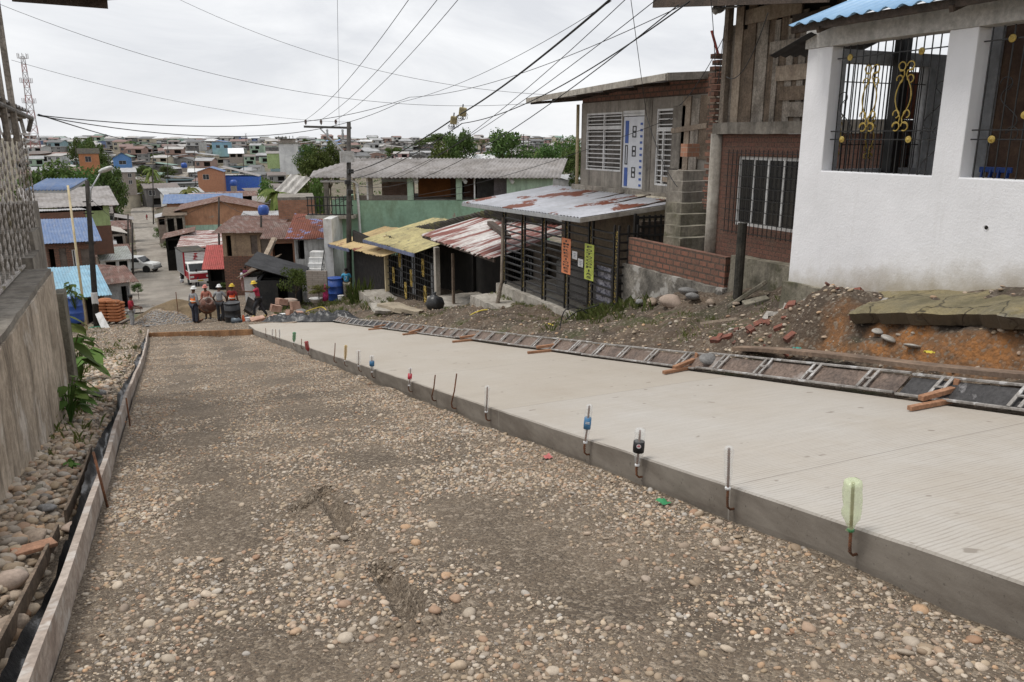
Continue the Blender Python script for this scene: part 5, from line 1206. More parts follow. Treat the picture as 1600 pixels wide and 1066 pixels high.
mb = MB(); mb.bar(A + V((-.02, 0, -.08)), B.lerp(A, .55) + V((-.02, 0, -.08)), .05, .16); mb.build('blue_fascia', MATS['blue_grey_board'], t)
# dark tiled roof behind the porch
t = thing('dark_roof_house', 'low house with long dark mossy fibre roof behind the porch roofs', 'house', (15, 33, -7))
A, B = onx(560, 378, 12.6), onx(800, 338, 12.4)
A, B = V((12.75, 44, -4.4)), V((12.75, 23, -2.45))
a1, b1_ = at(556, 376, 48), at(806, 318, 28)
mb = MB(); mb.sheet(PC2 + V((.1, .2, -.12)), at(556, 392, 46), a1, b1_, 60, .03, 4, .02, 2, .1, .05); mb.build('roof', FIBERD, t, True)
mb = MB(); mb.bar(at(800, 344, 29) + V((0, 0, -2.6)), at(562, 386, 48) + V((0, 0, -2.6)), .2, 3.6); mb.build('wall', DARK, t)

# ================================================================== green two storey building
DG = 50.0; MG = DG / F
og = at(525, 440, DG)
t = thing('green_building', 'long green two storey building with open upper floor and grey roof', 'building', (og.x, og.y, og.z), YAW)
def gu(px): return (px - 525) * MG
def gzz(py): return at(650, py, DG).z - og.z
DEEP = 6.0
mb = MB(); mb.mm((gu(525), 0, -2), (gu(742), .25, gzz(311))); mb.build('lower_wall', GREENW, t)
mb = MB(); mb.mm((gu(513), -.02, -2), (gu(524), .3, gzz(338))); mb.build('corner_column', WHITEP, t, bev=.02)
mb = MB(); mb.mm((gu(742), 0, -2), (gu(858), .25, gzz(308))); mb.build('lower_wall', GREENW, t)
mb = MB(); mb.mm((gu(525), .3, -2), (gu(535), DEEP, gzz(311))); mb.build('side_wall', GREENW, t)
mb = MB(); mb.mm((gu(565), .02, gzz(311) + .0), (gu(645), .1, gzz(303))); mb.build('parapet', M('grey_parapet', (.18, .16, .14), (.13, .115, .1), 2), t)
zt_, zb_ = gzz(276), gzz(310)
for x0, x1, mt in ((514, 521, CONC), (559, 561, CREAM), (579, 582, WHITEP), (581, 588, CONC), (641, 650, GREENC), (715, 724, GREENC), (742, 744, WHITEP), (792, 797, GREENC)):
    mb = MB(); mb.mm((gu(x0), 0, zb_ if x0 != 514 else -2), (gu(x1), .22, zt_)); mb.build('column', mt, t)
mb = MB(); mb.mm((gu(797), .0, gzz(306)), (gu(862), .2, zt_ + .1)); mb.build('upper_wall', GREENC, t)
mb = MB(); mb.mm((gu(588), 3.6, zb_), (gu(641), 3.7, zt_)); mb.build('upper_brick_wall', brickmat('pale_brick', (.42, .26, .2), (.33, .2, .15), (.4, .36, .32), 3, .5), t)
mb = MB(); mb.mm((gu(588), 3.55, gzz(287)), (gu(641), 3.598, gzz(282))); mb.build('white_band', WHITEP, t)
mb = MB(); mb.mm((gu(650), 2.6, zb_), (gu(702), 2.7, zt_)); mb.build('inner_wall', M('burnt_orange_wall', (.26, .10, .03), (.19, .075, .025), 1.5), t)
mb = MB(); mb.mm((gu(702), 2.5, zb_), (gu(716), 2.6, zt_)); mb.mm((gu(724), 2.5, zb_), (gu(742), 2.6, zt_)); mb.build('inner_wall', M('deep_brown_wall', (.10, .05, .03), None, 2), t)
mb = MB(); mb.mm((gu(744), 2.4, zb_), (gu(772), 2.5, zt_)); mb.build('inner_wall', M('grey_inner', (.15, .14, .135), None, 2), t)
mb = MB(); mb.mm((gu(772), 1.2, zb_), (gu(792), 1.3, zt_)); mb.build('inner_wall', M('lilac_grey_wall', (.30, .26, .27), None, 2), t)
mb = MB(); mb.mm((gu(588), .25, zb_ - .1), (gu(860), DEEP, zb_)); mb.build('upper_floor', CONC, t)
mb = MB(); mb.mm((gu(650), 5.8, zb_), (gu(860), 5.9, zt_)); mb.build('rear_wall', DARK, t)
mb = MB(); mb.sheet((gu(497), -.6, zt_ + .05), (gu(872), -.6, zt_ + .02), (gu(892), 4.8, gzz(257) + .3), (gu(540), 4.8, gzz(257) + .3), 60, .04, 4, .02); mb.build('roof', FIBER, t, True)
mb = MB(); mb.sheet((gu(540), 4.82, gzz(257) + .3), (gu(892), 4.82, gzz(257) + .3), (gu(892), 9, zt_), (gu(540), 9, zt_), 60, .04, 4, .02); mb.build('roof_rear', FIBER, t, True)
mb = MB(); mb.sheet((gu(497), -.6, zt_ + .05), (gu(540), 4.8, gzz(257) + .3), (gu(541), 5.0, gzz(257) + .3), (gu(470), 4.9, zt_ + .2), 8, .03, 4, .02); mb.build('roof_hip', FIBER, t, True)
mb = MB(); mb.sheet((gu(437), .3, gzz(296)), (gu(474), -.5, gzz(300)), (gu(500), -.5, gzz(275)), (gu(463), .3, gzz(270)), 3, .04, 6, .02, 2, 0, .1); mb.build('hanging_awning', M('awning_white', (.55, .53, .5), (.42, .40, .37), 2, streak=.6), t)
for px in (652, 726, 797):
    mb = MB(); mb.bar((gu(px), -.05, gzz(277)), (gu(px + 5), -.3, gzz(283)), .12, .2); mb.build('bracket_lamp', WHITEP, t)
mb = MB(); mb.tube([(gu(511), -.15, gzz(281)), (gu(562), -.2, gzz(281)), (gu(566), -.2, gzz(285)), (gu(569), -.2, -1)], .08, 8); mb.build('drain_pipe', WHITEP, t, True)
mb = MB()
for k in range(12): x = gu(494 + k * 6); mb.bar((x, -.9, gzz(331)), (x, -.9, gzz(304)), .05, .05, (0, 1, 0))
for z in (304, 317, 331): mb.bar((gu(492), -.9, gzz(z)), (gu(562), -.9, gzz(z)), .05, .06)
mb.build('balcony_railing', BLACKM, t)
mb = MB(); mb.mm((gu(490), -1.0, gzz(337)), (gu(563), -.03, gzz(332))); mb.build('balcony_slab', CONCL, t)

# ================================================================== power poles and street lamp
def pole(px, pyb, d, pyt, r0, r1, mat, name, lab, cat, pxt=None):
    b_ = at(px, pyb, d); tp = at(pxt or px, pyt, d)
    zb = min(b_.z, H(b_.x, b_.y)) - .3
    t = thing(name, lab, cat, (b_.x, b_.y, b_.z)); mb = MB(); mb.tube([V((b_.x, b_.y, zb)), b_.lerp(tp, .5), tp], [r0, (r0 + r1) / 2, r1], 10); mb.build('shaft', mat, t, True)
    return t, b_, tp
t, MPB, MPT = pole(545, 455, 44, 191, .16, .11, POLEC, 'power_pole', 'tall dark power pole with a long crossarm before the green building', 'pole')
sdv = V((math.cos(YAW), math.sin(YAW), 0))
ca, cb = at(475, 198, 44), at(549, 200, 44)
mb = MB(); mb.bar(ca, cb, .10, .12); mb.build('crossarm', M('crossarm_grey', (.10, .095, .09), None, 4), t)
mb = MB(); mb.bar(at(500, 201, 44), at(540, 240, 43.9), .05, .06); mb.build('brace', GALV, t)
INS = []
for px in (478, 502, 525):
    a = at(px, 197, 44); mb = MB(); mb.lathe([(.02, 0), (.03, .06), (.09, .12), (.04, .15), (.09, .2), (.05, .26), (.02, .3)], a + V((0, 0, .05)), 10); mb.build('insulator', M('insulator_brown', (.10, .05, .035), None, 5, .3), t, True); INS.append(a + V((0, 0, .33)))
for px in (511, 535):
    a = at(px, 201, 43.9); mb = MB(); mb.lathe([(.03, 0), (.07, -.1), (.05, -.2), (.08, -.32), (.04, -.5), (.02, -.6)], a, 8); mb.build('fuse_holder', GALV, t, True)
mb = MB(); mb.mm(at(541, 254, 43.75) + V((-.3, 0, 0)), at(552, 236, 43.95)); mb.build('sign_plate', M('plate_grey', (.5, .5, .5), (.35, .34, .33), 4), t)
for k, (px, py) in enumerate(((548, 268), (543, 285), (547, 300))):
    a = at(px, py, 43.8); mb = MB(); mb.box(a, (.3, .22, .24)); mb.build('junction_box', PLASTIC_BLACK, t, bev=.02)
LPd = 38.5
t, LPB, LPT = pole(151, 513, LPd, 283, .15, .10, POLEM, 'street_lamp', 'tarred black wooden pole carrying a street lamp at left', 'street lamp', 136)
a0, a1_, a2 = at(141, 318, LPd - .15), at(142, 286, LPd - .15), at(158, 268, LPd - .3)
mb = MB(); mb.tube([a0, at(142, 296, LPd - .15), a2], .035, 8); mb.build('lamp_arm', GALV, t, True)
d_ = (at(177, 261, LPd - .5) - at(154, 270, LPd - .3)); m_ = d_.normalized().to_track_quat('Z', 'Y').to_matrix()
mb = MB(); mb.lathe([(.04, 0), (.12, .05), (.19, .25), (.19, .5), (.14, .7), (.02, .78)], at(155, 269, LPd - .3), 12, m_, 1, .6); mb.build('lamp_head', M('lamp_head_white', (.62, .62, .60), None, 4, .4), t, True)
for f_ in (.14, .22, .42):
    q = LPT.lerp(LPB, f_); mb = MB(); mb.bar(q + V((-.25, -.05, 0)), q + V((.2, -.05, 0)), .05, .05); mb.build('bracket', POLEM, t)
q = LPT.lerp(LPB, .80); mb = MB(); mb.lathe([(.145, -.3), (.145, .3)], q, 12); mb.build('painted_band', WHITEP, t)
t, _, _ = pole(135, 512, 37, 290, .06, .05, CREAM, 'pipe_post', 'slender cream pipe standing by the black lamp pole', 'post', 106)
for i, (px, pb, d, pt, r, lab) in enumerate(((207, 432, 82, 348, .11, 'black pole standing beside the white pickup'), (200, 420, 100, 335, .12, 'black pole just beyond the white pickup'), (342, 425, 72, 308, .10, 'thin dark pole before the mint and orange house'), (408, 400, 62, 337, .10, 'dark pole rising behind the brick balcony house'),
        (262, 292, 380, 228, .2, 'tall distant pole where the street climbs the hill'), (304, 285, 300, 236, .12, 'pale slim pole amid the hillside houses'), (239, 345, 200, 232, .15, 'far slim pole by the end of the street'))):
    pole(px, pb, d, pt, r, r * .75, POLEM if i < 4 else POLEC, 'utility_pole', lab, 'pole')
# ================================================================== people
BAKE = []
RGT = V((math.cos(YAW), math.sin(YAW), 0)); FWD = V((-math.sin(YAW), math.cos(YAW), 0))
def skinmesh(name, verts, edges, rad, mat, parent, root=0, lv=1):
    me = bpy.data.meshes.new(name); me.from_pydata(verts, edges, []); me.materials.append(mat)
    o = bpy.data.objects.new(name, me); COL.objects.link(o); o.parent = parent; ORG[o] = V((0, 0, 0))
    o.modifiers.new('skin', 'SKIN'); sv = me.skin_vertices[0].data
    for i, r in enumerate(rad): sv[i].radius = r if isinstance(r, tuple) else (r, r); sv[i].use_root = (i == root)
    s = o.modifiers.new('sub', 'SUBSURF'); s.levels = lv; s.render_levels = lv
    BAKE.append(o); return o
FAB = {}
def fabric(n, c):
    if n not in FAB: FAB[n] = M('cloth_' + n, c, tuple(x * .65 for x in c), 9, .9, .2, bmp=.15, vec='obj')
    return FAB[n]
def person(label, loc, rz, sc=1.0, lean=0.0, el=None, wr=None, kn=None, an=None, shirt=None, trousers=None, boots=None, helmet=None, vest=None, hair=True, sleeve=.6, head=(0, 0), seat=0, skirt=None, number=None, skin=SKIN, apron=None):
    t = thing('person', label, 'person', tuple(loc), rz); t.scale = (sc, sc, sc)
    def ln(p):  # lean the torso forward about the hips
        z = p[2] - .95
        if z <= 0: return (p[0], p[1], p[2] - seat)
        return (p[0], p[1] * math.cos(lean) + z * math.sin(lean), .95 + z * math.cos(lean) - p[1] * math.sin(lean) - seat)
    el = el or [(-.25, -.02, 1.12), (.25, -.02, 1.12)]; wr = wr or [(-.27, .06, .88), (.27, .06, .88)]
    kn = kn or [(-.10, .02, .50), (.10, .02, .50)]; an = an or [(-.11, -.02, .08), (.11, -.02, .08)]
    hx, hy = head
    vs = [ln(p) for p in ((0, 0, .96), (0, .005, 1.12), (0, .01, 1.29), (0, 0, 1.42), (0, .012, 1.50), (hx * .5, .03 + hy * .5, 1.57), (hx, .02 + hy, 1.645), (hx, .005 + hy, 1.71), (hx * 1.1, .118 + hy, 1.605))]
    rd = [(.145, .105), (.13, .095), (.155, .11), (.10, .075), .052, (.062, .07), (.075, .092), (.055, .065), .016]
    ed = [(0, 1), (1, 2), (2, 3), (3, 4), (4, 5), (5, 6), (6, 7), (5, 8)]
    J = {}
    for k, s in enumerate((-1, 1)):
        i = len(vs); vs.append(ln((s * .083 + hx, .01 + hy, 1.62))); rd.append(.016); ed.append((6, i))       # ear
        i = len(vs); vs.append(ln((s * .185, 0, 1.385))); rd.append(.062); ed.append((3, i)); sh = i
        i = len(vs); vs.append(ln(el[k])); rd.append(.047); ed.append((sh, i)); e_ = i
        i = len(vs); vs.append(ln(wr[k])); rd.append(.032); ed.append((e_, i)); w_ = i
        d = (V(vs[w_]) - V(vs[e_])).normalized(); sid = d.cross(V((s * .3, 1, .2))).normalized()
        i = len(vs); vs.append(tuple(V(vs[w_]) + d * .075)); rd.append((.036, .02)); ed.append((w_, i)); pm = i
        for f_ in range(4):
            off = sid * ((f_ - 1.5) * .021); l_ = (.062, .075, .07, .055)[f_]
            a = V(vs[pm]) + off + d * .025; b_ = a + d * l_ * .55 + V((0, .012, -.008)); c_ = b_ + d * l_ * .4 + V((0, .022, -.012))
            i = len(vs); vs += [tuple(a), tuple(b_), tuple(c_)]; rd += [.0095, .0088, .0075]; ed += [(pm, i), (i, i + 1), (i + 1, i + 2)]
        i = len(vs); vs += [tuple(V(vs[w_]) + d * .035 - sid * .036), tuple(V(vs[w_]) + d * .075 - sid * .058 + V((0, .012, 0)))]; rd += [.011, .009]; ed += [(w_, i), (i, i + 1)]
        i = len(vs); vs.append(ln((s * .095, 0, .90))); rd.append(.092); ed.append((0, i)); hp = i
        kk = (kn[k][0], kn[k][1], kn[k][2]); aa = an[k]
        i = len(vs); vs += [kk, aa, (aa[0] + s * .02, aa[1] + .15, aa[2] - .045)]; rd += [.062, .04, .033]; ed += [(hp, i), (i, i + 1), (i + 1, i + 2)]
        J[k] = (sh, e_, w_, hp, i, i + 1, i + 2)
    body = skinmesh('body', vs, ed, rd, skin, t)
    def sub(ids, name, mat, grow, extra=None, root=0):
        vv = [vs[i] for i in ids]; mp_ = {i: k for k, i in enumerate(ids)}
        ee = [(mp_[a], mp_[b]) for a, b in ed if a in mp_ and b in mp_]
        rr = [tuple(x * 1.0 + grow for x in (rd[i] if isinstance(rd[i], tuple) else (rd[i], rd[i]))) for i in ids]
        if extra:
            for a, p, r in extra: vv.append(p); ee.append((mp_[a], len(vv) - 1)); rr.append((r, r))
        return skinmesh(name, vv, ee, rr, mat, t, root)
    if shirt:
        ids = [0, 1, 2, 3, J[0][0], J[1][0]]; ex = []
        for k in (0, 1):
            if sleeve >= 1: ids += [J[k][1]]; ex.append((J[k][1], tuple(V(vs[J[k][1]]).lerp(V(vs[J[k][2]]), .9)), .045))
            else: ex.append((J[k][0], tuple(V(vs[J[k][0]]).lerp(V(vs[J[k][1]]), sleeve + .15)), .064))
        sub(ids, 'shirt', shirt, .016, ex)
    if vest:
        v_ = sub([0, 1, 2, 3, J[0][0], J[1][0]], 'vest', vest, .03); ORG[v_] = V((0, 0, 0))
        mb = MB(); q = V(ln((0, 0, 1.10))); mb.lathe([(.19, -.02), (.192, .02)], q, 18, None, 1, .8); mb.build('reflective_band', flat('reflective_band', (.72, .72, .6)), v_)
    if trousers:
        ids = [0] + [J[k][m] for k in (0, 1) for m in (3, 4, 5)]; sub(ids, 'trousers', trousers, .022)
    if skirt:
        mb = MB(); mb.lathe([(.14, 1.0), (.19, .85), (.24, .55)], (0, 0, 0), 14, None, 1, .8); mb.build('skirt', skirt, t, True)
    if boots:
        for k in (0, 1): sub([J[k][5], J[k][6]], 'boot', boots, .018, [(J[k][5], tuple(V(vs[J[k][5]]).lerp(V(vs[J[k][4]]), .55)), .06)])
    hc = V(vs[6]); hm = Euler((-lean, 0, 0)).to_matrix()
    if helmet:
        mb = MB(); mb.lathe([(.165, -.005), (.168, .008), (.118, .018), (.116, .05), (.095, .10), (.055, .13), (.001, .138)], hc + V((0, .02, .02)), 18, hm, .86, 1.0); mb.bar(hc + hm @ V((0, -.08, .118)), hc + hm @ V((0, .11, .125)), .03, .07); mb.build('helmet', helmet, t, True)
    elif hair:
        mb = MB(); mb.lathe([(.096, -.03), (.103, .02), (.088, .075), (.05, .10), (.001, .11)], hc + V((0, -.012, .0)), 14, hm, .9, 1.02); mb.build('hair', M('black_hair', (.012, .01, .009), None, 20, .7), t, True)
    if number:
        mb = MB(); glyph(mb, number, ln((0, -.135, 1.22)), .26, .26, V((1, 0, 0)), V((0, 0, 1))); mb.build('shirt_number', LWHT, t)
    return t
def foot(px, py, d): return at(px, py, d)
ORV, YEH, WHH = flat('vest_orange', (.92, .22, .04), .7), flat('helmet_yellow', (.75, .52, .04), .4), flat('helmet_white', (.82, .82, .8), .4)
RBOOT, YBOOT = flat('rubber_boot_black', (.02, .02, .022), .4), flat('rubber_boot_yellow', (.62, .45, .12), .5)
p = foot(208, 515, 38.4)
person('man in red shirt with yellow glove leaning on a shovel at left', p, YAW - math.radians(80), .98, .06, el=[(-.24, .06, 1.14), (.22, .14, 1.14)], wr=[(-.14, .34, 1.12), (.12, .38, 1.10)], shirt=fabric('red', (.36, .03, .05)), trousers=fabric('pale_grey', (.42, .42, .42)), boots=RBOOT, sleeve=.8)
t = thing('shovel', 'long handled shovel held upright by the man in red at left', 'shovel', tuple(p + RGT * .55))
q = p + RGT * .50; mb = MB(); mb.tube([q + RGT * .12 + V((0, 0, .12)), q + V((0, 0, 1.22)) - RGT * .10], .018, 6); mb.build('handle', WOODL, t); mb = MB(); mb.bar(q + RGT * .12 + V((0, 0, .18)), q + RGT * .15 + V((0, 0, -.12)), .2, .02, tuple(FWD)); mb.build('blade', RUSTM, t)
p = foot(306, 506, 37.5)
person('worker in orange vest and white helmet standing beside the sand heap', p, YAW - math.radians(28), 1.0, .03, shirt=fabric('grey', (.30, .30, .31)), trousers=fabric('navy', (.05, .055, .075)), boots=RBOOT, helmet=WHH, vest=ORV, sleeve=1)
p = foot(326, 499, 39.5)
person('worker with pink hard hat behind the rusty mixer', p, YAW + math.radians(180), .98, .08, shirt=fabric('salmon', (.55, .22, .16)), trousers=fabric('brown', (.14, .09, .06)), boots=RBOOT, helmet=flat('helmet_pink', (.72, .25, .20), .4), sleeve=1)
p = foot(346, 503, 37.8)
person('worker in plain grey shirt and white helmet seen from behind', p, YAW + .1, 1.0, .10, el=[(-.30, .04, 1.13), (.30, .05, 1.13)], wr=[(-.26, .25, .98), (.26, .25, .98)], shirt=fabric('grey', (.30, .30, .31)), trousers=fabric('charcoal', (.045, .045, .05)), boots=RBOOT, helmet=WHH)
p = foot(366, 500, 39.0)
person('worker in bright orange vest and yellow helmet behind the black barrel', p, YAW - .1, 1.0, .02, shirt=fabric('dark_red', (.22, .03, .03)), trousers=fabric('charcoal', (.045, .045, .05)), boots=RBOOT, helmet=YEH, vest=flat('vest_red_orange', (.92, .12, .03), .7))
p = foot(406, 497, 38.3)
person('worker in red shirt and yellow helmet stretching an arm to the left', p, YAW + math.radians(105), 1.02, .12, el=[(-.24, .22, 1.34), (.24, .0, 1.10)], wr=[(-.20, .50, 1.40), (.22, .12, .92)], kn=[(-.10, .22, .52), (.10, -.10, .50)], an=[(-.10, .22, .10), (.10, -.34, .10)], shirt=fabric('crimson', (.45, .04, .08)), trousers=fabric('charcoal', (.045, .045, .05)), boots=YBOOT, helmet=YEH, head=(0, .03))
p = foot(543, 470, 43)
person('person in light blue jersey numbered 7 standing by the blue barrel', p, YAW + .15, 1.02, .03, el=[(-.24, .10, 1.15), (.24, .10, 1.15)], wr=[(-.16, .26, 1.1), (.16, .26, 1.1)], shirt=fabric('sky_blue', (.08, .36, .58)), trousers=fabric('beige_print', (.42, .38, .3)), number='7', boots=None)
p = foot(286, 458, 81)
person('person in white shirt and white cap on the street before the truck', p, YAW + 2.6, 1.0, shirt=fabric('white', (.62, .64, .68)), trousers=fabric('navy', (.05, .055, .075)), helmet=WHH, boots=RBOOT, wr=[(-.2, .2, 1.1), (.27, .05, .9)])
p = foot(309, 449, 76)
person('person in dark clothes standing right in front of the red truck', p, YAW + .3, 1.0, shirt=fabric('charcoal', (.045, .045, .05)), trousers=fabric('navy', (.05, .055, .075)), boots=RBOOT)
p = foot(380, 456, 58)
person('woman in white top by the white panels at right of the street', p, YAW + 1.9, .97, shirt=fabric('white', (.62, .64, .68)), trousers=fabric('pinkish', (.42, .25, .24)))
p = foot(386, 452, 60)
person('person in maroon clothing behind the woman in white', p, YAW + 2.8, 1.0, shirt=fabric('maroon', (.20, .03, .09)), trousers=fabric('maroon', (.20, .03, .09)), sleeve=1)
p = foot(230, 345, 222)
person('distant person in red walking up the far street', p, YAW + 2.9, 1.05, shirt=fabric('red', (.36, .03, .05)), trousers=fabric('dark_red', (.22, .03, .03)), kn=[(-.1, .18, .52), (.1, -.05, .5)], an=[(-.1, .2, .1), (.1, -.25, .12)])
dg = bpy.context.evaluated_depsgraph_get()
for o in BAKE:
    me = bpy.data.meshes.new_from_object(o.evaluated_get(dg)); me.polygons.foreach_set('use_smooth', [True] * len(me.polygons)); o.modifiers.clear(); o.data = me

# ================================================================== crew's tools and materials
def heap(name, px0, px1, pyb, d, h, dm, mat, label, cat, seed, n=26, skew=0, ridge=False):
    a, b_ = at(px0, pyb, d), at(px1, pyb, d); c = (a + b_) / 2; w = (b_ - a).length
    t = thing(name, label, cat, tuple(c), YAW); mb = MB()
    for j in range(n + 1):
        for i in range(n + 1):
            u, v_ = i / n * 2 - 1, j / n * 2 - 1; r_ = math.sqrt(u * u + v_ * v_)
            q = c + RGT * (u * w / 2) + FWD * (v_ * dm / 2)
            z = h * (max(0, 1 - r_ ** 1.5) if not ridge else max(0, 1 - abs(v_ + .35 * u * u) ** 1.2 * 1.15) * max(0, 1 - abs(u) ** 3.5)) * (1 + .35 * nz(u * 2 + seed, v_ * 2, 1, seed)) * (1 + skew * u) + .05 * fb(u * 3, v_ * 3, 1.5, 3, seed)
            gz = H(q.x, q.y) - c.z
            mb.v.append((u * w / 2, v_ * dm / 2, max(z + gz, gz - .06)))
    mb.f = [(j * (n + 1) + i, j * (n + 1) + i + 1, (j + 1) * (n + 1) + i + 1, (j + 1) * (n + 1) + i) for j in range(n) for i in range(n)]
    o = mb.build('heap_surface', mat, t, True); o.name = 'surface'
    return c, w, mb
SANDM = M('wet_brown_sand', (.19, .14, .085), (.13, .095, .058), 2, .95, .25, bmp=.5, bsc=25); GRVM = M('grey_crushed_gravel', (.27, .26, .25), (.17, .165, .16), 8, .9, .5, bmp=.8, bsc=30)
heap('sand_heap', 216, 360, 503, 42.0, .95, 3.0, SANDM, 'long heap of wet brown sand in front of the crew', 'sand heap', 2.2, 30, 0, True)
c, w, hm_ = heap('gravel_heap', 206, 306, 516, 39.5, .72, 2.6, GRVM, 'heap of grey crushed gravel in front of the sand heap', 'gravel heap', 7.1)
pts = []
for q in hm_.v:
    for _ in range(5):
        u = V((q[0] + R.uniform(-.06, .06), q[1] + R.uniform(-.05, .05), q[2])); ww = c + RGT * u.x + FWD * u.y
        if u.z + c.z > H(ww.x, ww.y) + .03: pts.append((ww.x, ww.y, c.z + u.z + .005, R.uniform(.03, .075)))
scatter('heap_gravel', pts, 'loose stones lying on the grey gravel heap')
# cement bags
BAGM = M('orange_sack', (.50, .20, .09), (.40, .155, .07), 8, .8, .2, bmp=.3, bsc=18, patch=(.6, .38, .25), psc=5, plo=.62, phi=.66)
def bag(c, rz, k, lab):
    mb = MB(); n = 14
    for j in range(9):
        ph = math.pi * (j / 8 - .5)
        for i in range(n):
            a = 2 * math.pi * i / n; x = math.copysign(abs(math.cos(a)) ** .55, math.cos(a)) * .33 * math.cos(ph) ** .35; y = math.copysign(abs(math.sin(a)) ** .6, math.sin(a)) * .20 * math.cos(ph) ** .35
            z = .085 * math.sin(ph) * (1 - .25 * (x / .33) ** 2); q = Matrix.Rotation(rz, 3, 'Z') @ V((x, y, z + .008 * nz(x * 9, y * 9, 1, k))); mb.v.append(tuple(q + c))
    mb.f = [(j * n + i, j * n + (i + 1) % n, (j + 1) * n + (i + 1) % n, (j + 1) * n + i) for j in range(8) for i in range(n)]
    mb.single('cement_bag', BAGM, lab, 'sack', 'orange cement sacks in the stack', True)
b0 = at(171, 505, 39.5)
for l in range(7):
    for i in range(2):
        for j in range(2):
            if l == 6 and (i + j) == 2: continue
            c = b0 + RGT * ((i - .5) * .60 + R.uniform(-.03, .03)) + FWD * (j * .42) + V((0, 0, .16 + .155 * l))
            bag(c, YAW + R.uniform(-.1, .1), l * 4 + i * 2 + j, 'orange cement sack, %s row of the stack beside the lamp pole' % ['bottom', 'second', 'third', 'middle', 'fifth', 'sixth', 'top'][l])
mb = MB()
for k in range(5): mb.bar(b0 + RGT * (-.7 + k * .35) + FWD * -.25 + V((0, 0, .03)), b0 + RGT * (-.7 + k * .35) + FWD * .7 + V((0, 0, .03)), .1, .05)
mb.single('pallet', WOODD, 'dark wooden boards under the stack of orange sacks', 'pallet')
def barrel(px, py, d, r, h, mat, label, open_=True):
    c = at(px, py, d); c.z = max(c.z, H(c.x, c.y)) if abs(c.z - H(c.x, c.y)) < .5 else c.z
    t = thing('barrel', label, 'barrel', tuple(c)); mb = MB(); mb.lathe([(r * .94, -.1), (r, .1 * h), (r * 1.0, .33 * h), (r * 1.04, .345 * h), (r * 1.0, .36 * h), (r, .65 * h), (r * 1.04, .665 * h), (r, .68 * h), (r * .98, h), (r * .9, h), (r * .88, h - .08), (.001, h - .08)], c, 22); mb.build('drum', mat, t, True)
    mb = MB(); mb.lathe([(r * .97, h - .01), (r * 1.05, h), (r * 1.05, h + .03), (r * .93, h + .03)], c, 22); mb.build('rim', mat, t, True); return c
barrel(365, 507, 37.2, .36, .92, flat('barrel_black', (.02, .02, .022), .45), 'black plastic barrel standing among the workers')
barrel(525, 469, 43.2, .44, 1.2, BLUEPL, 'blue plastic barrel with rim beside the person in blue jersey')
barrel(120, 500, 35.5, .32, 1.0, BLUEPL, 'blue plastic barrel half hidden by plants near the concrete wall')
def bucket(px, py, d, r, h, mat, lab, hd=True):
    c = at(px, py, d); t = thing('bucket', lab, 'bucket', tuple(c)); mb = MB(); mb.lathe([(r * .78, 0), (r, h), (r * .93, h), (r * .74, .03), (.001, .03)], c, 16); mb.build('pail', mat, t, True)
    mb = MB(); mb.lathe([(r, h - .03), (r * 1.06, h - .03), (r * 1.06, h), (r, h)], c, 16); mb.build('rim', mat, t)
bucket(442, 503, 36.5, .15, .38, WHITEP, 'white bucket among the orange blocks at the end of the slab')
bucket(388, 506, 37.0, .13, .3, WHITEP, 'small white bucket beside the orange cone')
bucket(533, 472, 42.5, .17, .36, WHITEP, 'white bucket at the foot of the blue barrel by the fence')
c = at(381, 507, 37.2); t = thing('traffic_cone', 'small orange traffic cone near the pump', 'cone', tuple(c)); mb = MB(); mb.lathe([(.13, .02), (.115, .05), (.03, .45), (.001, .46)], c, 14); mb.build('cone_body', flat('cone_orange', (.75, .14, .04)), t, True); mb = MB(); mb.box(c + V((0, 0, .01)), (.32, .32, .03)); mb.build('base', flat('cone_base', (.4, .08, .03)), t)
# mixer
c = at(327, 506, 38.4); t = thing('concrete_mixer', 'rusty concrete mixer with tilted drum between the workers', 'concrete mixer', tuple(c)); m_ = Euler((.9, 0, YAW + .6)).to_matrix()
mb = MB(); mb.lathe([(.16, -.42), (.34, -.3), (.39, 0), (.33, .25), (.2, .43), (.17, .43), (.001, .2)], c + V((0, 0, .92)), 20, m_); mb.build('drum', M('mixer_rust', (.20, .10, .075), (.12, .07, .055), 5, .8, .4, patch=(.33, .30, .27), psc=3, plo=.5, phi=.6), t, True)
mb = MB(); mb.lathe([(.395, -.04), (.43, -.04), (.43, .04), (.395, .04)], c + V((0, 0, .92)), 20, m_); mb.build('gear_ring', RUSTM, t)
for s in (-1, 1):
    mb = MB(); mb.bar(c + RGT * (.5 * s), c + RGT * (.5 * s) + V((0, 0, 1.05)), .09, .09); mb.bar(c + RGT * (.5 * s) - FWD * .5 + V((0, 0, .1)), c + RGT * (.5 * s) + FWD * .5 + V((0, 0, .1)), .08, .08); mb.build('frame', RUSTM, t)
    mb = MB(); mb.lathe([(.2, -.05), (.24, -.04), (.24, .04), (.2, .05)], c + RGT * (.62 * s) + V((0, 0, .24)), 18, Euler((math.pi / 2, 0, YAW + math.pi / 2)).to_matrix()); mb.build('wheel', RBOOT, t)
mb = MB(); mb.box(c + RGT * -.55 + V((0, 0, .7)), (.35, .3, .35), YAW); mb.build('motor_box', M('motor_grey', (.2, .19, .18), None, 4), t, bev=.02)
c = at(370, 508, 36.6); t = thing('water_pump', 'small dark motor pump on the ground before the black barrel', 'pump', tuple(c)); mb = MB(); mb.lathe([(.10, -.22), (.15, -.2), (.15, .12), (.09, .16), (.06, .26)], c + V((0, 0, .2)), 16, Euler((0, math.pi / 2, YAW)).to_matrix()); mb.build('motor', M('pump_grey', (.12, .14, .16), None, 6, .4, metal=.4), t, True)
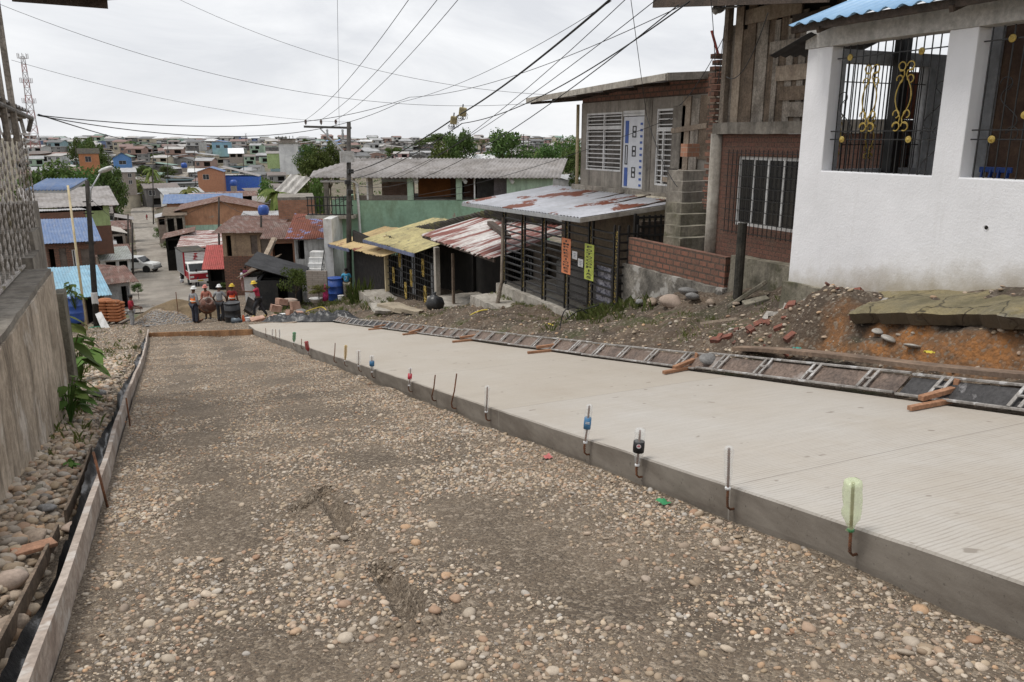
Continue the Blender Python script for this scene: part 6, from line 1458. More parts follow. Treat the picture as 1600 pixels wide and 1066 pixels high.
mb = MB(); mb.box(c + V((0, 0, .03)), (.5, .3, .05), YAW); mb.box(c + V((.02, 0, .38)), (.14, .12, .08), YAW); mb.build('base_and_box', BLACKM, t)
c = at(388, 493, 39.5); t = thing('wheelbarrow', 'dark wheelbarrow tipped on its side near the worker in red', 'wheelbarrow', tuple(c)); m_ = Euler((.5, .7, YAW + .4)).to_matrix()
mb = MB(); vs = [(-.3, -.45, .3), (.3, -.45, .3), (.36, .5, .36), (-.36, .5, .36), (-.2, -.25, 0), (.2, -.25, 0), (.22, .25, 0), (-.22, .25, 0)]; mb.add([c + V((0, 0, .25)) + m_ @ V(q) for q in vs], [(4, 5, 6, 7), (0, 1, 5, 4), (1, 2, 6, 5), (2, 3, 7, 6), (3, 0, 4, 7)]); mb.build('tray', M('barrow_dark', (.07, .068, .065), (.12, .1, .09), 5, .6), t)
for s in (-1, 1):
    mb = MB(); mb.tube([c + V((0, 0, .25)) + m_ @ V(q) for q in ((.08 * s, -.7, .1), (.2 * s, 0, -.02), (.3 * s, .95, .25))], .02, 6); mb.build('handle', WOODL, t)
mb = MB(); mb.lathe([(.14, -.04), (.18, -.03), (.18, .03), (.14, .04)], c + V((0, 0, .25)) + m_ @ V((0, -.72, .08)), 16, m_ @ Euler((0, math.pi / 2, 0)).to_matrix()); mb.build('wheel', RBOOT, t)
OB = M('orange_block', (.46, .30, .23), (.36, .21, .155), 4, .9, .2, bmp=.2)
for k, (px, py, d, sx, sy, sz, rot, lab) in enumerate(((430, 487, 38.3, .5, .35, .32, .2, 'large upright orange clay block, rear of the rubble'), (427, 502, 37.0, .45, .3, .28, .6, 'orange clay block right of the mixing spot, front left'), (404, 504, 36.8, .6, .4, .25, .1, 'broad orange clay block nearest the pump'), (451, 493, 37.6, .3, .25, .25, .9, 'orange block leaning right of the white bucket'),
        (462, 484, 38.6, .4, .3, .4, .3, 'pale orange slab piece at the back of the rubble'), (455, 503, 36.8, .28, .2, .18, 1.2, 'small orange block at the right end of the rubble'), (440, 476, 39, .5, .3, .3, .5, 'pinkish block topmost in the rubble'), (468, 494, 37.6, .3, .2, .22, .1, 'rust coloured block beside the black plastic'))):
    c = at(px, py, d); mb = MB(); rough_box(mb, (-sx / 2, -sy / 2, 0), (sx / 2, sy / 2, sz), .05, .15, k); m_ = Euler((.2 * math.sin(k), .25 * math.cos(k * 2), rot)).to_matrix(); mb.v = [tuple(m_ @ V(q) + c) for q in mb.v]; mb.single('clay_block', OB, lab, 'block')
boulder(*at(452, 471, 39.5), .8, ST4, 'pale boulder behind the orange blocks', seed=41); boulder(*at(470, 486, 38.2), .5, ST2, 'dark rock leaning by the orange blocks', seed=42)
# crumpled plastic at the end of the slab
a, b_ = at(408, 512, 33.5), at(556, 508, 31.5); mb = MB(); nx, ny = 60, 16
for j in range(ny + 1):
    for i in range(nx + 1):
        q = a.lerp(b_, i / nx) + FWD * (j / ny * 1.5 * (.5 + .5 * math.sin(i / nx * 3.0))); e = min(i, nx - i, 6) / 6 * min(j, ny - j, 3) / 3
        bz = P(q.y) + ST + .03 if q.x < SX1 + .1 else H(q.x, q.y) + .03
        mb.v.append((q.x, q.y, bz + e * (.16 + .22 * fb(i * .22, j * .45, 1, 3, 4.4) + (.12 if i > 34 else 0))))
mb.f = [(j * (nx + 1) + i, j * (nx + 1) + i + 1, (j + 1) * (nx + 1) + i + 1, (j + 1) * (nx + 1) + i) for j in range(ny) for i in range(nx)]
mb.single('black_plastic', PLASTIC_BLACK, 'big crumpled black plastic sheet lying at the far end of the concrete lane', 'plastic sheet', smooth=True)
mb = MB(); mb.bar(at(434, 508, 33) + V((0, 0, .05)), at(462, 507, 32.5) + V((0, 0, .08)), .2, .06); mb.single('timber_offcut', WOODL, 'short timber offcut on the slab end beside the black plastic', 'timber')
c = at(680, 500, 25.5); c.z = H(c.x, c.y) + .02; mb = MB(); prof = [(.12, 0), (.26, .06), (.30, .2), (.26, .36), (.13, .46), (.04, .50), (.07, .56), (.001, .57)]; mb.lathe(prof, c, 22); mb.v = [tuple(V(q) + (V(q) - c).normalized() * .045 * fb(q[0] * 4, q[1] * 4, 1, 3, q[2] * 6)) for q in mb.v]
mb.single('rubbish_bag', PLASTIC_BLACK, 'round black rubbish bag on the dirt in front of the porch', 'bag', smooth=True)
c = at(494, 473, 41.5); mb = MB(); mb.lathe([(.2, 0), (.34, .22), (.36, .24), (.32, .23), (.18, .03), (.001, .03)], c, 18); mb.single('wash_basin', WHITEP, 'white wash basin on the ground left of the blue barrel', 'basin', smooth=True)
c = at(509, 470, 41.8); mb = MB(); mb.lathe([(.16, 0), (.14, .3), (.10, .6), (.03, .85), (.001, .9)], c, 12); mb.v = [tuple(V(q) + V((nz(q[2] * 6, q[0] * 5, 1), nz(q[2] * 5, q[1] * 5, 1, 4), 0)) * .08) for q in mb.v]; mb.single('pink_cloth', fabric('pink', (.62, .06, .20)), 'pink cloth hanging on a stick left of the blue barrel', 'cloth', smooth=True)
c = at(151, 516, 38.2); mb = MB(); mb.lathe([(.22, 0), (.33, .12), (.35, .13), (.31, .12), (.2, .03), (.001, .03)], c, 16); mb.single('green_basin', flat('basin_green', (.04, .2, .14)), 'shallow green basin at the foot of the lamp pole', 'basin', smooth=True)
mb = MB(); q0, q1 = at(158, 487, 38.0), at(172, 513, 37.6); n = 8
for j in range(7):
    for i in range(n): q = q0.lerp(q1, i / (n - 1)) - RGT * (j * .05 + .10 * i / n * (j / 6)) + V((0, 0, .03 * nz(i, j, .8, 2) - .02 * j)); mb.v.append(tuple(q))
mb.f = [(j * n + i, j * n + i + 1, (j + 1) * n + i + 1, (j + 1) * n + i) for j in range(6) for i in range(n - 1)]
mb.single('white_tarp', WHITEP, 'white sheet draped slanting beside the lamp pole foot', 'sheet', smooth=True)
def hose(pts, r, mat, lab, name='hose', cat='hose'):
    pp = [at(*q) for q in pts]; out = []
    for i in range(len(pp) - 1):
        p0, p1, p2, p3 = pp[max(i - 1, 0)], pp[i], pp[i + 1], pp[min(i + 2, len(pp) - 1)]
        for k in range(8):
            s = k / 8; out.append(.5 * ((2 * p1) + (p2 - p0) * s + (2 * p0 - 5 * p1 + 4 * p2 - p3) * s * s + (3 * p1 - p0 - 3 * p2 + p3) * s ** 3))
    out.append(pp[-1]); mb = MB(); mb.tube(out, r, 6); mb.single(name, mat, lab, cat, None, True)
YH = flat('hose_yellow', (.62, .48, .06))
hose(((478, 487, 36.5), (500, 480, 37), (509, 484, 36.6), (513, 495, 35.5)), .02, YH, 'yellow hose looping up behind the black plastic')
hose(((724, 507, 21.5), (735, 493, 22), (750, 486, 22), (762, 484, 22)), .018, YH, 'yellow pipe arching out of the bank below the leaning post')
hose(((857, 506, 18), (866, 510, 17.8), (872, 517, 17.5)), .018, YH, 'short yellow pipe stub in the bank below the copy shop')
hose(((874, 527, 16.8), (876, 505, 17), (884, 484, 17), (905, 482, 17), (918, 490, 17)), .012, CABLE, 'black hose arching out of the bank below the shop grille')
hose(((884, 500, 16.8), (900, 488, 17), (918, 482, 17), (935, 477, 16.8)), .012, CABLE, 'second black hose curving up to the shop grille')

# ================================================================== vehicles on the lower street
TRW, TRR = M('truck_white', (.82, .82, .80), (.72, .72, .70), 3, .4, .05), M('truck_red', (.38, .025, .035), (.3, .02, .03), 3, .35, .05)
VG = flat('vehicle_glass', (.03, .035, .04), .1); TYRE = flat('tyre', (.02, .02, .02), .9); CHR = flat('headlamp', (.7, .7, .68), .15)
def wheel(t, x, y, r, w):
    mb = MB(); m_ = Euler((0, math.pi / 2, 0)).to_matrix(); mb.lathe([(r * .6, -w / 2), (r * .92, -w / 2), (r, -w / 3), (r, w / 3), (r * .92, w / 2), (r * .6, w / 2)], (x, y, r), 20, m_); o = mb.build('wheel', TYRE, t)
    mb = MB(); mb.lathe([(r * .6, -w * .42), (r * .2, -w * .3), (r * .2, w * .3), (r * .6, w * .42)], (x, y, r), 14, m_); mb.build('rim', GALV, o)
c = at(314, 446, 76); t = thing('box_truck', 'red and white box truck facing up the street', 'truck', tuple(c), YAW + math.pi + .56)
mb = MB(); mb.prism([(-.0, .55), (.0, 1.25), (-.12, 1.36), (-.52, 2.12), (-1.5, 2.16), (-1.5, .55)], -.98, .98, lambda p, w: V((w, p[0], p[1]))); cab = mb.build('cab', TRW, t, bev=.05)
mb = MB(); mb.prism([(.02, .60), (.03, 1.12), (-.02, 1.15), (-.02, .6)], -.92, .92, lambda p, w: V((w, p[0], p[1]))); mb.build('red_grille', TRR, t)
mb = MB(); mb.prism([(-.12, 1.40), (-.09, 1.40), (-.46, 2.04), (-.49, 2.04)], -.86, .86, lambda p, w: V((w, p[0], p[1]))); mb.build('windscreen', VG, t)
for s in (-1, 1):
    mb = MB(); mb.prism([(-.3, 1.4), (-.62, 2.0), (-1.3, 2.0), (-1.3, 1.4)], s * .975, s * .992, lambda p, w: V((w, p[0], p[1]))); mb.build('side_window', VG, t)
    mb = MB(); mb.prism([(-.05, .62), (-.08, 1.3), (-1.45, 1.3), (-1.45, .62)], s * .978, s * .996, lambda p, w: V((w, p[0], p[1]))); mb.build('door_panel', TRR, t)
    mb = MB(); mb.box((s * .72, .035, .86), (.34, .05, .2)); mb.build('headlight', CHR, t, bev=.02)
    mb = MB(); mb.box((s * 1.12, -.18, 1.75), (.14, .05, .38)); mb.build('mirror', BLACKM, t, bev=.01)
mb = MB(); mb.box((0, .04, .48), (1.95, .14, .24)); mb.build('bumper', TRW, t, bev=.03)
mb = MB(); mb.box((0, .12, .50), (.5, .02, .14)); mb.build('number_plate', flat('plate_yellow', (.6, .5, .1)), t)
mb = MB(); mb.mm((-1.06, -5.6, .75), (1.06, -1.6, 3.05)); bx_ = mb.build('cargo_box', M('cargo_silver', (.55, .55, .55), (.46, .46, .46), 1, .45, .08, streak=.2, metal=.2), t)
mb = MB()
for k in range(14): mb.mm((-1.04, -1.598, 1.0 + k * .145), (1.04, -1.575, 1.07 + k * .145))
mb.build('front_ribs', TRW, bx_)
for s in (-1, 1):
    mb = MB()
    for k in range(26): mb.mm((s * 1.06, -5.5 + k * .15, .85), (s * 1.08, -5.42 + k * .15, 3.0))
    mb.build('side_ribs', GALV, bx_)
mb = MB(); mb.mm((-1.09, -1.66, .75), (-.95, -1.56, 3.06)); mb.mm((.95, -1.66, .75), (1.09, -1.56, 3.06)); mb.build('red_corner', TRR, bx_)
mb = MB()
for (x, z, w, h) in ((-.08, 2.85, .16, .10), (-.05, 2.72, .08, .1), (.0, 2.62, .18, .06), (-.06, 2.52, .16, .1), (.06, 2.40, .1, .1), (0, 2.3, .2, .05)): mb.mm((x - w, -1.575, z - h / 2), (x + w, -1.56, z + h / 2))
mb.build('red_emblem', TRR, bx_)
mb = MB(); mb.mm((-1.12, -5.7, 3.052), (1.12, -1.5, 3.10)); mb.build('roof_rim', FIBERD, bx_)
mb = MB(); mb.mm((-.4, -5.5, .5), (.4, -.3, .72)); mb.build('chassis', BLACKM, t)
for x in (-.85, .85):
    for y in (-.75, -4.5): wheel(t, x, y, .38, .26)
c = at(217, 427, 92); c.z = H(c.x, c.y) + .04; t = thing('pickup', 'white double cab pickup parked across the street below', 'pickup', tuple(c), YAW - math.pi / 2 - .12)
prof = [(2.35, .45), (2.38, .85), (2.2, 1.05), (1.15, 1.14), (.45, 1.74), (-1.05, 1.78), (-1.5, 1.2), (-1.55, 1.16), (-2.45, 1.14), (-2.5, .5)]
mb = MB(); mb.prism(prof, -.86, .86, lambda p, w: V((w, p[0], p[1]))); mb.build('body', TRW, t, bev=.06)
for s in (-1, 1):
    for (a0, a1) in ((.78, -.22), (-.32, -1.1)):
        mb = MB(); mb.prism([(a0, 1.2), (min(a0 - .35, a0 - .1) if a0 > 0 else a0, 1.66), (a1 + (.0 if a0 > 0 else .12), 1.68), (a1 - (0 if a0 > 0 else .12), 1.2)], s * .855, s * .875, lambda p, w: V((w, p[0], p[1]))); mb.build('side_window', VG, t)
    mb = MB(); mb.box((s * .68, 2.36, .82), (.3, .06, .16)); mb.build('headlight', CHR, t)
    mb = MB(); mb.box((s * .97, .85, 1.2), (.18, .1, .14)); mb.build('mirror', TRW, t, bev=.02)
    for y in (1.5, -1.55): 
        mb = MB(); mb.lathe([(.001, -.02), (.46, -.02), (.46, .02), (.001, .02)], (s * .86, y, .40), 18, Euler((0, math.pi / 2, 0)).to_matrix()); mb.build('wheel_arch', BLACKM, t)
        wheel(t, s * .82, y, .37, .24)
mb = MB(); mb.prism([(1.12, 1.18), (1.10, 1.2), (.5, 1.70), (.48, 1.68)], -.74, .74, lambda p, w: V((w, p[0] + .03, p[1] + .03))); mb.build('windscreen', VG, t)
mb = MB(); mb.box((0, 2.4, .52), (1.7, .12, .2)); mb.build('bumper', GALV, t, bev=.03)
# ================================================================== houses down the slope and the town
PANE = M('far_window_dark', (.03, .032, .036), (.06, .06, .062), 2, .3, .2, bmp=0)
DOORM = M('far_door', (.16, .13, .11), (.10, .08, .07), 2, .8)
FRM = WHITEP
def shell(t, w, dep, h, wall, roof, kind, rise, ov, ops, waves=14, amp=.035, base=3.0, two=None, par_wall=True):
    waves = int(waves * 1.5); amp *= .6
    """house in the local frame of t: facade on y=0 looking to -y"""
    holes = [(u0 * w, u1 * w, z0 * h, z1 * h) for (u0, u1, z0, z1, k) in ops]
    mb = MB(); mb.wall(-w / 2, w / 2, -base, h, holes, lambda u, ww, z: (u, ww, z), .18)
    mb.mm((-w / 2, .182, -base), (-w / 2 + .18, dep, h)); mb.mm((w / 2 - .18, .182, -base), (w / 2, dep, h)); mb.mm((-w / 2 + .182, dep - .18, -base), (w / 2 - .182, dep, h))
    if kind == 'gable_y': mb.prism([(-w / 2, h + .002), (w / 2, h + .002), (0, h + rise)], .0, .18, lambda p, q: V((p[0], q, p[1])))
    if kind == 'gable_x':
        for s in (-w / 2, w / 2 - .18): mb.prism([(0, h + .002), (dep, h + .002), (dep / 2, h + rise)], s, s + .18, lambda p, q: V((q, p[0], p[1])))
    mb.build('wall', wall, t)
    if two:
        mb = MB(); mb.wall(-w / 2 - .02, w / 2 + .02, -base, h * two[0], [q for q in holes if q[3] < h * two[0]], lambda u, ww, z: (u, ww, z), -.03) if not any(q[2] < h * two[0] < q[3] for q in holes) else mb.mm((-w / 2 - .02, -.03, -base), (w / 2 + .02, -.003, h * two[0])); mb.build('lower_wall', two[1], t)
    for (u0, u1, z0, z1, k) in ops:
        a0, a1, b0, b1 = u0 * w, u1 * w, z0 * h, z1 * h
        if k == 'o': continue
        if k == 'd':
            mb = MB(); mb.mm((a0, .08, b0), (a1, .12, b1)); mb.build('door', DOORM, t)
        else:
            mb = MB(); e = .06
            for q in ((a0, a1, b0, b0 + e), (a0, a1, b1 - e, b1), (a0, a0 + e, b0 + e, b1 - e), (a1 - e, a1, b0 + e, b1 - e), ((a0 + a1) / 2 - .03, (a0 + a1) / 2 + .03, b0 + e, b1 - e)): mb.mm((q[0], .04, q[2]), (q[1], .10, q[3]))
            f_ = mb.build('window', FRM, t); mb = MB(); mb.mm((a0 + e, .11, b0 + e), (a1 - e, .12, b1 - e)); mb.build('pane', PANE, f_)
    if any(o_[4] == 'o' for o_ in ops):
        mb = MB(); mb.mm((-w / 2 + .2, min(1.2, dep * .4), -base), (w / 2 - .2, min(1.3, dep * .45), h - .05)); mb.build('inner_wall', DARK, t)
    mb = MB(); o = ov; x0, x1 = -w / 2 - o, w / 2 + o
    if kind == 'shed_f': mb.sheet((x0, -o, h + .03), (x1, -o, h + .03), (x1, dep + o, h + rise), (x0, dep + o, h + rise), waves, amp, 4, .03, 2, .06, .08)
    elif kind == 'shed_b': mb.sheet((x0, -o, h + rise), (x1, -o, h + rise), (x1, dep + o, h + .03), (x0, dep + o, h + .03), waves, amp, 4, .03, 2, .06, .08)
    elif kind == 'shed_r': mb.sheet((x0, dep + o, h + rise), (x0, -o, h + rise), (x1, -o, h + .05), (x1, dep + o, h + .05), waves, amp, 4, .03, 2, .06, .08)
    elif kind == 'shed_l': mb.sheet((x0, -o, h + .05), (x0, dep + o, h + .05), (x1, dep + o, h + rise), (x1, -o, h + rise), waves, amp, 4, .03, 2, .06, .08)
    elif kind == 'gable_x':
        mb.sheet((x0, -o, h - .02), (x1, -o, h - .02), (x1, dep / 2, h + rise + .06), (x0, dep / 2, h + rise + .06), waves, amp, 4, .03, 2, .05, .05)
        mb.sheet((x0, dep / 2 + .002, h + rise + .06), (x1, dep / 2 + .002, h + rise + .06), (x1, dep + o, h - .02), (x0, dep + o, h - .02), waves, amp, 4, .03)
    elif kind == 'gable_y':
        mb.sheet((x0, -o, h - .05), (x0, dep + o, h - .05), (0, dep + o, h + rise + .06), (0, -o, h + rise + .06), waves, amp, 4, .03, 2, .05, .05)
        mb.sheet((.002, -o, h + rise + .06), (.002, dep + o, h + rise + .06), (x1, dep + o, h - .05), (x1, -o, h - .05), waves, amp, 4, .03, 2, .05, .05)
    elif kind == 'hip':
        q = w * .22
        for tri in ((((x0, -o, h), (x1, -o, h), (x1 - q, dep / 2, h + rise), (x0 + q, dep / 2, h + rise))), (((x1, dep + o, h), (x0, dep + o, h), (x0 + q, dep / 2, h + rise), (x1 - q, dep / 2, h + rise))), (((x0, dep + o, h), (x0, -o, h), (x0 + q, dep / 2, h + rise), (x0 + q, dep / 2 + .01, h + rise))), (((x1, -o, h), (x1, dep + o, h), (x1 - q, dep / 2 + .01, h + rise), (x1 - q, dep / 2, h + rise)))): mb.sheet(*tri, waves, amp, 4, .03)
    elif kind == 'flat':
        mb.mm((x0, -o, h + .002), (x1, dep + o, h + .22))
    mb.build('roof', roof, t)
def house(name, label, px0, px1, pyt, pyb, d, dep, wall, roof, kind, rise, ov=.35, ops=(), rz=0.0, two=None, waves=14, cat='house'):
    c = at((px0 + px1) / 2, pyb, d); w = (px1 - px0) * d / F; h = at((px0 + px1) / 2, pyt, d).z - c.z
    t = thing(name, label, cat, tuple(c), YAW + math.atan((800 - (px0 + px1) / 2) / F) + rz); shell(t, w, dep, h, wall, roof, kind, rise, ov, ops, waves, two=two); return t
W3 = ((-.38, -.18, .45, .8, 'w'), (.12, .32, .45, .8, 'w'), (-.08, .06, .0, .75, 'd'))
O1 = ((-.42, -.05, .05, .85, 'o'), (.08, .40, .05, .85, 'o'))
# left of the street, near to far
house('tin_shack', 'shack with light blue painted tin roof behind the black lamp pole', 98, 163, 462, 500, 47, 4.5, PLANKB, LBLUER, 'shed_f', 1.15, .4, ((-.45, -.05, -.2, .9, 'o'), (.1, .4, -.2, .9, 'o')), .1)
house('tin_shed', 'small shed of corrugated tin walls under a rusty flat roof', 162, 204, 440, 476, 52, 3.5, M('tin_wall', (.44, .45, .46), (.32, .32, .33), 1.2, .5, streak=.5, metal=.3), RUST, 'shed_f', .5, .5, ((.2, .45, -.2, .8, 'o'),), .15)
house('brick_house', 'unfinished brick house with bright blue tin roof at left', 84, 150, 376, 440, 56, 5, BRICK, BLUER, 'shed_f', 1.15, .5, ((-.46, -.34, -.4, .85, 'o'), (-.24, -.10, -.2, .85, 'd'), (.02, .14, .3, .8, 'w'), (.2, .46, -.4, .8, 'd')), .05)
house('lime_house', 'lime green house with brick base and long grey roof at left', 66, 168, 321, 355, 82, 9, LIME, FIBER, 'gable_x', 1.6, .9, ((-.2, .42, .72, .96, 'o'),), .1, (.0, BRICK))
house('brick_annex', 'bare brick wall annex below the lime green house', 64, 134, 331, 372, 76, 4, BRICK, TIN, 'shed_b', .2, .1, (), .08)
a = at(80, 297, 37); t = thing('tin_canopy', 'blue tin canopy edge on the cream pipe post, behind the concrete wall', 'canopy', tuple(a), YAW + .1)
mb = MB(); mb.sheet((-1.2, 0, 0), (.75, 0, 0), (.75, 2.4, .42), (-1.2, 2.4, .42), 12, .03, 4, .02); mb.build('roof', BLUER, t, True)
mb = MB(); mb.bar((-1.2, .05, -.08), (.7, .05, -.08), .05, .12); mb.bar((.7, .05, -.08), (.7, 2.3, .3), .05, .1); mb.build('frame', GALV, t)
mb = MB(); mb.bar((-1.1, .3, -.1), (-1.1, .3, -6), .1, .1, (0, 1, 0)); mb.build('post', WOODD, t)
house('white_awning_shop', 'low stall with white awning roof just behind the pickup', 166, 203, 405, 425, 86, 4, WHITEP, WHITEP, 'shed_f', .9, .4, O1, .1)
house('rust_roof_shack', 'shack with rusty collapsed roof beside the pickup', 158, 200, 398, 418, 94, 5, PLANKB, RUST, 'gable_x', .9, .5, O1, .1)
house('rust_lean_to', 'dark lean-to with rusty sheet roof in front of the pickup', 155, 192, 428, 446, 66, 3.5, PLANKB, RUST, 'shed_r', .7, .4, O1, .2)
house('pale_roof_house', 'house with pale fibre roof and patched gable left of the far street', 156, 196, 366, 388, 105, 7, BLOCK, M('pale_roof', (.45, .42, .38), (.36, .33, .3), 1), 'shed_r', 1.2, .4, O1, .1)
house('white_blue_stall', 'stall with white and blue awning along the far street', 160, 186, 352, 362, 125, 4, WHITEP, LBLUER, 'shed_r', .8, .4, O1)
for i, (x0, x1, yt, yb, d, rf, kd, lab) in enumerate(((186, 206, 344, 356, 140, FIBER, 'shed_r', 'low grey roofed shed along the left kerb of the far street'), (176, 200, 358, 370, 118, RUST, 'shed_f', 'small rust roofed shed along the left kerb of the far street'), (150, 178, 384, 398, 100, TIN, 'shed_r', 'tin roofed shed behind the rusty shack at left'), (248, 270, 340, 352, 135, TIN, 'shed_l', 'grey tin shed at the right kerb of the far street'), (300, 345, 311, 320, 150, TINR, 'shed_f', 'long rust striped roof behind the mint house'), (345, 400, 306, 316, 160, RUST, 'gable_x', 'long brown roof beyond the mint house'), (400, 440, 318, 332, 120, FIBER, 'shed_f', 'pale fibre roofed shed below the tall palm'))):
    house('roadside_shed', lab, x0, x1, yt, yb, d, 6, (BLOCK, PLANKB, DARK)[i % 3], rf, kd, .7, .4, O1)
# right of the street
house('red_roof_stall', 'market stall with red tiled roof beside the truck', 327, 374, 418, 440, 70, 6, DARK, REDR, 'gable_x', 1.6, .4, O1, -.15)
house('balcony_house', 'brown brick house with a jutting balcony and rusted eave', 352, 425, 361, 416, 61, 7, M('tan_plaster', (.34, .25, .17), (.25, .18, .125), 1.2, streak=.4), RUST, 'shed_f', .55, .6, ((-.42, -.32, .3, .9, 'o'), (.08, .22, .35, .9, 'd'), (.28, .46, .35, .9, 'd')), -.2, (.3, BRICK), waves=20)
house('grey_roof_house', 'house with weathered grey tin roof above the brick balcony house', 372, 466, 366, 382, 70, 9, BRICKF, TIN, 'shed_f', 1.25, .4, ((-.1, .1, .1, .8, 'w'),), -.1, waves=26)
house('mint_house', 'long house, orange upper wall over mint lower wall', 290, 405, 326, 368, 110, 10, ORANGEW, RUST, 'gable_y', 1.1, .8, (), -.05, (.42, MINT), 30)
house('blue_strip_house', 'house with blue edged roof above the mint and orange house', 266, 372, 316, 330, 128, 9, BRICKF, BLUER, 'gable_x', 1.0, .6, (), -.05)
house('wood_annex', 'grey wooden annex at the street end of the mint house', 262, 289, 336, 366, 106, 6, PLANK, PLANKB, 'shed_f', .6, .4, O1, -.05)
house('brown_porch_house', 'low house with brown roof along the street curve', 262, 300, 372, 392, 92, 5, DARK, RUST, 'shed_l', .8, .4, O1, -.05)
house('white_strip_house', 'house with ragged white and rust sheet roof behind the truck', 284, 352, 386, 402, 88, 7, DARK, TINR, 'shed_f', 1.1, .3, O1, -.1, waves=24)
house('brick_ruin', 'unroofed brick walls with concrete columns left of the green building', 437, 492, 312, 343, 66, 5, brickmat('orange_brick', (.40, .19, .115), (.27, .12, .075), (.22, .18, .15), 1.8, .55), CONC, 'flat', .1, .0, (), 0)
for k, px in enumerate((450, 475)):
    pass
house('rust_blue_house', 'white plank house under a rust red roof with blue patches', 462, 511, 371, 405, 50, 5, M('white_plank', (.56, .55, .53), (.42, .41, .39), 2, .8, .15, streak=.5, sdir=(6, 6, .5)), M('rust_blue', (.22, .07, .04), (.17, .06, .04), 1.2, .75, .2, patch=(.20, .22, .38), psc=1.0, plo=.56, phi=.58), 'shed_f', 1.0, .5, ((-.45, -.2, .0, .9, 'o'),), -.1)
house('orange_pillar_house', 'dark open house with orange brick pillar left of the white stairs', 425, 466, 370, 430, 52, 4, BRICKF, RUST, 'shed_f', .6, .5, ((-.4, .35, .1, .85, 'o'),), -.1)
house('black_shack', 'low shack with sagging black tin roof behind the red shirted worker', 404, 462, 437, 478, 44, 4, M('black_tarp_wall', (.03, .03, .032), (.05, .048, .045), 2), BLKR, 'shed_r', 1.0, .45, ((.05, .3, .0, .8, 'o'),), -.12, waves=20)
house('white_panel_stall', 'narrow stall with white side panels and brown curled roof', 384, 404, 432, 470, 46, 5, WHITEP, PLANKB, 'shed_l', .6, .3, (), -.25)
# white stairs house beside it
c = at(515, 440, 47); t = thing('white_stair_house', 'tall narrow white wall with steps and black railing by the green building', 'house', tuple(c), YAW); m_ = 47 / F
mb = MB(); mb.mm((-5 * m_, 0, -2), (8 * m_, 3, at(515, 340, 47).z - c.z)); mb.build('wall', WHITEP, t)
for k in range(8):
    mb = MB(); mb.mm((-40 * m_, -.3 + .28 * k, -2), (-12 * m_, 2.5, -.6 + .3 * k)); mb.build('step', WHITEP, t)
mb = MB()
for k in range(8): mb.tube([(-12 * m_, -.3 + .28 * k, -.6 + .3 * k), (-12 * m_, -.3 + .28 * k, .3 + .3 * k)], .02, 5)
mb.tube([(-12 * m_, -.3, .3), (-12 * m_, 1.7, 2.45)], .03, 5); mb.build('railing', BLACKM, t)
# lattice block wall, tilted boards
c = at(497, 463, 42); mb = MB(); mb.box(c + V((0, 0, .6)), (1.1, .15, 1.5), YAW - .1); mb.single('block_wall', BLOCK, 'short grey block wall behind the white basin', 'wall')
mb = MB(); mb.bar(at(403, 424, 47), at(428, 372, 50), .28, .07); mb.bar(at(407, 424, 47.3), at(431, 373, 50.3), .2, .06); mb.single('boards', WOODL, 'two long pale boards leaning up against the brick house', 'boards')
for px, py, d, r, lab in ((412, 334, 72, .48, 'blue water tank on a roof left of the brick ruin'), (365, 290, 235, 1.0, 'small blue tank on the roof by the blue barn'), (288, 262, 330, 1.2, 'dark blue tank on a hillside roof above the far street')):
    c = at(px, py, d); t = thing('water_tank', lab, 'water tank', tuple(c)); mb = MB(); mb.lathe([(r * .85, -.1), (r, .1), (r * 1.02, r), (r * .8, r * 1.5), (r * .3, r * 1.65), (.001, r * 1.66)], c, 16); mb.build('tank', BLUEPL, t, True)
    mb = MB(); mb.box(c + V((0, 0, -.9)), (r * 1.6, r * 1.6, 1.6)); mb.build('stand', BLOCK, t)
for i, (px, py, d, h) in enumerate(((500, 240, 420, 8), (612, 244, 400, 8), (655, 240, 420, 8), (840, 246, 330, 8), (170, 262, 300, 7), (380, 262, 330, 8), (118, 250, 380, 7))):
    pole(px, py, d, py - 22, .16, .12, POLEC, 'utility_pole', 'slender town pole %s' % ('between the pale trees and the main pole', 'behind the green building roof, left', 'behind the green building roof, middle', 'right of the big round tree', 'between the orange and blue hillside houses', 'above the blue barn', 'at the left above the tree clump')[i], 'pole')
# special houses across the valley
house('orange_hill_house', 'orange two storey house on the left hillside', 127, 155, 240, 262, 330, 10, M('orange_flat', (.46, .20, .10), (.38, .17, .085), .5), FIBERD, 'gable_x', 2, .5, ((-.2, .1, .4, .8, 'w'),))
house('blue_hill_house', 'blue two storey house right of the orange one on the left hillside', 180, 206, 247, 267, 310, 9, M('hill_blue', (.14, .28, .55), (.12, .24, .48), .5), FIBERD, 'gable_y', 2, .5, ((-.2, .2, .5, .8, 'w'),))
house('grey_flats', 'grey two storey house with rows of windows left of the far street', 185, 212, 269, 290, 250, 9, BLOCK, TIN, 'shed_f', 1, .5, ((-.4, -.2, .1, .4, 'w'), (.1, .3, .1, .4, 'w'), (-.4, -.2, .6, .9, 'w'), (.1, .3, .6, .9, 'w')))
house('orange_brick_house', 'orange brick house with one window right of the far street', 312, 349, 268, 296, 235, 9, brickmat('hill_brick', (.50, .21, .11), (.42, .17, .09), (.42, .28, .2), 1.6, .2), BLUER, 'gable_y', 1.2, .5, ((-.3, -.05, .55, .85, 'w'),), -.1)
house('blue_barn', 'long bright blue building beside the orange brick house', 350, 404, 276, 294, 245, 10, M('bright_blue', (.06, .14, .52), (.07, .16, .48), .5), FIBER, 'shed_r', 3.0, .2, (), -.1)
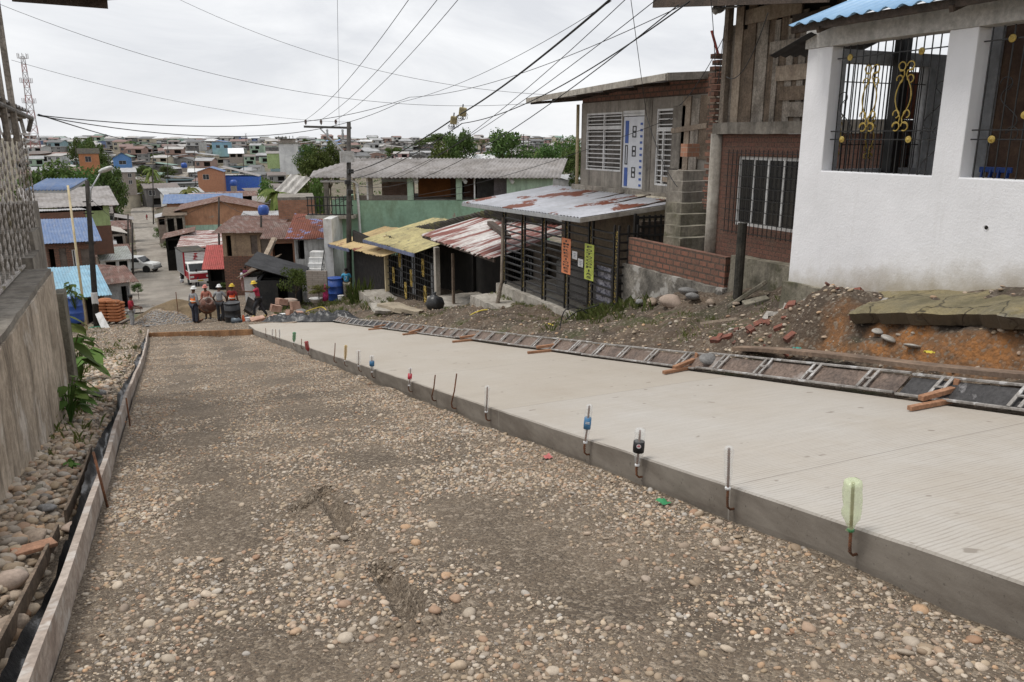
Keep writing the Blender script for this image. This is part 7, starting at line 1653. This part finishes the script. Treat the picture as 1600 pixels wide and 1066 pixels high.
house('skyline_block', 'light blue and green block standing out on the skyline', 333, 362, 222, 238, 560, 12, M('skyline_blue', (.22, .38, .55), (.3, .45, .36), .02), FIBER, 'flat', 1, .4, ((-.3, -.1, .4, .7, 'w'), (.1, .3, .4, .7, 'w')))
house('green_gable_house', 'small lime green house below the white tower', 418, 438, 240, 254, 400, 9, LIME, FIBER, 'shed_f', 1, .4, ())
house('white_roof_house', 'house with gleaming white roof across the valley', 359, 380, 240, 246, 420, 12, BLOCK, WHITE, 'shed_f', 2.6, .5, O1)
house('gable_white_house', 'small white gabled house with blue wall between the big trees', 741, 772, 248, 258, 300, 8, WHITEP, WHITE, 'gable_x', 1.5, .5, W3)
c = at(449, 254, 400); t = thing('white_tower', 'square white concrete tower with a railed platform on top', 'tower', tuple(c), YAW); m_ = 400 / F
zt2 = at(449, 224, 400).z - c.z
mb = MB(); mb.mm((-12 * m_, 0, -6), (12 * m_, 7.5, zt2)); mb.build('wall', M('tower_white', (.70, .70, .69), (.56, .56, .56), .25, .9, .1, streak=.3, streakcol=(.3, .3, .3), sdir=(.4, .4, .15)), t)
mb = MB(); mb.mm((-14 * m_, -1, zt2 + .002), (14 * m_, 8.5, zt2 + .5)); mb.build('platform', CONC, t)
mb = MB(); mb.mm((-10 * m_, 1.0, zt2 + .5), (10 * m_, 6, zt2 + 2.0)); mb.build('upper_room', BLOCK, t)
mb = MB(); mb.mm((-11 * m_, .2, zt2 + 2.01), (11 * m_, 6.5, zt2 + 2.3))
for k in range(5): mb.bar((-11 * m_ + k * 5.5 * m_, .3, zt2 + 2.3), (-11 * m_ + k * 5.5 * m_, .3, zt2 + 3.6), .25, .25)
mb.build('railing', FIBERD, t)
# generic town houses: prototypes, then copies with their own colours
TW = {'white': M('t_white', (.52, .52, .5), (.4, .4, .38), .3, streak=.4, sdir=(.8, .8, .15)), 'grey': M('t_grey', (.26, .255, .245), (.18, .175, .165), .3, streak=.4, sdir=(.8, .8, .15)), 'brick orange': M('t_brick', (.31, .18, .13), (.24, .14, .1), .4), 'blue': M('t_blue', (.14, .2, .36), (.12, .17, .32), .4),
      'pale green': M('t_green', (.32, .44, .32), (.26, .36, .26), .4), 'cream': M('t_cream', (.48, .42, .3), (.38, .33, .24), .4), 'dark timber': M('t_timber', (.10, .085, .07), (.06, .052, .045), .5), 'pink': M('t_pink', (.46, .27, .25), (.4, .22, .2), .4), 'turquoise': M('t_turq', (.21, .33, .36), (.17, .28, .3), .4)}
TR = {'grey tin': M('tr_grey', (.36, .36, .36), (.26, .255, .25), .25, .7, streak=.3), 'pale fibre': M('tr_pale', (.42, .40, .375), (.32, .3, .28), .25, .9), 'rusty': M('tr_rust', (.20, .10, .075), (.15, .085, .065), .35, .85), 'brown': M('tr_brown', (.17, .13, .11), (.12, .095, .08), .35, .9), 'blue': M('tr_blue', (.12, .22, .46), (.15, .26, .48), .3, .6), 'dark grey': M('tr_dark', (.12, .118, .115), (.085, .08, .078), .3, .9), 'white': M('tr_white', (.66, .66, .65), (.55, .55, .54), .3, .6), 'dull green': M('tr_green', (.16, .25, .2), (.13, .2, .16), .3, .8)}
OPS = [((-.4, -.15, .3, .75, 'w'), (.1, .35, .3, .75, 'w')), ((-.42, -.2, .1, .4, 'w'), (.15, .38, .1, .4, 'w'), (-.42, -.2, .6, .88, 'w'), (.15, .38, .6, .88, 'w')), ((-.44, .44, .1, .8, 'o'),), ((-.42, -.22, .58, .88, 'w'), (.05, .42, .55, .9, 'o'), (-.3, .3, .05, .42, 'o')), ((-.1, .12, 0, .7, 'd'), (.2, .42, .35, .75, 'w')), ()]
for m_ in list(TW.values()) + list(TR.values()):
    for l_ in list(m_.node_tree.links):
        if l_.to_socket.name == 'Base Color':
            q_ = mixc(m_.node_tree, .14, l_.from_socket, (.52, .54, .57)); m_.node_tree.links.new(q_, l_.to_socket)  # pale distance haze painted into the town wall and roof colours
PROT = []
for i, (w, dp, h, kd, rs, op) in enumerate(((9, 9, 3.0, 'gable_x', 1.5, 0), (8, 9, 5.6, 'shed_f', 1.4, 1), (10, 8, 3.2, 'shed_r', 1.5, 2), (8, 9, 5.8, 'gable_x', 1.3, 3), (9, 10, 3.0, 'hip', 1.8, 0), (7, 9, 5.4, 'flat', 0, 1), (11, 9, 3.0, 'gable_y', 1.6, 4), (9, 8, 3.4, 'shed_l', 1.3, 2))):
    t = thing('town_house', 'x', 'house', (0, 0, 0), 0, None, True); shell(t, w, dp, h, WHITEP, TIN, kd, rs, .5, OPS[op], 8, .07, 7.0); PROT.append(t)
kindw = ['one storey', 'two storey', 'one storey', 'two storey', 'hip roofed', 'flat topped', 'gable fronted', 'open fronted']
def proj(p):
    X = p.x * math.cos(YAW) + p.y * math.sin(YAW); Y = -p.x * math.sin(YAW) + p.y * math.cos(YAW)
    zc = Y * math.cos(TH) - p.z * math.sin(TH); u = Y * math.sin(TH) + p.z * math.cos(TH)
    return 800 + F * X / zc, 533 - F * u / zc, zc
used = {}; usedproto = set(); nh = 0
BL = [(at(px, 300, d).x, at(px, 300, d).y, r) for px, d, r in ((141, 330, 9), (193, 310, 9), (198, 250, 9), (330, 235, 10), (377, 245, 13), (348, 560, 14), (428, 400, 8), (370, 420, 9), (756, 300, 9), (449, 400, 10), (345, 128, 20), (345, 112, 20))]
rr = random.Random(5); y = 118.0; MASS = []
while y < 1000:
    step = 9 + y * .034; wsp = 8.6 + y * .007; x = -y * .42 - 20; x1 = y * 1.25 + 20
    while x < x1:
        hx = x + rr.uniform(-2, 2); hy = y + rr.uniform(-.3, .3) * step; x += wsp * rr.uniform(.85, 1.35)
        cx, rw = road_c(hy)
        if hy < 640 and abs(hx - cx) < (rw / 2 + 5.5 if hy < 300 else 5.0): continue
        g = V((hx, hy, H(hx, hy))); px, py, zc = proj(g + V((0, 0, 4)))
        if zc < 20 or px < 40 or px > 930: continue
        if 440 < px < 900 and py > 262: continue
        if px > 380 and zc < 200 and px < 440: continue
        if 90 < px < 260 and zc < 150: continue
        if rr.random() < (.34 if zc < 300 else .12): continue
        if any((hx - a) ** 2 + (hy - b) ** 2 < r * r for a, b, r in BL): continue
        k = rr.randrange(8)
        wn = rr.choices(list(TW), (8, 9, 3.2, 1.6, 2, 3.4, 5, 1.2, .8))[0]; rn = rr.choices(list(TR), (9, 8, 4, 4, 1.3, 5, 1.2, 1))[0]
        s = rr.uniform(.8, 1.15) * (1 + max(0, y - 450) * .0004); sc_ = (s * rr.uniform(.9, 1.3), s, s * rr.uniform(.85, 1.1)); rz_ = rr.choice((0, YAW, -.1, .12, YAW)) + rr.uniform(-.15, .15)
        if nh >= 288: MASS.append((k, wn, rn, g, sc_, rz_)); continue
        if k not in usedproto: t = PROT[k]; usedproto.add(k)
        else: t = copy_tree(PROT[k])
        t.location = (g.x, g.y, g.z + .5); t.scale = sc_; t.rotation_euler = (0, 0, rz_)
        for ch in t.children:
            if ch.name.split('.')[0] in ('wall', 'roof') and ch.material_slots:
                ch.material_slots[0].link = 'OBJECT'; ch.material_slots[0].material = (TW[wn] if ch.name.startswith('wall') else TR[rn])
        band = 'on the skyline' if zc > 620 else ('on the far hillside' if zc > 420 else ('in the valley' if zc > 200 else 'low down'))
        side = ('left of the street' if px < 240 else 'right of the street') if zc < 420 else ('at left' if px < 240 else ('left of centre' if px < 450 else ('at centre' if px < 700 else 'at right')))
        lab = '%s %s house with %s roof, %s %s' % (kindw[k], wn, rn, band, side)
        t['label'] = lab; t['category'] = 'house'; used.setdefault(lab, []).append(t)
        nh += 1
    y += step
# the farthest houses, past what one can count: one mass
mv, mf, mi, mats = [], [], [], []
for k, wn, rn, g, sc_, rz_ in MASS:
    m4 = Matrix.Translation(g + V((0, 0, .5))) @ Matrix.Rotation(rz_, 4, 'Z') @ Matrix.Diagonal((*sc_, 1))
    for ch in PROT[k].children_recursive:
        nm = ch.name.split('.')[0]
        if nm not in ('wall', 'roof', 'pane', 'inner_wall', 'door'): continue
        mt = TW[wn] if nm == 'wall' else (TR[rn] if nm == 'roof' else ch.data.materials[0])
        if mt not in mats: mats.append(mt)
        b = len(mv); mv += [tuple(m4 @ v.co) for v in ch.data.vertices]
        for p in ch.data.polygons: mf.append(tuple(i + b for i in p.vertices)); mi.append(mats.index(mt))
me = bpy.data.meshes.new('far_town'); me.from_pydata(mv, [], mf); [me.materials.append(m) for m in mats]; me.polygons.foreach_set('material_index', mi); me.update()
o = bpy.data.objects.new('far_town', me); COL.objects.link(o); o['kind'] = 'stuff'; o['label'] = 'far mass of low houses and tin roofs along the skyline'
for k, t in enumerate(PROT):
    if k not in usedproto: t.location = at(300 + 20 * k, 232, 600); t['label'] = kindw[k] + ' plain far house on the skyline'
for lab, l_ in used.items():
    for t in l_: t['group'] = lab if len(l_) > 1 else 'houses of the town across the valley'

# ================================================================== masts
c = at(56, 232, 520); t = thing('radio_mast', 'tall red and white lattice mast on the skyline at far left', 'mast', tuple(c)); zt3 = at(42, 92, 520).z - c.z; m_ = 520 / F
RW = [M('mast_red', (.42, .22, .21), None, 3), M('mast_white', (.5, .48, .48), None, 3)]
def mw(z): return lerp(6.0, 2.2, z / zt3) * m_ * 2.2
segs = 12
for k in range(segs):
    z0, z1 = zt3 * k / segs, zt3 * (k + 1) / segs; a, b_ = mw(z0) / 2, mw(z1) / 2; mb = MB()
    cs = ((-1, -1), (1, -1), (1, 1), (-1, 1))
    for i in range(4):
        p0, p1 = cs[i], cs[(i + 1) % 4]
        mb.bar(c + V((p0[0] * a, p0[1] * a, z0)), c + V((p0[0] * b_, p0[1] * b_, z1)), .24, .24)
        mb.bar(c + V((p0[0] * a, p0[1] * a, z0)), c + V((p1[0] * b_, p1[1] * b_, z1)), .13, .13); mb.bar(c + V((p1[0] * a, p1[1] * a, z0)), c + V((p0[0] * b_, p0[1] * b_, z1)), .2, .2)
        mb.bar(c + V((p0[0] * b_, p0[1] * b_, z1)), c + V((p1[0] * b_, p1[1] * b_, z1)), .2, .2)
    mb.build('lattice_section', RW[k % 2], t)
for f_ in (.98, .72, .50):
    for k in range(8):
        a = k * math.pi / 4; r_ = mw(zt3 * f_) / 2 + 2.0; q = c + V((math.cos(a) * r_, math.sin(a) * r_, zt3 * f_)); mb = MB(); mb.bar(q, q + V((0, 0, 3.0)), .3, .3); mb.bar(q, c + V((0, 0, zt3 * f_)), .15, .15); mb.build('antenna', RW[1], t)
for px, pt, pb, d, lab in ((384, 209, 226, 620, 'thin far antenna mast on the skyline above the blue block'), (818, 210, 238, 420, 'thin antenna mast on the skyline right of the big round tree'), (826, 216, 238, 460, 'short antenna with crossbars on the skyline by the roof')):
    a, b_ = at(px, pb, d), at(px, pt, d); t = thing('antenna_mast', lab, 'mast', tuple(a)); mb = MB(); mb.tube([a + V((0, 0, -8)), b_], [.35, .2], 6); mb.build('shaft', POLEC, t)
    mb = MB(); 
    for k in range(3): mb.bar(b_ - RGT * .9 + V((0, 0, -1.2 * k)), b_ + RGT * .9 + V((0, 0, -1.2 * k)), .15, .15)
    mb.build('crossbars', POLEC, t)

# ================================================================== trees and plants
def leaf_quads(mb, rr, c, rad, n, size, flat_=.8, out=.6):
    for _ in range(n):
        d = V((rr.gauss(0, 1), rr.gauss(0, 1), rr.gauss(0, 1)))
        if d.length < 1e-3: continue
        d.normalize(); p = c + V((d.x * rad, d.y * rad, d.z * rad * flat_)) * rr.uniform(.55, 1.05)
        nrm = (d * out + V((rr.gauss(0, .5), rr.gauss(0, .5), rr.gauss(.3, .5)))).normalized(); u = nrm.cross(V((rr.gauss(0, 1), rr.gauss(0, 1), rr.gauss(0, 1)))); u = u.normalized() if u.length > 1e-3 else V((1, 0, 0)); w = nrm.cross(u); s = size * rr.uniform(.6, 1.3)
        mb.add([p - u * s, p - w * s * .45 + u * s * .1, p + u * s, p + w * s * .45 + u * s * .1], [(0, 1, 2, 3)])
def tree_proto(name, label, h, r, tr, ncl, nl, ls, leaf, seed, fl=.8, open_=.0):
    rr = random.Random(seed); t = thing(name, label, 'tree', (0, 0, 0), 0, None, True); mb = MB(); cl = []
    for i in range(ncl):
        a = rr.uniform(0, 6.28); q = math.sqrt(rr.random()); z = rr.random(); rad = r * (1 - .55 * abs(z - .42) ** 1.3 * 1.6)
        cl.append((V((math.cos(a) * q * rad, math.sin(a) * q * rad, h * (tr + (1 - tr) * (.12 + .82 * z)))), r * rr.uniform(.26, .46)))
    for c_, rd in cl: leaf_quads(mb, rr, c_, rd, nl, ls, fl)
    mb.build('crown', leaf, t)
    mb = MB(); top = V((rr.uniform(-.1, .1) * r, rr.uniform(-.1, .1) * r, h * (tr + .25))); mb.tube([(0, 0, -3), (0, 0, 0), (.05 * r, 0, h * tr * .6), top], [h * .04, h * .032, h * .026, h * .014], 8)
    for c_, rd in cl[:9]: s_ = V((0, 0, h * tr * .7)); mb.tube([s_, s_.lerp(c_, .5) + V((0, 0, .1 * h * .3)), c_], [h * .016, h * .011, h * .004], 5)
    mb.build('trunk', BARK, t, True); return t
TP = [tree_proto('broadleaf_tree', 'x', 10, 4.6, .18, 24, 120, .34, LEAF_A, 1), tree_proto('broadleaf_tree', 'x', 9, 4.0, .2, 20, 140, .32, LEAF_B, 2), tree_proto('broadleaf_tree', 'x', 12, 5.0, .22, 26, 140, .36, LEAF_A, 3, .7),
      tree_proto('spreading_tree', 'x', 9, 6.0, .42, 16, 90, .3, LEAF_B, 4, .45), tree_proto('leafy_shrub', 'x', 4, 3.2, .05, 16, 110, .26, LEAF_C, 5), tree_proto('leafy_shrub', 'x', 4.5, 3.4, .05, 16, 110, .26, LEAF_B, 6)]
def palm(seed):
    rr = random.Random(seed); t = thing('palm_tree', 'x', 'palm', (0, 0, 0), 0, None, True); mb = MB(); mb.tube([(0, 0, -2), (0, 0, 0), (.2, .1, 3), (.35, .1, 6)], [.22, .2, .15, .12], 8); mb.build('trunk', BARK, t, True); mb = MB(); top = V((.35, .1, 6))
    for k in range(16):
        a = k * 2.4; el = rr.uniform(-.1, .9); d = V((math.cos(a), math.sin(a), 0)); sd = V((-d.y, d.x, 0)); prev = None
        for i in range(9):
            s = i / 8; p = top + d * (3.2 * s) + V((0, 0, 1.7 * el * s * 1.6 - 2.3 * s * s))
            if i:
                for e in (-1, 1): mb.add([prev, p, p + sd * (e * .75 * (1 - s * .6)) + d * .3 - V((0, 0, .35)), prev + sd * (e * .7 * (1 - s * .5)) + d * .25 - V((0, 0, .3))], [(0, 1, 2, 3)])
            prev = p
    mb.build('crown', LEAF_C, t); return t
TP.append(palm(3)); usedT = set()
def plant(k, px, pyb, d, hpx, lab, wide=1.0, grp=None):
    base = {0: 10, 1: 9, 2: 12, 3: 9, 4: 4, 5: 4.5, 6: 7.2}[k]; t = TP[k] if k not in usedT else copy_tree(TP[k]); usedT.add(k)
    c = at(px, pyb, d); hh = hpx * d / F; gz = c.z - H(c.x, c.y)
    if gz > .6 and 75 < d < 460:
        if k in (4, 5):
            d0 = d
            while at(px, pyb, d).z > H(at(px, pyb, d).x, at(px, pyb, d).y) and d < 700: d += 3
            hh = hpx * d / F; c = at(px, pyb, d)
        else: hh += gz; c.z -= gz; wide = wide * (hh - gz * .8) / hh
    s = hh / base; t.location = c; t.scale = (s * wide, s * wide, s); t.rotation_euler = (0, 0, (px * 1.7) % 6.28); t['label'] = lab; t['category'] = {4: 'shrub', 5: 'shrub', 6: 'palm'}.get(k, 'tree'); t['group'] = grp or 'trees and shrubs among the houses'
for a in ((0, 796, 262, 300, 52, 'big round dense tree, the largest right of the pole', 1.5), (0, 716, 258, 300, 48, 'tall bushy tree right of the splice boxes', 1.1), (1, 690, 262, 290, 34, 'lower pale tree in front of the tall bushy tree', 1.5), (2, 685, 236, 520, 26, 'dark wide tree cluster on the skyline at centre', 2.4), (2, 655, 234, 540, 14, 'dark tree on the skyline left of the cluster', 1.8),
          (1, 514, 260, 330, 36, 'tall green tree beside the main power pole', 1.0), (1, 492, 264, 320, 30, 'rounded pale green tree left of the main power pole', 1.5), (0, 480, 254, 380, 26, 'dark tree left of the main power pole', 1.2), (3, 752, 234, 500, 15, 'flat topped tree on the skyline between the big trees', 1.3), (3, 889, 244, 420, 28, 'pale spreading tree at the corner of the louvre house', 1.3), (0, 862, 254, 340, 24, 'dark tree left of the pale spreading tree', 1.7), (2, 900, 258, 300, 26, 'low dark tree hugging the louvre house corner', 1.6), (6, 843, 240, 420, 15, 'small palm on the skyline right of the big round tree', .9),
          (3, 142, 304, 190, 40, 'dark spreading tree just behind the street lamp', 1.4), (0, 176, 304, 185, 42, 'dark green tree right of the street lamp head', 1.0), (1, 85, 296, 180, 40, 'green tree clump at the left beyond the fence', 1.8), (5, 108, 298, 178, 26, 'olive shrub between the two left trees', 2.0), (2, 122, 228, 430, 12, 'tree on the left skyline', 1.6), (2, 140, 230, 420, 14, 'taller tree on the left skyline', 1.4), (0, 150, 242, 380, 16, 'dark tree below the left skyline trees', 1.7), (3, 205, 228, 600, 7, 'small flat tree on the skyline at left centre', 2.0),
          (4, 213, 322, 210, 40, 'yellowish shrub at the end of the lower street', 1.1), (5, 230, 318, 215, 34, 'green shrub right of the yellowish one at the street end', 1.4), (4, 200, 316, 205, 28, 'yellow green shrub left at the street end', 1.4), (5, 240, 316, 205, 16, 'dark low shrub at the right end of the street end greenery', 1.3), (6, 297, 306, 180, 20, 'small palm by the brick house over the street', 1.3), (6, 236, 276, 330, 18, 'grey green palm at the far street bend', 1.2),
          (5, 378, 312, 190, 36, 'wide bright shrub below the blue barn', 1.4), (4, 358, 310, 192, 26, 'pale shrub at the left of the bright shrub', 1.3), (5, 402, 312, 185, 30, 'leafy shrub right of the bright shrub', 1.5), (6, 432, 330, 120, 46, 'tall palm left of the hanging white awning', 1.2), (1, 415, 310, 150, 24, 'green tree behind the tall palm', 1.5), (1, 470, 300, 130, 22, 'green tree under the hanging awning', 1.5), (1, 498, 300, 90, 24, 'green tree seen through the open left bay of the green building', 1.2), (0, 455, 312, 130, 22, 'dark tree between the palm and the brick ruin', 1.3), (5, 245, 250, 420, 9, 'tree at the top of the far street', 1.6),
          (4, 390, 352, 95, 12, 'straggly shrub growing on the mint house wall', 1.8), (5, 252, 374, 100, 18, 'grassy shrub on the kerb before the mint house', .8), (5, 268, 388, 92, 12, 'low grassy clump at the street curve', 1.6), (5, 462, 460, 42.5, 40, 'bright leafy bush beside the black shack', .75), (4, 498, 458, 41.5, 12, 'small yellow green plant behind the white basin', 1.6), (5, 360, 450, 66, 10, 'low dark bush in front of the red roofed stall', 2.0), (5, 216, 458, 60, 15, 'small bush by the tin shed on the left kerb', .8), (4, 174, 424, 74, 8, 'weed growing on the lean-to roof', 1.6), (5, 368, 440, 62, 14, 'potted green plant beside the stall posts', .7)):
    plant(*a)
for k in range(26):
    px = R.choice([R.uniform(60, 480), R.uniform(560, 900)]); d = R.uniform(420, 760); c = at(px, 240, d); c.z = H(c.x, c.y) - .3; q = proj(c)
    plant(R.choice((0, 1, 2, 5)), q[0], q[1], q[2], R.uniform(5.5, 8.5) * F / d, 'small round tree among the roofs on the far hillside', R.uniform(1.0, 1.6), 'small trees among the far roofs')
# broad leaves beside the wall
def broad(name, label, c, n, h, ls, seed, mat=LEAF_D):
    rr = random.Random(seed); t = thing(name, label, 'plant', tuple(c)); st = MB(); lf = MB()
    for k in range(n):
        a = rr.uniform(0, 6.28); r_ = rr.uniform(.1, .5) * h * .6; tip = c + V((math.cos(a) * r_, math.sin(a) * r_, h * rr.uniform(.35, 1.0))); st.tube([c, c.lerp(tip, .5) + V((0, 0, .08)), tip], .008, 4)
        d = V((math.cos(a), math.sin(a), rr.uniform(-.7, .1))).normalized(); sd = d.cross(V((0, 0, 1))).normalized(); L_ = ls * rr.uniform(.6, 1.2); wv = L_ * .42
        row = [(0, .0), (.15, .7), (.4, 1.0), (.7, .75), (1, 0)]
        ctr = [tip + d * (L_ * s) - V((0, 0, L_ * .35 * s * s)) for s, q in row]; lft = [ctr[i] + sd * (wv * row[i][1]) + V((0, 0, .12 * wv)) for i in range(5)]; rgt = [ctr[i] - sd * (wv * row[i][1]) + V((0, 0, .12 * wv)) for i in range(5)]
        lf.add(ctr + lft + rgt, [(i, i + 1, 6 + i, 5 + i) for i in range(4)] + [(i + 1, i, 10 + i, 11 + i) for i in range(4)])
    st.build('stems', mat, t); lf.build('leaves', mat, t)
def gp(x, y): return V((x, y, zv(x, y)))
broad('broad_leaf_plant', 'big broad leaved plant growing at the end of the concrete wall', gp(-1.85, 16.0), 26, 1.5, .42, 1)
broad('broad_leaf_plant', 'second broad leaved plant, lower, beyond the wall end', gp(-1.75, 18.5), 22, 1.0, .36, 2)
broad('leafy_weed', 'leafy weed climbing the foot of the concrete wall', gp(-1.28, 11.6), 20, .6, .24, 3); broad('leafy_weed', 'small leafy weed by the wall near the long grey cobble', gp(-1.2, 12.6), 16, .45, .22, 4); broad('leafy_weed', 'tiny green weed on the cobbles midway along the verge', gp(-1.0, 8.6), 7, .12, .06, 5)
broad('leafy_weed', 'leafy plants spilling over the blue barrel by the wall', at(118, 484, 35), 22, 1.3, .3, 6, LEAF_B)
c = onx(565, 478, 8.9); rr = random.Random(8); t = thing('spiky_plant', 'spiky sword leaved plant in front of the dark slat fence', 'plant', tuple(c)); mb = MB()
for k in range(70):
    b0_ = c + V((rr.uniform(-.5, .5), rr.uniform(-.7, .7), 0)); a = rr.uniform(0, 6.28); h = rr.uniform(.6, 1.5); tip = b0_ + V((math.cos(a) * .35, math.sin(a) * .35, h)); sd = V((-math.sin(a), math.cos(a), 0)) * .035; mdl = b0_.lerp(tip, .55) + V((0, 0, .15)); mb.add([b0_ - sd, b0_ + sd, mdl + sd * 1.2, tip, mdl - sd * 1.2], [(0, 1, 2, 3, 4)])
mb.build('leaves', LEAF_B, t)
# grass and weeds (stuff)
mb = MB(); rr = random.Random(9)
def tuft(x, y, z, h, n):
    for _ in range(n):
        a = rr.uniform(0, 6.28); b0_ = V((x + rr.gauss(0, .06), y + rr.gauss(0, .06), z - .01)); d = V((math.cos(a), math.sin(a), 0)); hh = h * rr.uniform(.5, 1.2); sd = V((-d.y, d.x, 0)) * (.004 + .02 * h); mb.add([b0_ - sd, b0_ + sd, b0_ + d * hh * .25 + V((0, 0, hh * .7)) + sd * .6, b0_ + d * hh * .6 + V((0, 0, hh)), b0_ + d * hh * .25 + V((0, 0, hh * .7)) - sd * .6], [(0, 1, 2, 3, 4)])
for _ in range(560):
    y = rr.uniform(8.8, 31); x = rr.uniform(7.2, 9.8)
    if nz(x, y, .55, 13) < .12: continue
    tuft(x, y, zbk(x, y), rr.uniform(.03, .10), 9)
for _ in range(60): y = rr.uniform(15.6, 22.5); x = rr.uniform(9.35, 9.55); tuft(x, y, max(zbk(x, y), -4.72), rr.uniform(.05, .12), 10)
for _ in range(70): x, y = rr.gauss(8.9, .4), rr.gauss(15.0, .7); tuft(x, y, zbk(x, y), rr.uniform(.1, .26), 10)
for _ in range(330):
    y = rr.uniform(9, 44); x = rr.uniform(-1.6 - max(0, y - 12) * .09, -.95)
    if nz(x * 2, y, .5, 3) > .02: tuft(x, y, zv(x, y), rr.uniform(.05, .18), 9)
for _ in range(260): y = rr.uniform(33, 50); x = rr.uniform(5.2, 9.5); tuft(x, y, H(x, y) + .02, rr.uniform(.1, .3), 9)
o = mb.build('grass', GRASS, None); o['kind'] = 'stuff'; o['label'] = 'tufts of grass and weeds on the banks and verge'
mb = MB()
for _ in range(1700):
    y = rr.uniform(125, 480); x = rr.uniform(-.4, 1.0) * y * .9; cx, rw = road_c(y)
    if abs(x - cx) < rw / 2 + 2: continue
    leaf_quads(mb, rr, V((x, y, H(x, y) + .6)), rr.uniform(1.0, 2.4), 14, .5, .6)
o = mb.build('undergrowth', LEAF_B, None); o['kind'] = 'stuff'; o['label'] = 'green undergrowth filling the gaps between the houses of the valley'

# ================================================================== cables
def cable(p0, p1, sag, r, lab, grp='overhead wires', n=26, name='power_line'):
    p0, p1 = V(p0), V(p1); mb = MB(); mb.tube([p0.lerp(p1, i / n) - V((0, 0, 4 * sag * (i / n) * (1 - i / n))) for i in range(n + 1)], r * .8, 5)
    return mb.single(name, CABLE, lab, 'cable', grp, True)
for k, (px, d) in enumerate(((648, 20), (694, 20), (727, 20))): cable(INS[k], at(px, -14, d), .35, .012, 'thin wire from the %s crossarm insulator up to the top of the picture' % ('left', 'middle', 'right')[k])
SP1 = at(717, 180, 26)
cable(MPT.lerp(MPB, .30), SP1, .25, .03, 'thick twisted cable from the main pole to the splice boxes'); cable(SP1, at(962, -8, 13), .12, .028, 'thick twisted cable from the splice boxes to the top edge')
cable(MPT.lerp(MPB, .34), at(722, 193, 25.5), .3, .02, 'cable running just under the thick one to the splice boxes'); cable(at(722, 193, 25.5), at(1078, 2, 12.6), .35, .016, 'cable from the splice boxes past the louvre house roof to the plank house')
cable(MPT.lerp(MPB, .36), at(1060, 8, 12.8), 1.2, .013, 'slack cable sagging in front of the louvre house roof'); cable(MPT.lerp(MPB, .38), at(985, -8, 14), 1.0, .010, 'fine cable crossing the thick one at the top')
cable(MPT.lerp(MPB, .37), at(1035, -8, 13.5), .8, .010, 'fine cable ending at the top edge right of the thick cable'); cable(MPT.lerp(MPB, .45), at(1050, 185, 17.5), .6, .009, 'thin cable passing before the louvre windows')
cable(at(58, 180, 15), at(640, 152, 30), .55, .012, 'upper of two black wires from the left eave across the sky'); cable(at(60, 181, 15), at(625, 160, 30), .75, .012, 'lower of two black wires from the left eave across the sky')
cable(at(640, 152, 30), at(1068, 8, 14), .35, .010, 'wire continuing from the sky across to the plank house eave'); cable(at(625, 160, 30), at(955, 2, 18), .3, .009, 'wire continuing up to the top beside the thick cable')
cable(at(60, 179, 15), at(242, 222, 60), .2, .018, 'black wire dropping from the left eave to the far town'); cable(at(-5, 5, 20), at(850, 160, 24), .9, .007, 'faint wire high across the left sky', n=30); cable(at(18, 94, 30), MPT, .5, .009, 'faint wire passing the radio mast'); cable(at(265, -8, 25), at(905, 150, 23), .7, .007, 'faint wire high across the middle sky')
cable(at(527, -8, 30), at(530, 200, 40), 0, .010, 'wire hanging straight down to the crossarm'); cable(at(985, -6, 14), at(1010, 180, 17), .0, .008, 'thin wire dropping in front of the louvre house')
cable(at(1010, 180, 17), at(1058, 292, 15.5), .15, .010, 'black cable curving down past the blue door to the stairs'); cable(at(1110, -6, 12.5), at(1118, 120, 13), -.1, .008, 'wire hanging by the plank house lamp'); cable(at(1132, 40, 12.6), at(1120, 130, 12.8), .25, .008, 'loose wire loop beside the toothed brick pillar'); cable(at(1200, 20, 10.7), at(1135, 120, 12.5), .3, .008, 'drooping wire across the planks of the upper floor')
cable(at(1130, 60, 12.6), at(1062, 165, 15), .1, .008, 'wire from the plank house to the louvre house roof'); cable(LPT.lerp(LPB, .1), at(207, 356, 82), .4, .015, 'wire from the lamp pole down to the poles by the pickup'); cable(at(207, 350, 82), at(342, 310, 72), .6, .02, 'wire across the lower street to the pole by the mint house'); cable(at(342, 312, 72), at(408, 340, 62), .3, .02, 'wire between the two dark poles right of the street')
cable(at(408, 342, 62), MPT.lerp(MPB, .45), .5, .02, 'wire from the dark pole to the main pole'); cable(at(200, 382, 95), at(290, 370, 92), .4, .02, 'low wire across the lower street'); cable(at(408, 345, 62), at(520, 340, 48), .8, .015, 'slack wire over the rust red roof'); cable(MPT.lerp(MPB, .4), at(735, 300, 24), .3, .010, 'wire from the main pole to the copy shop roof')
for i, (px, py, d, s) in enumerate(((723, 175, 25.8, 1.0), (709, 188, 26.2, .9))):
    c = at(px, py, d); t = thing('splice_box', ['larger yellowish splice box hanging on the thick cable, right', 'smaller yellowish splice box hanging lower left on the cable'][i], 'splice box', tuple(c)); mb = MB(); mb.box(c, (.24 * s, .2, .28 * s), (.1, .15, YAW)); mb.build('case', M('old_yellow_box', (.36, .30, .16), (.24, .2, .11), 8, .8, .2), t, bev=.03)
    mb = MB()
    for k in range(9): a = k * .7; ring(mb, c + V((.1 * math.cos(a), .04, -.12 - .02 * k % .1)), .09, .008, RGT, V((0, 0, 1)), a, a + 4.2, 10)
    mb.build('wire_tangle', CABLE, t); mb = MB(); mb.tube([c + V((0, 0, .1)), c + V((.02, 0, .24))], .02, 6); mb.build('hook', CABLE, t)
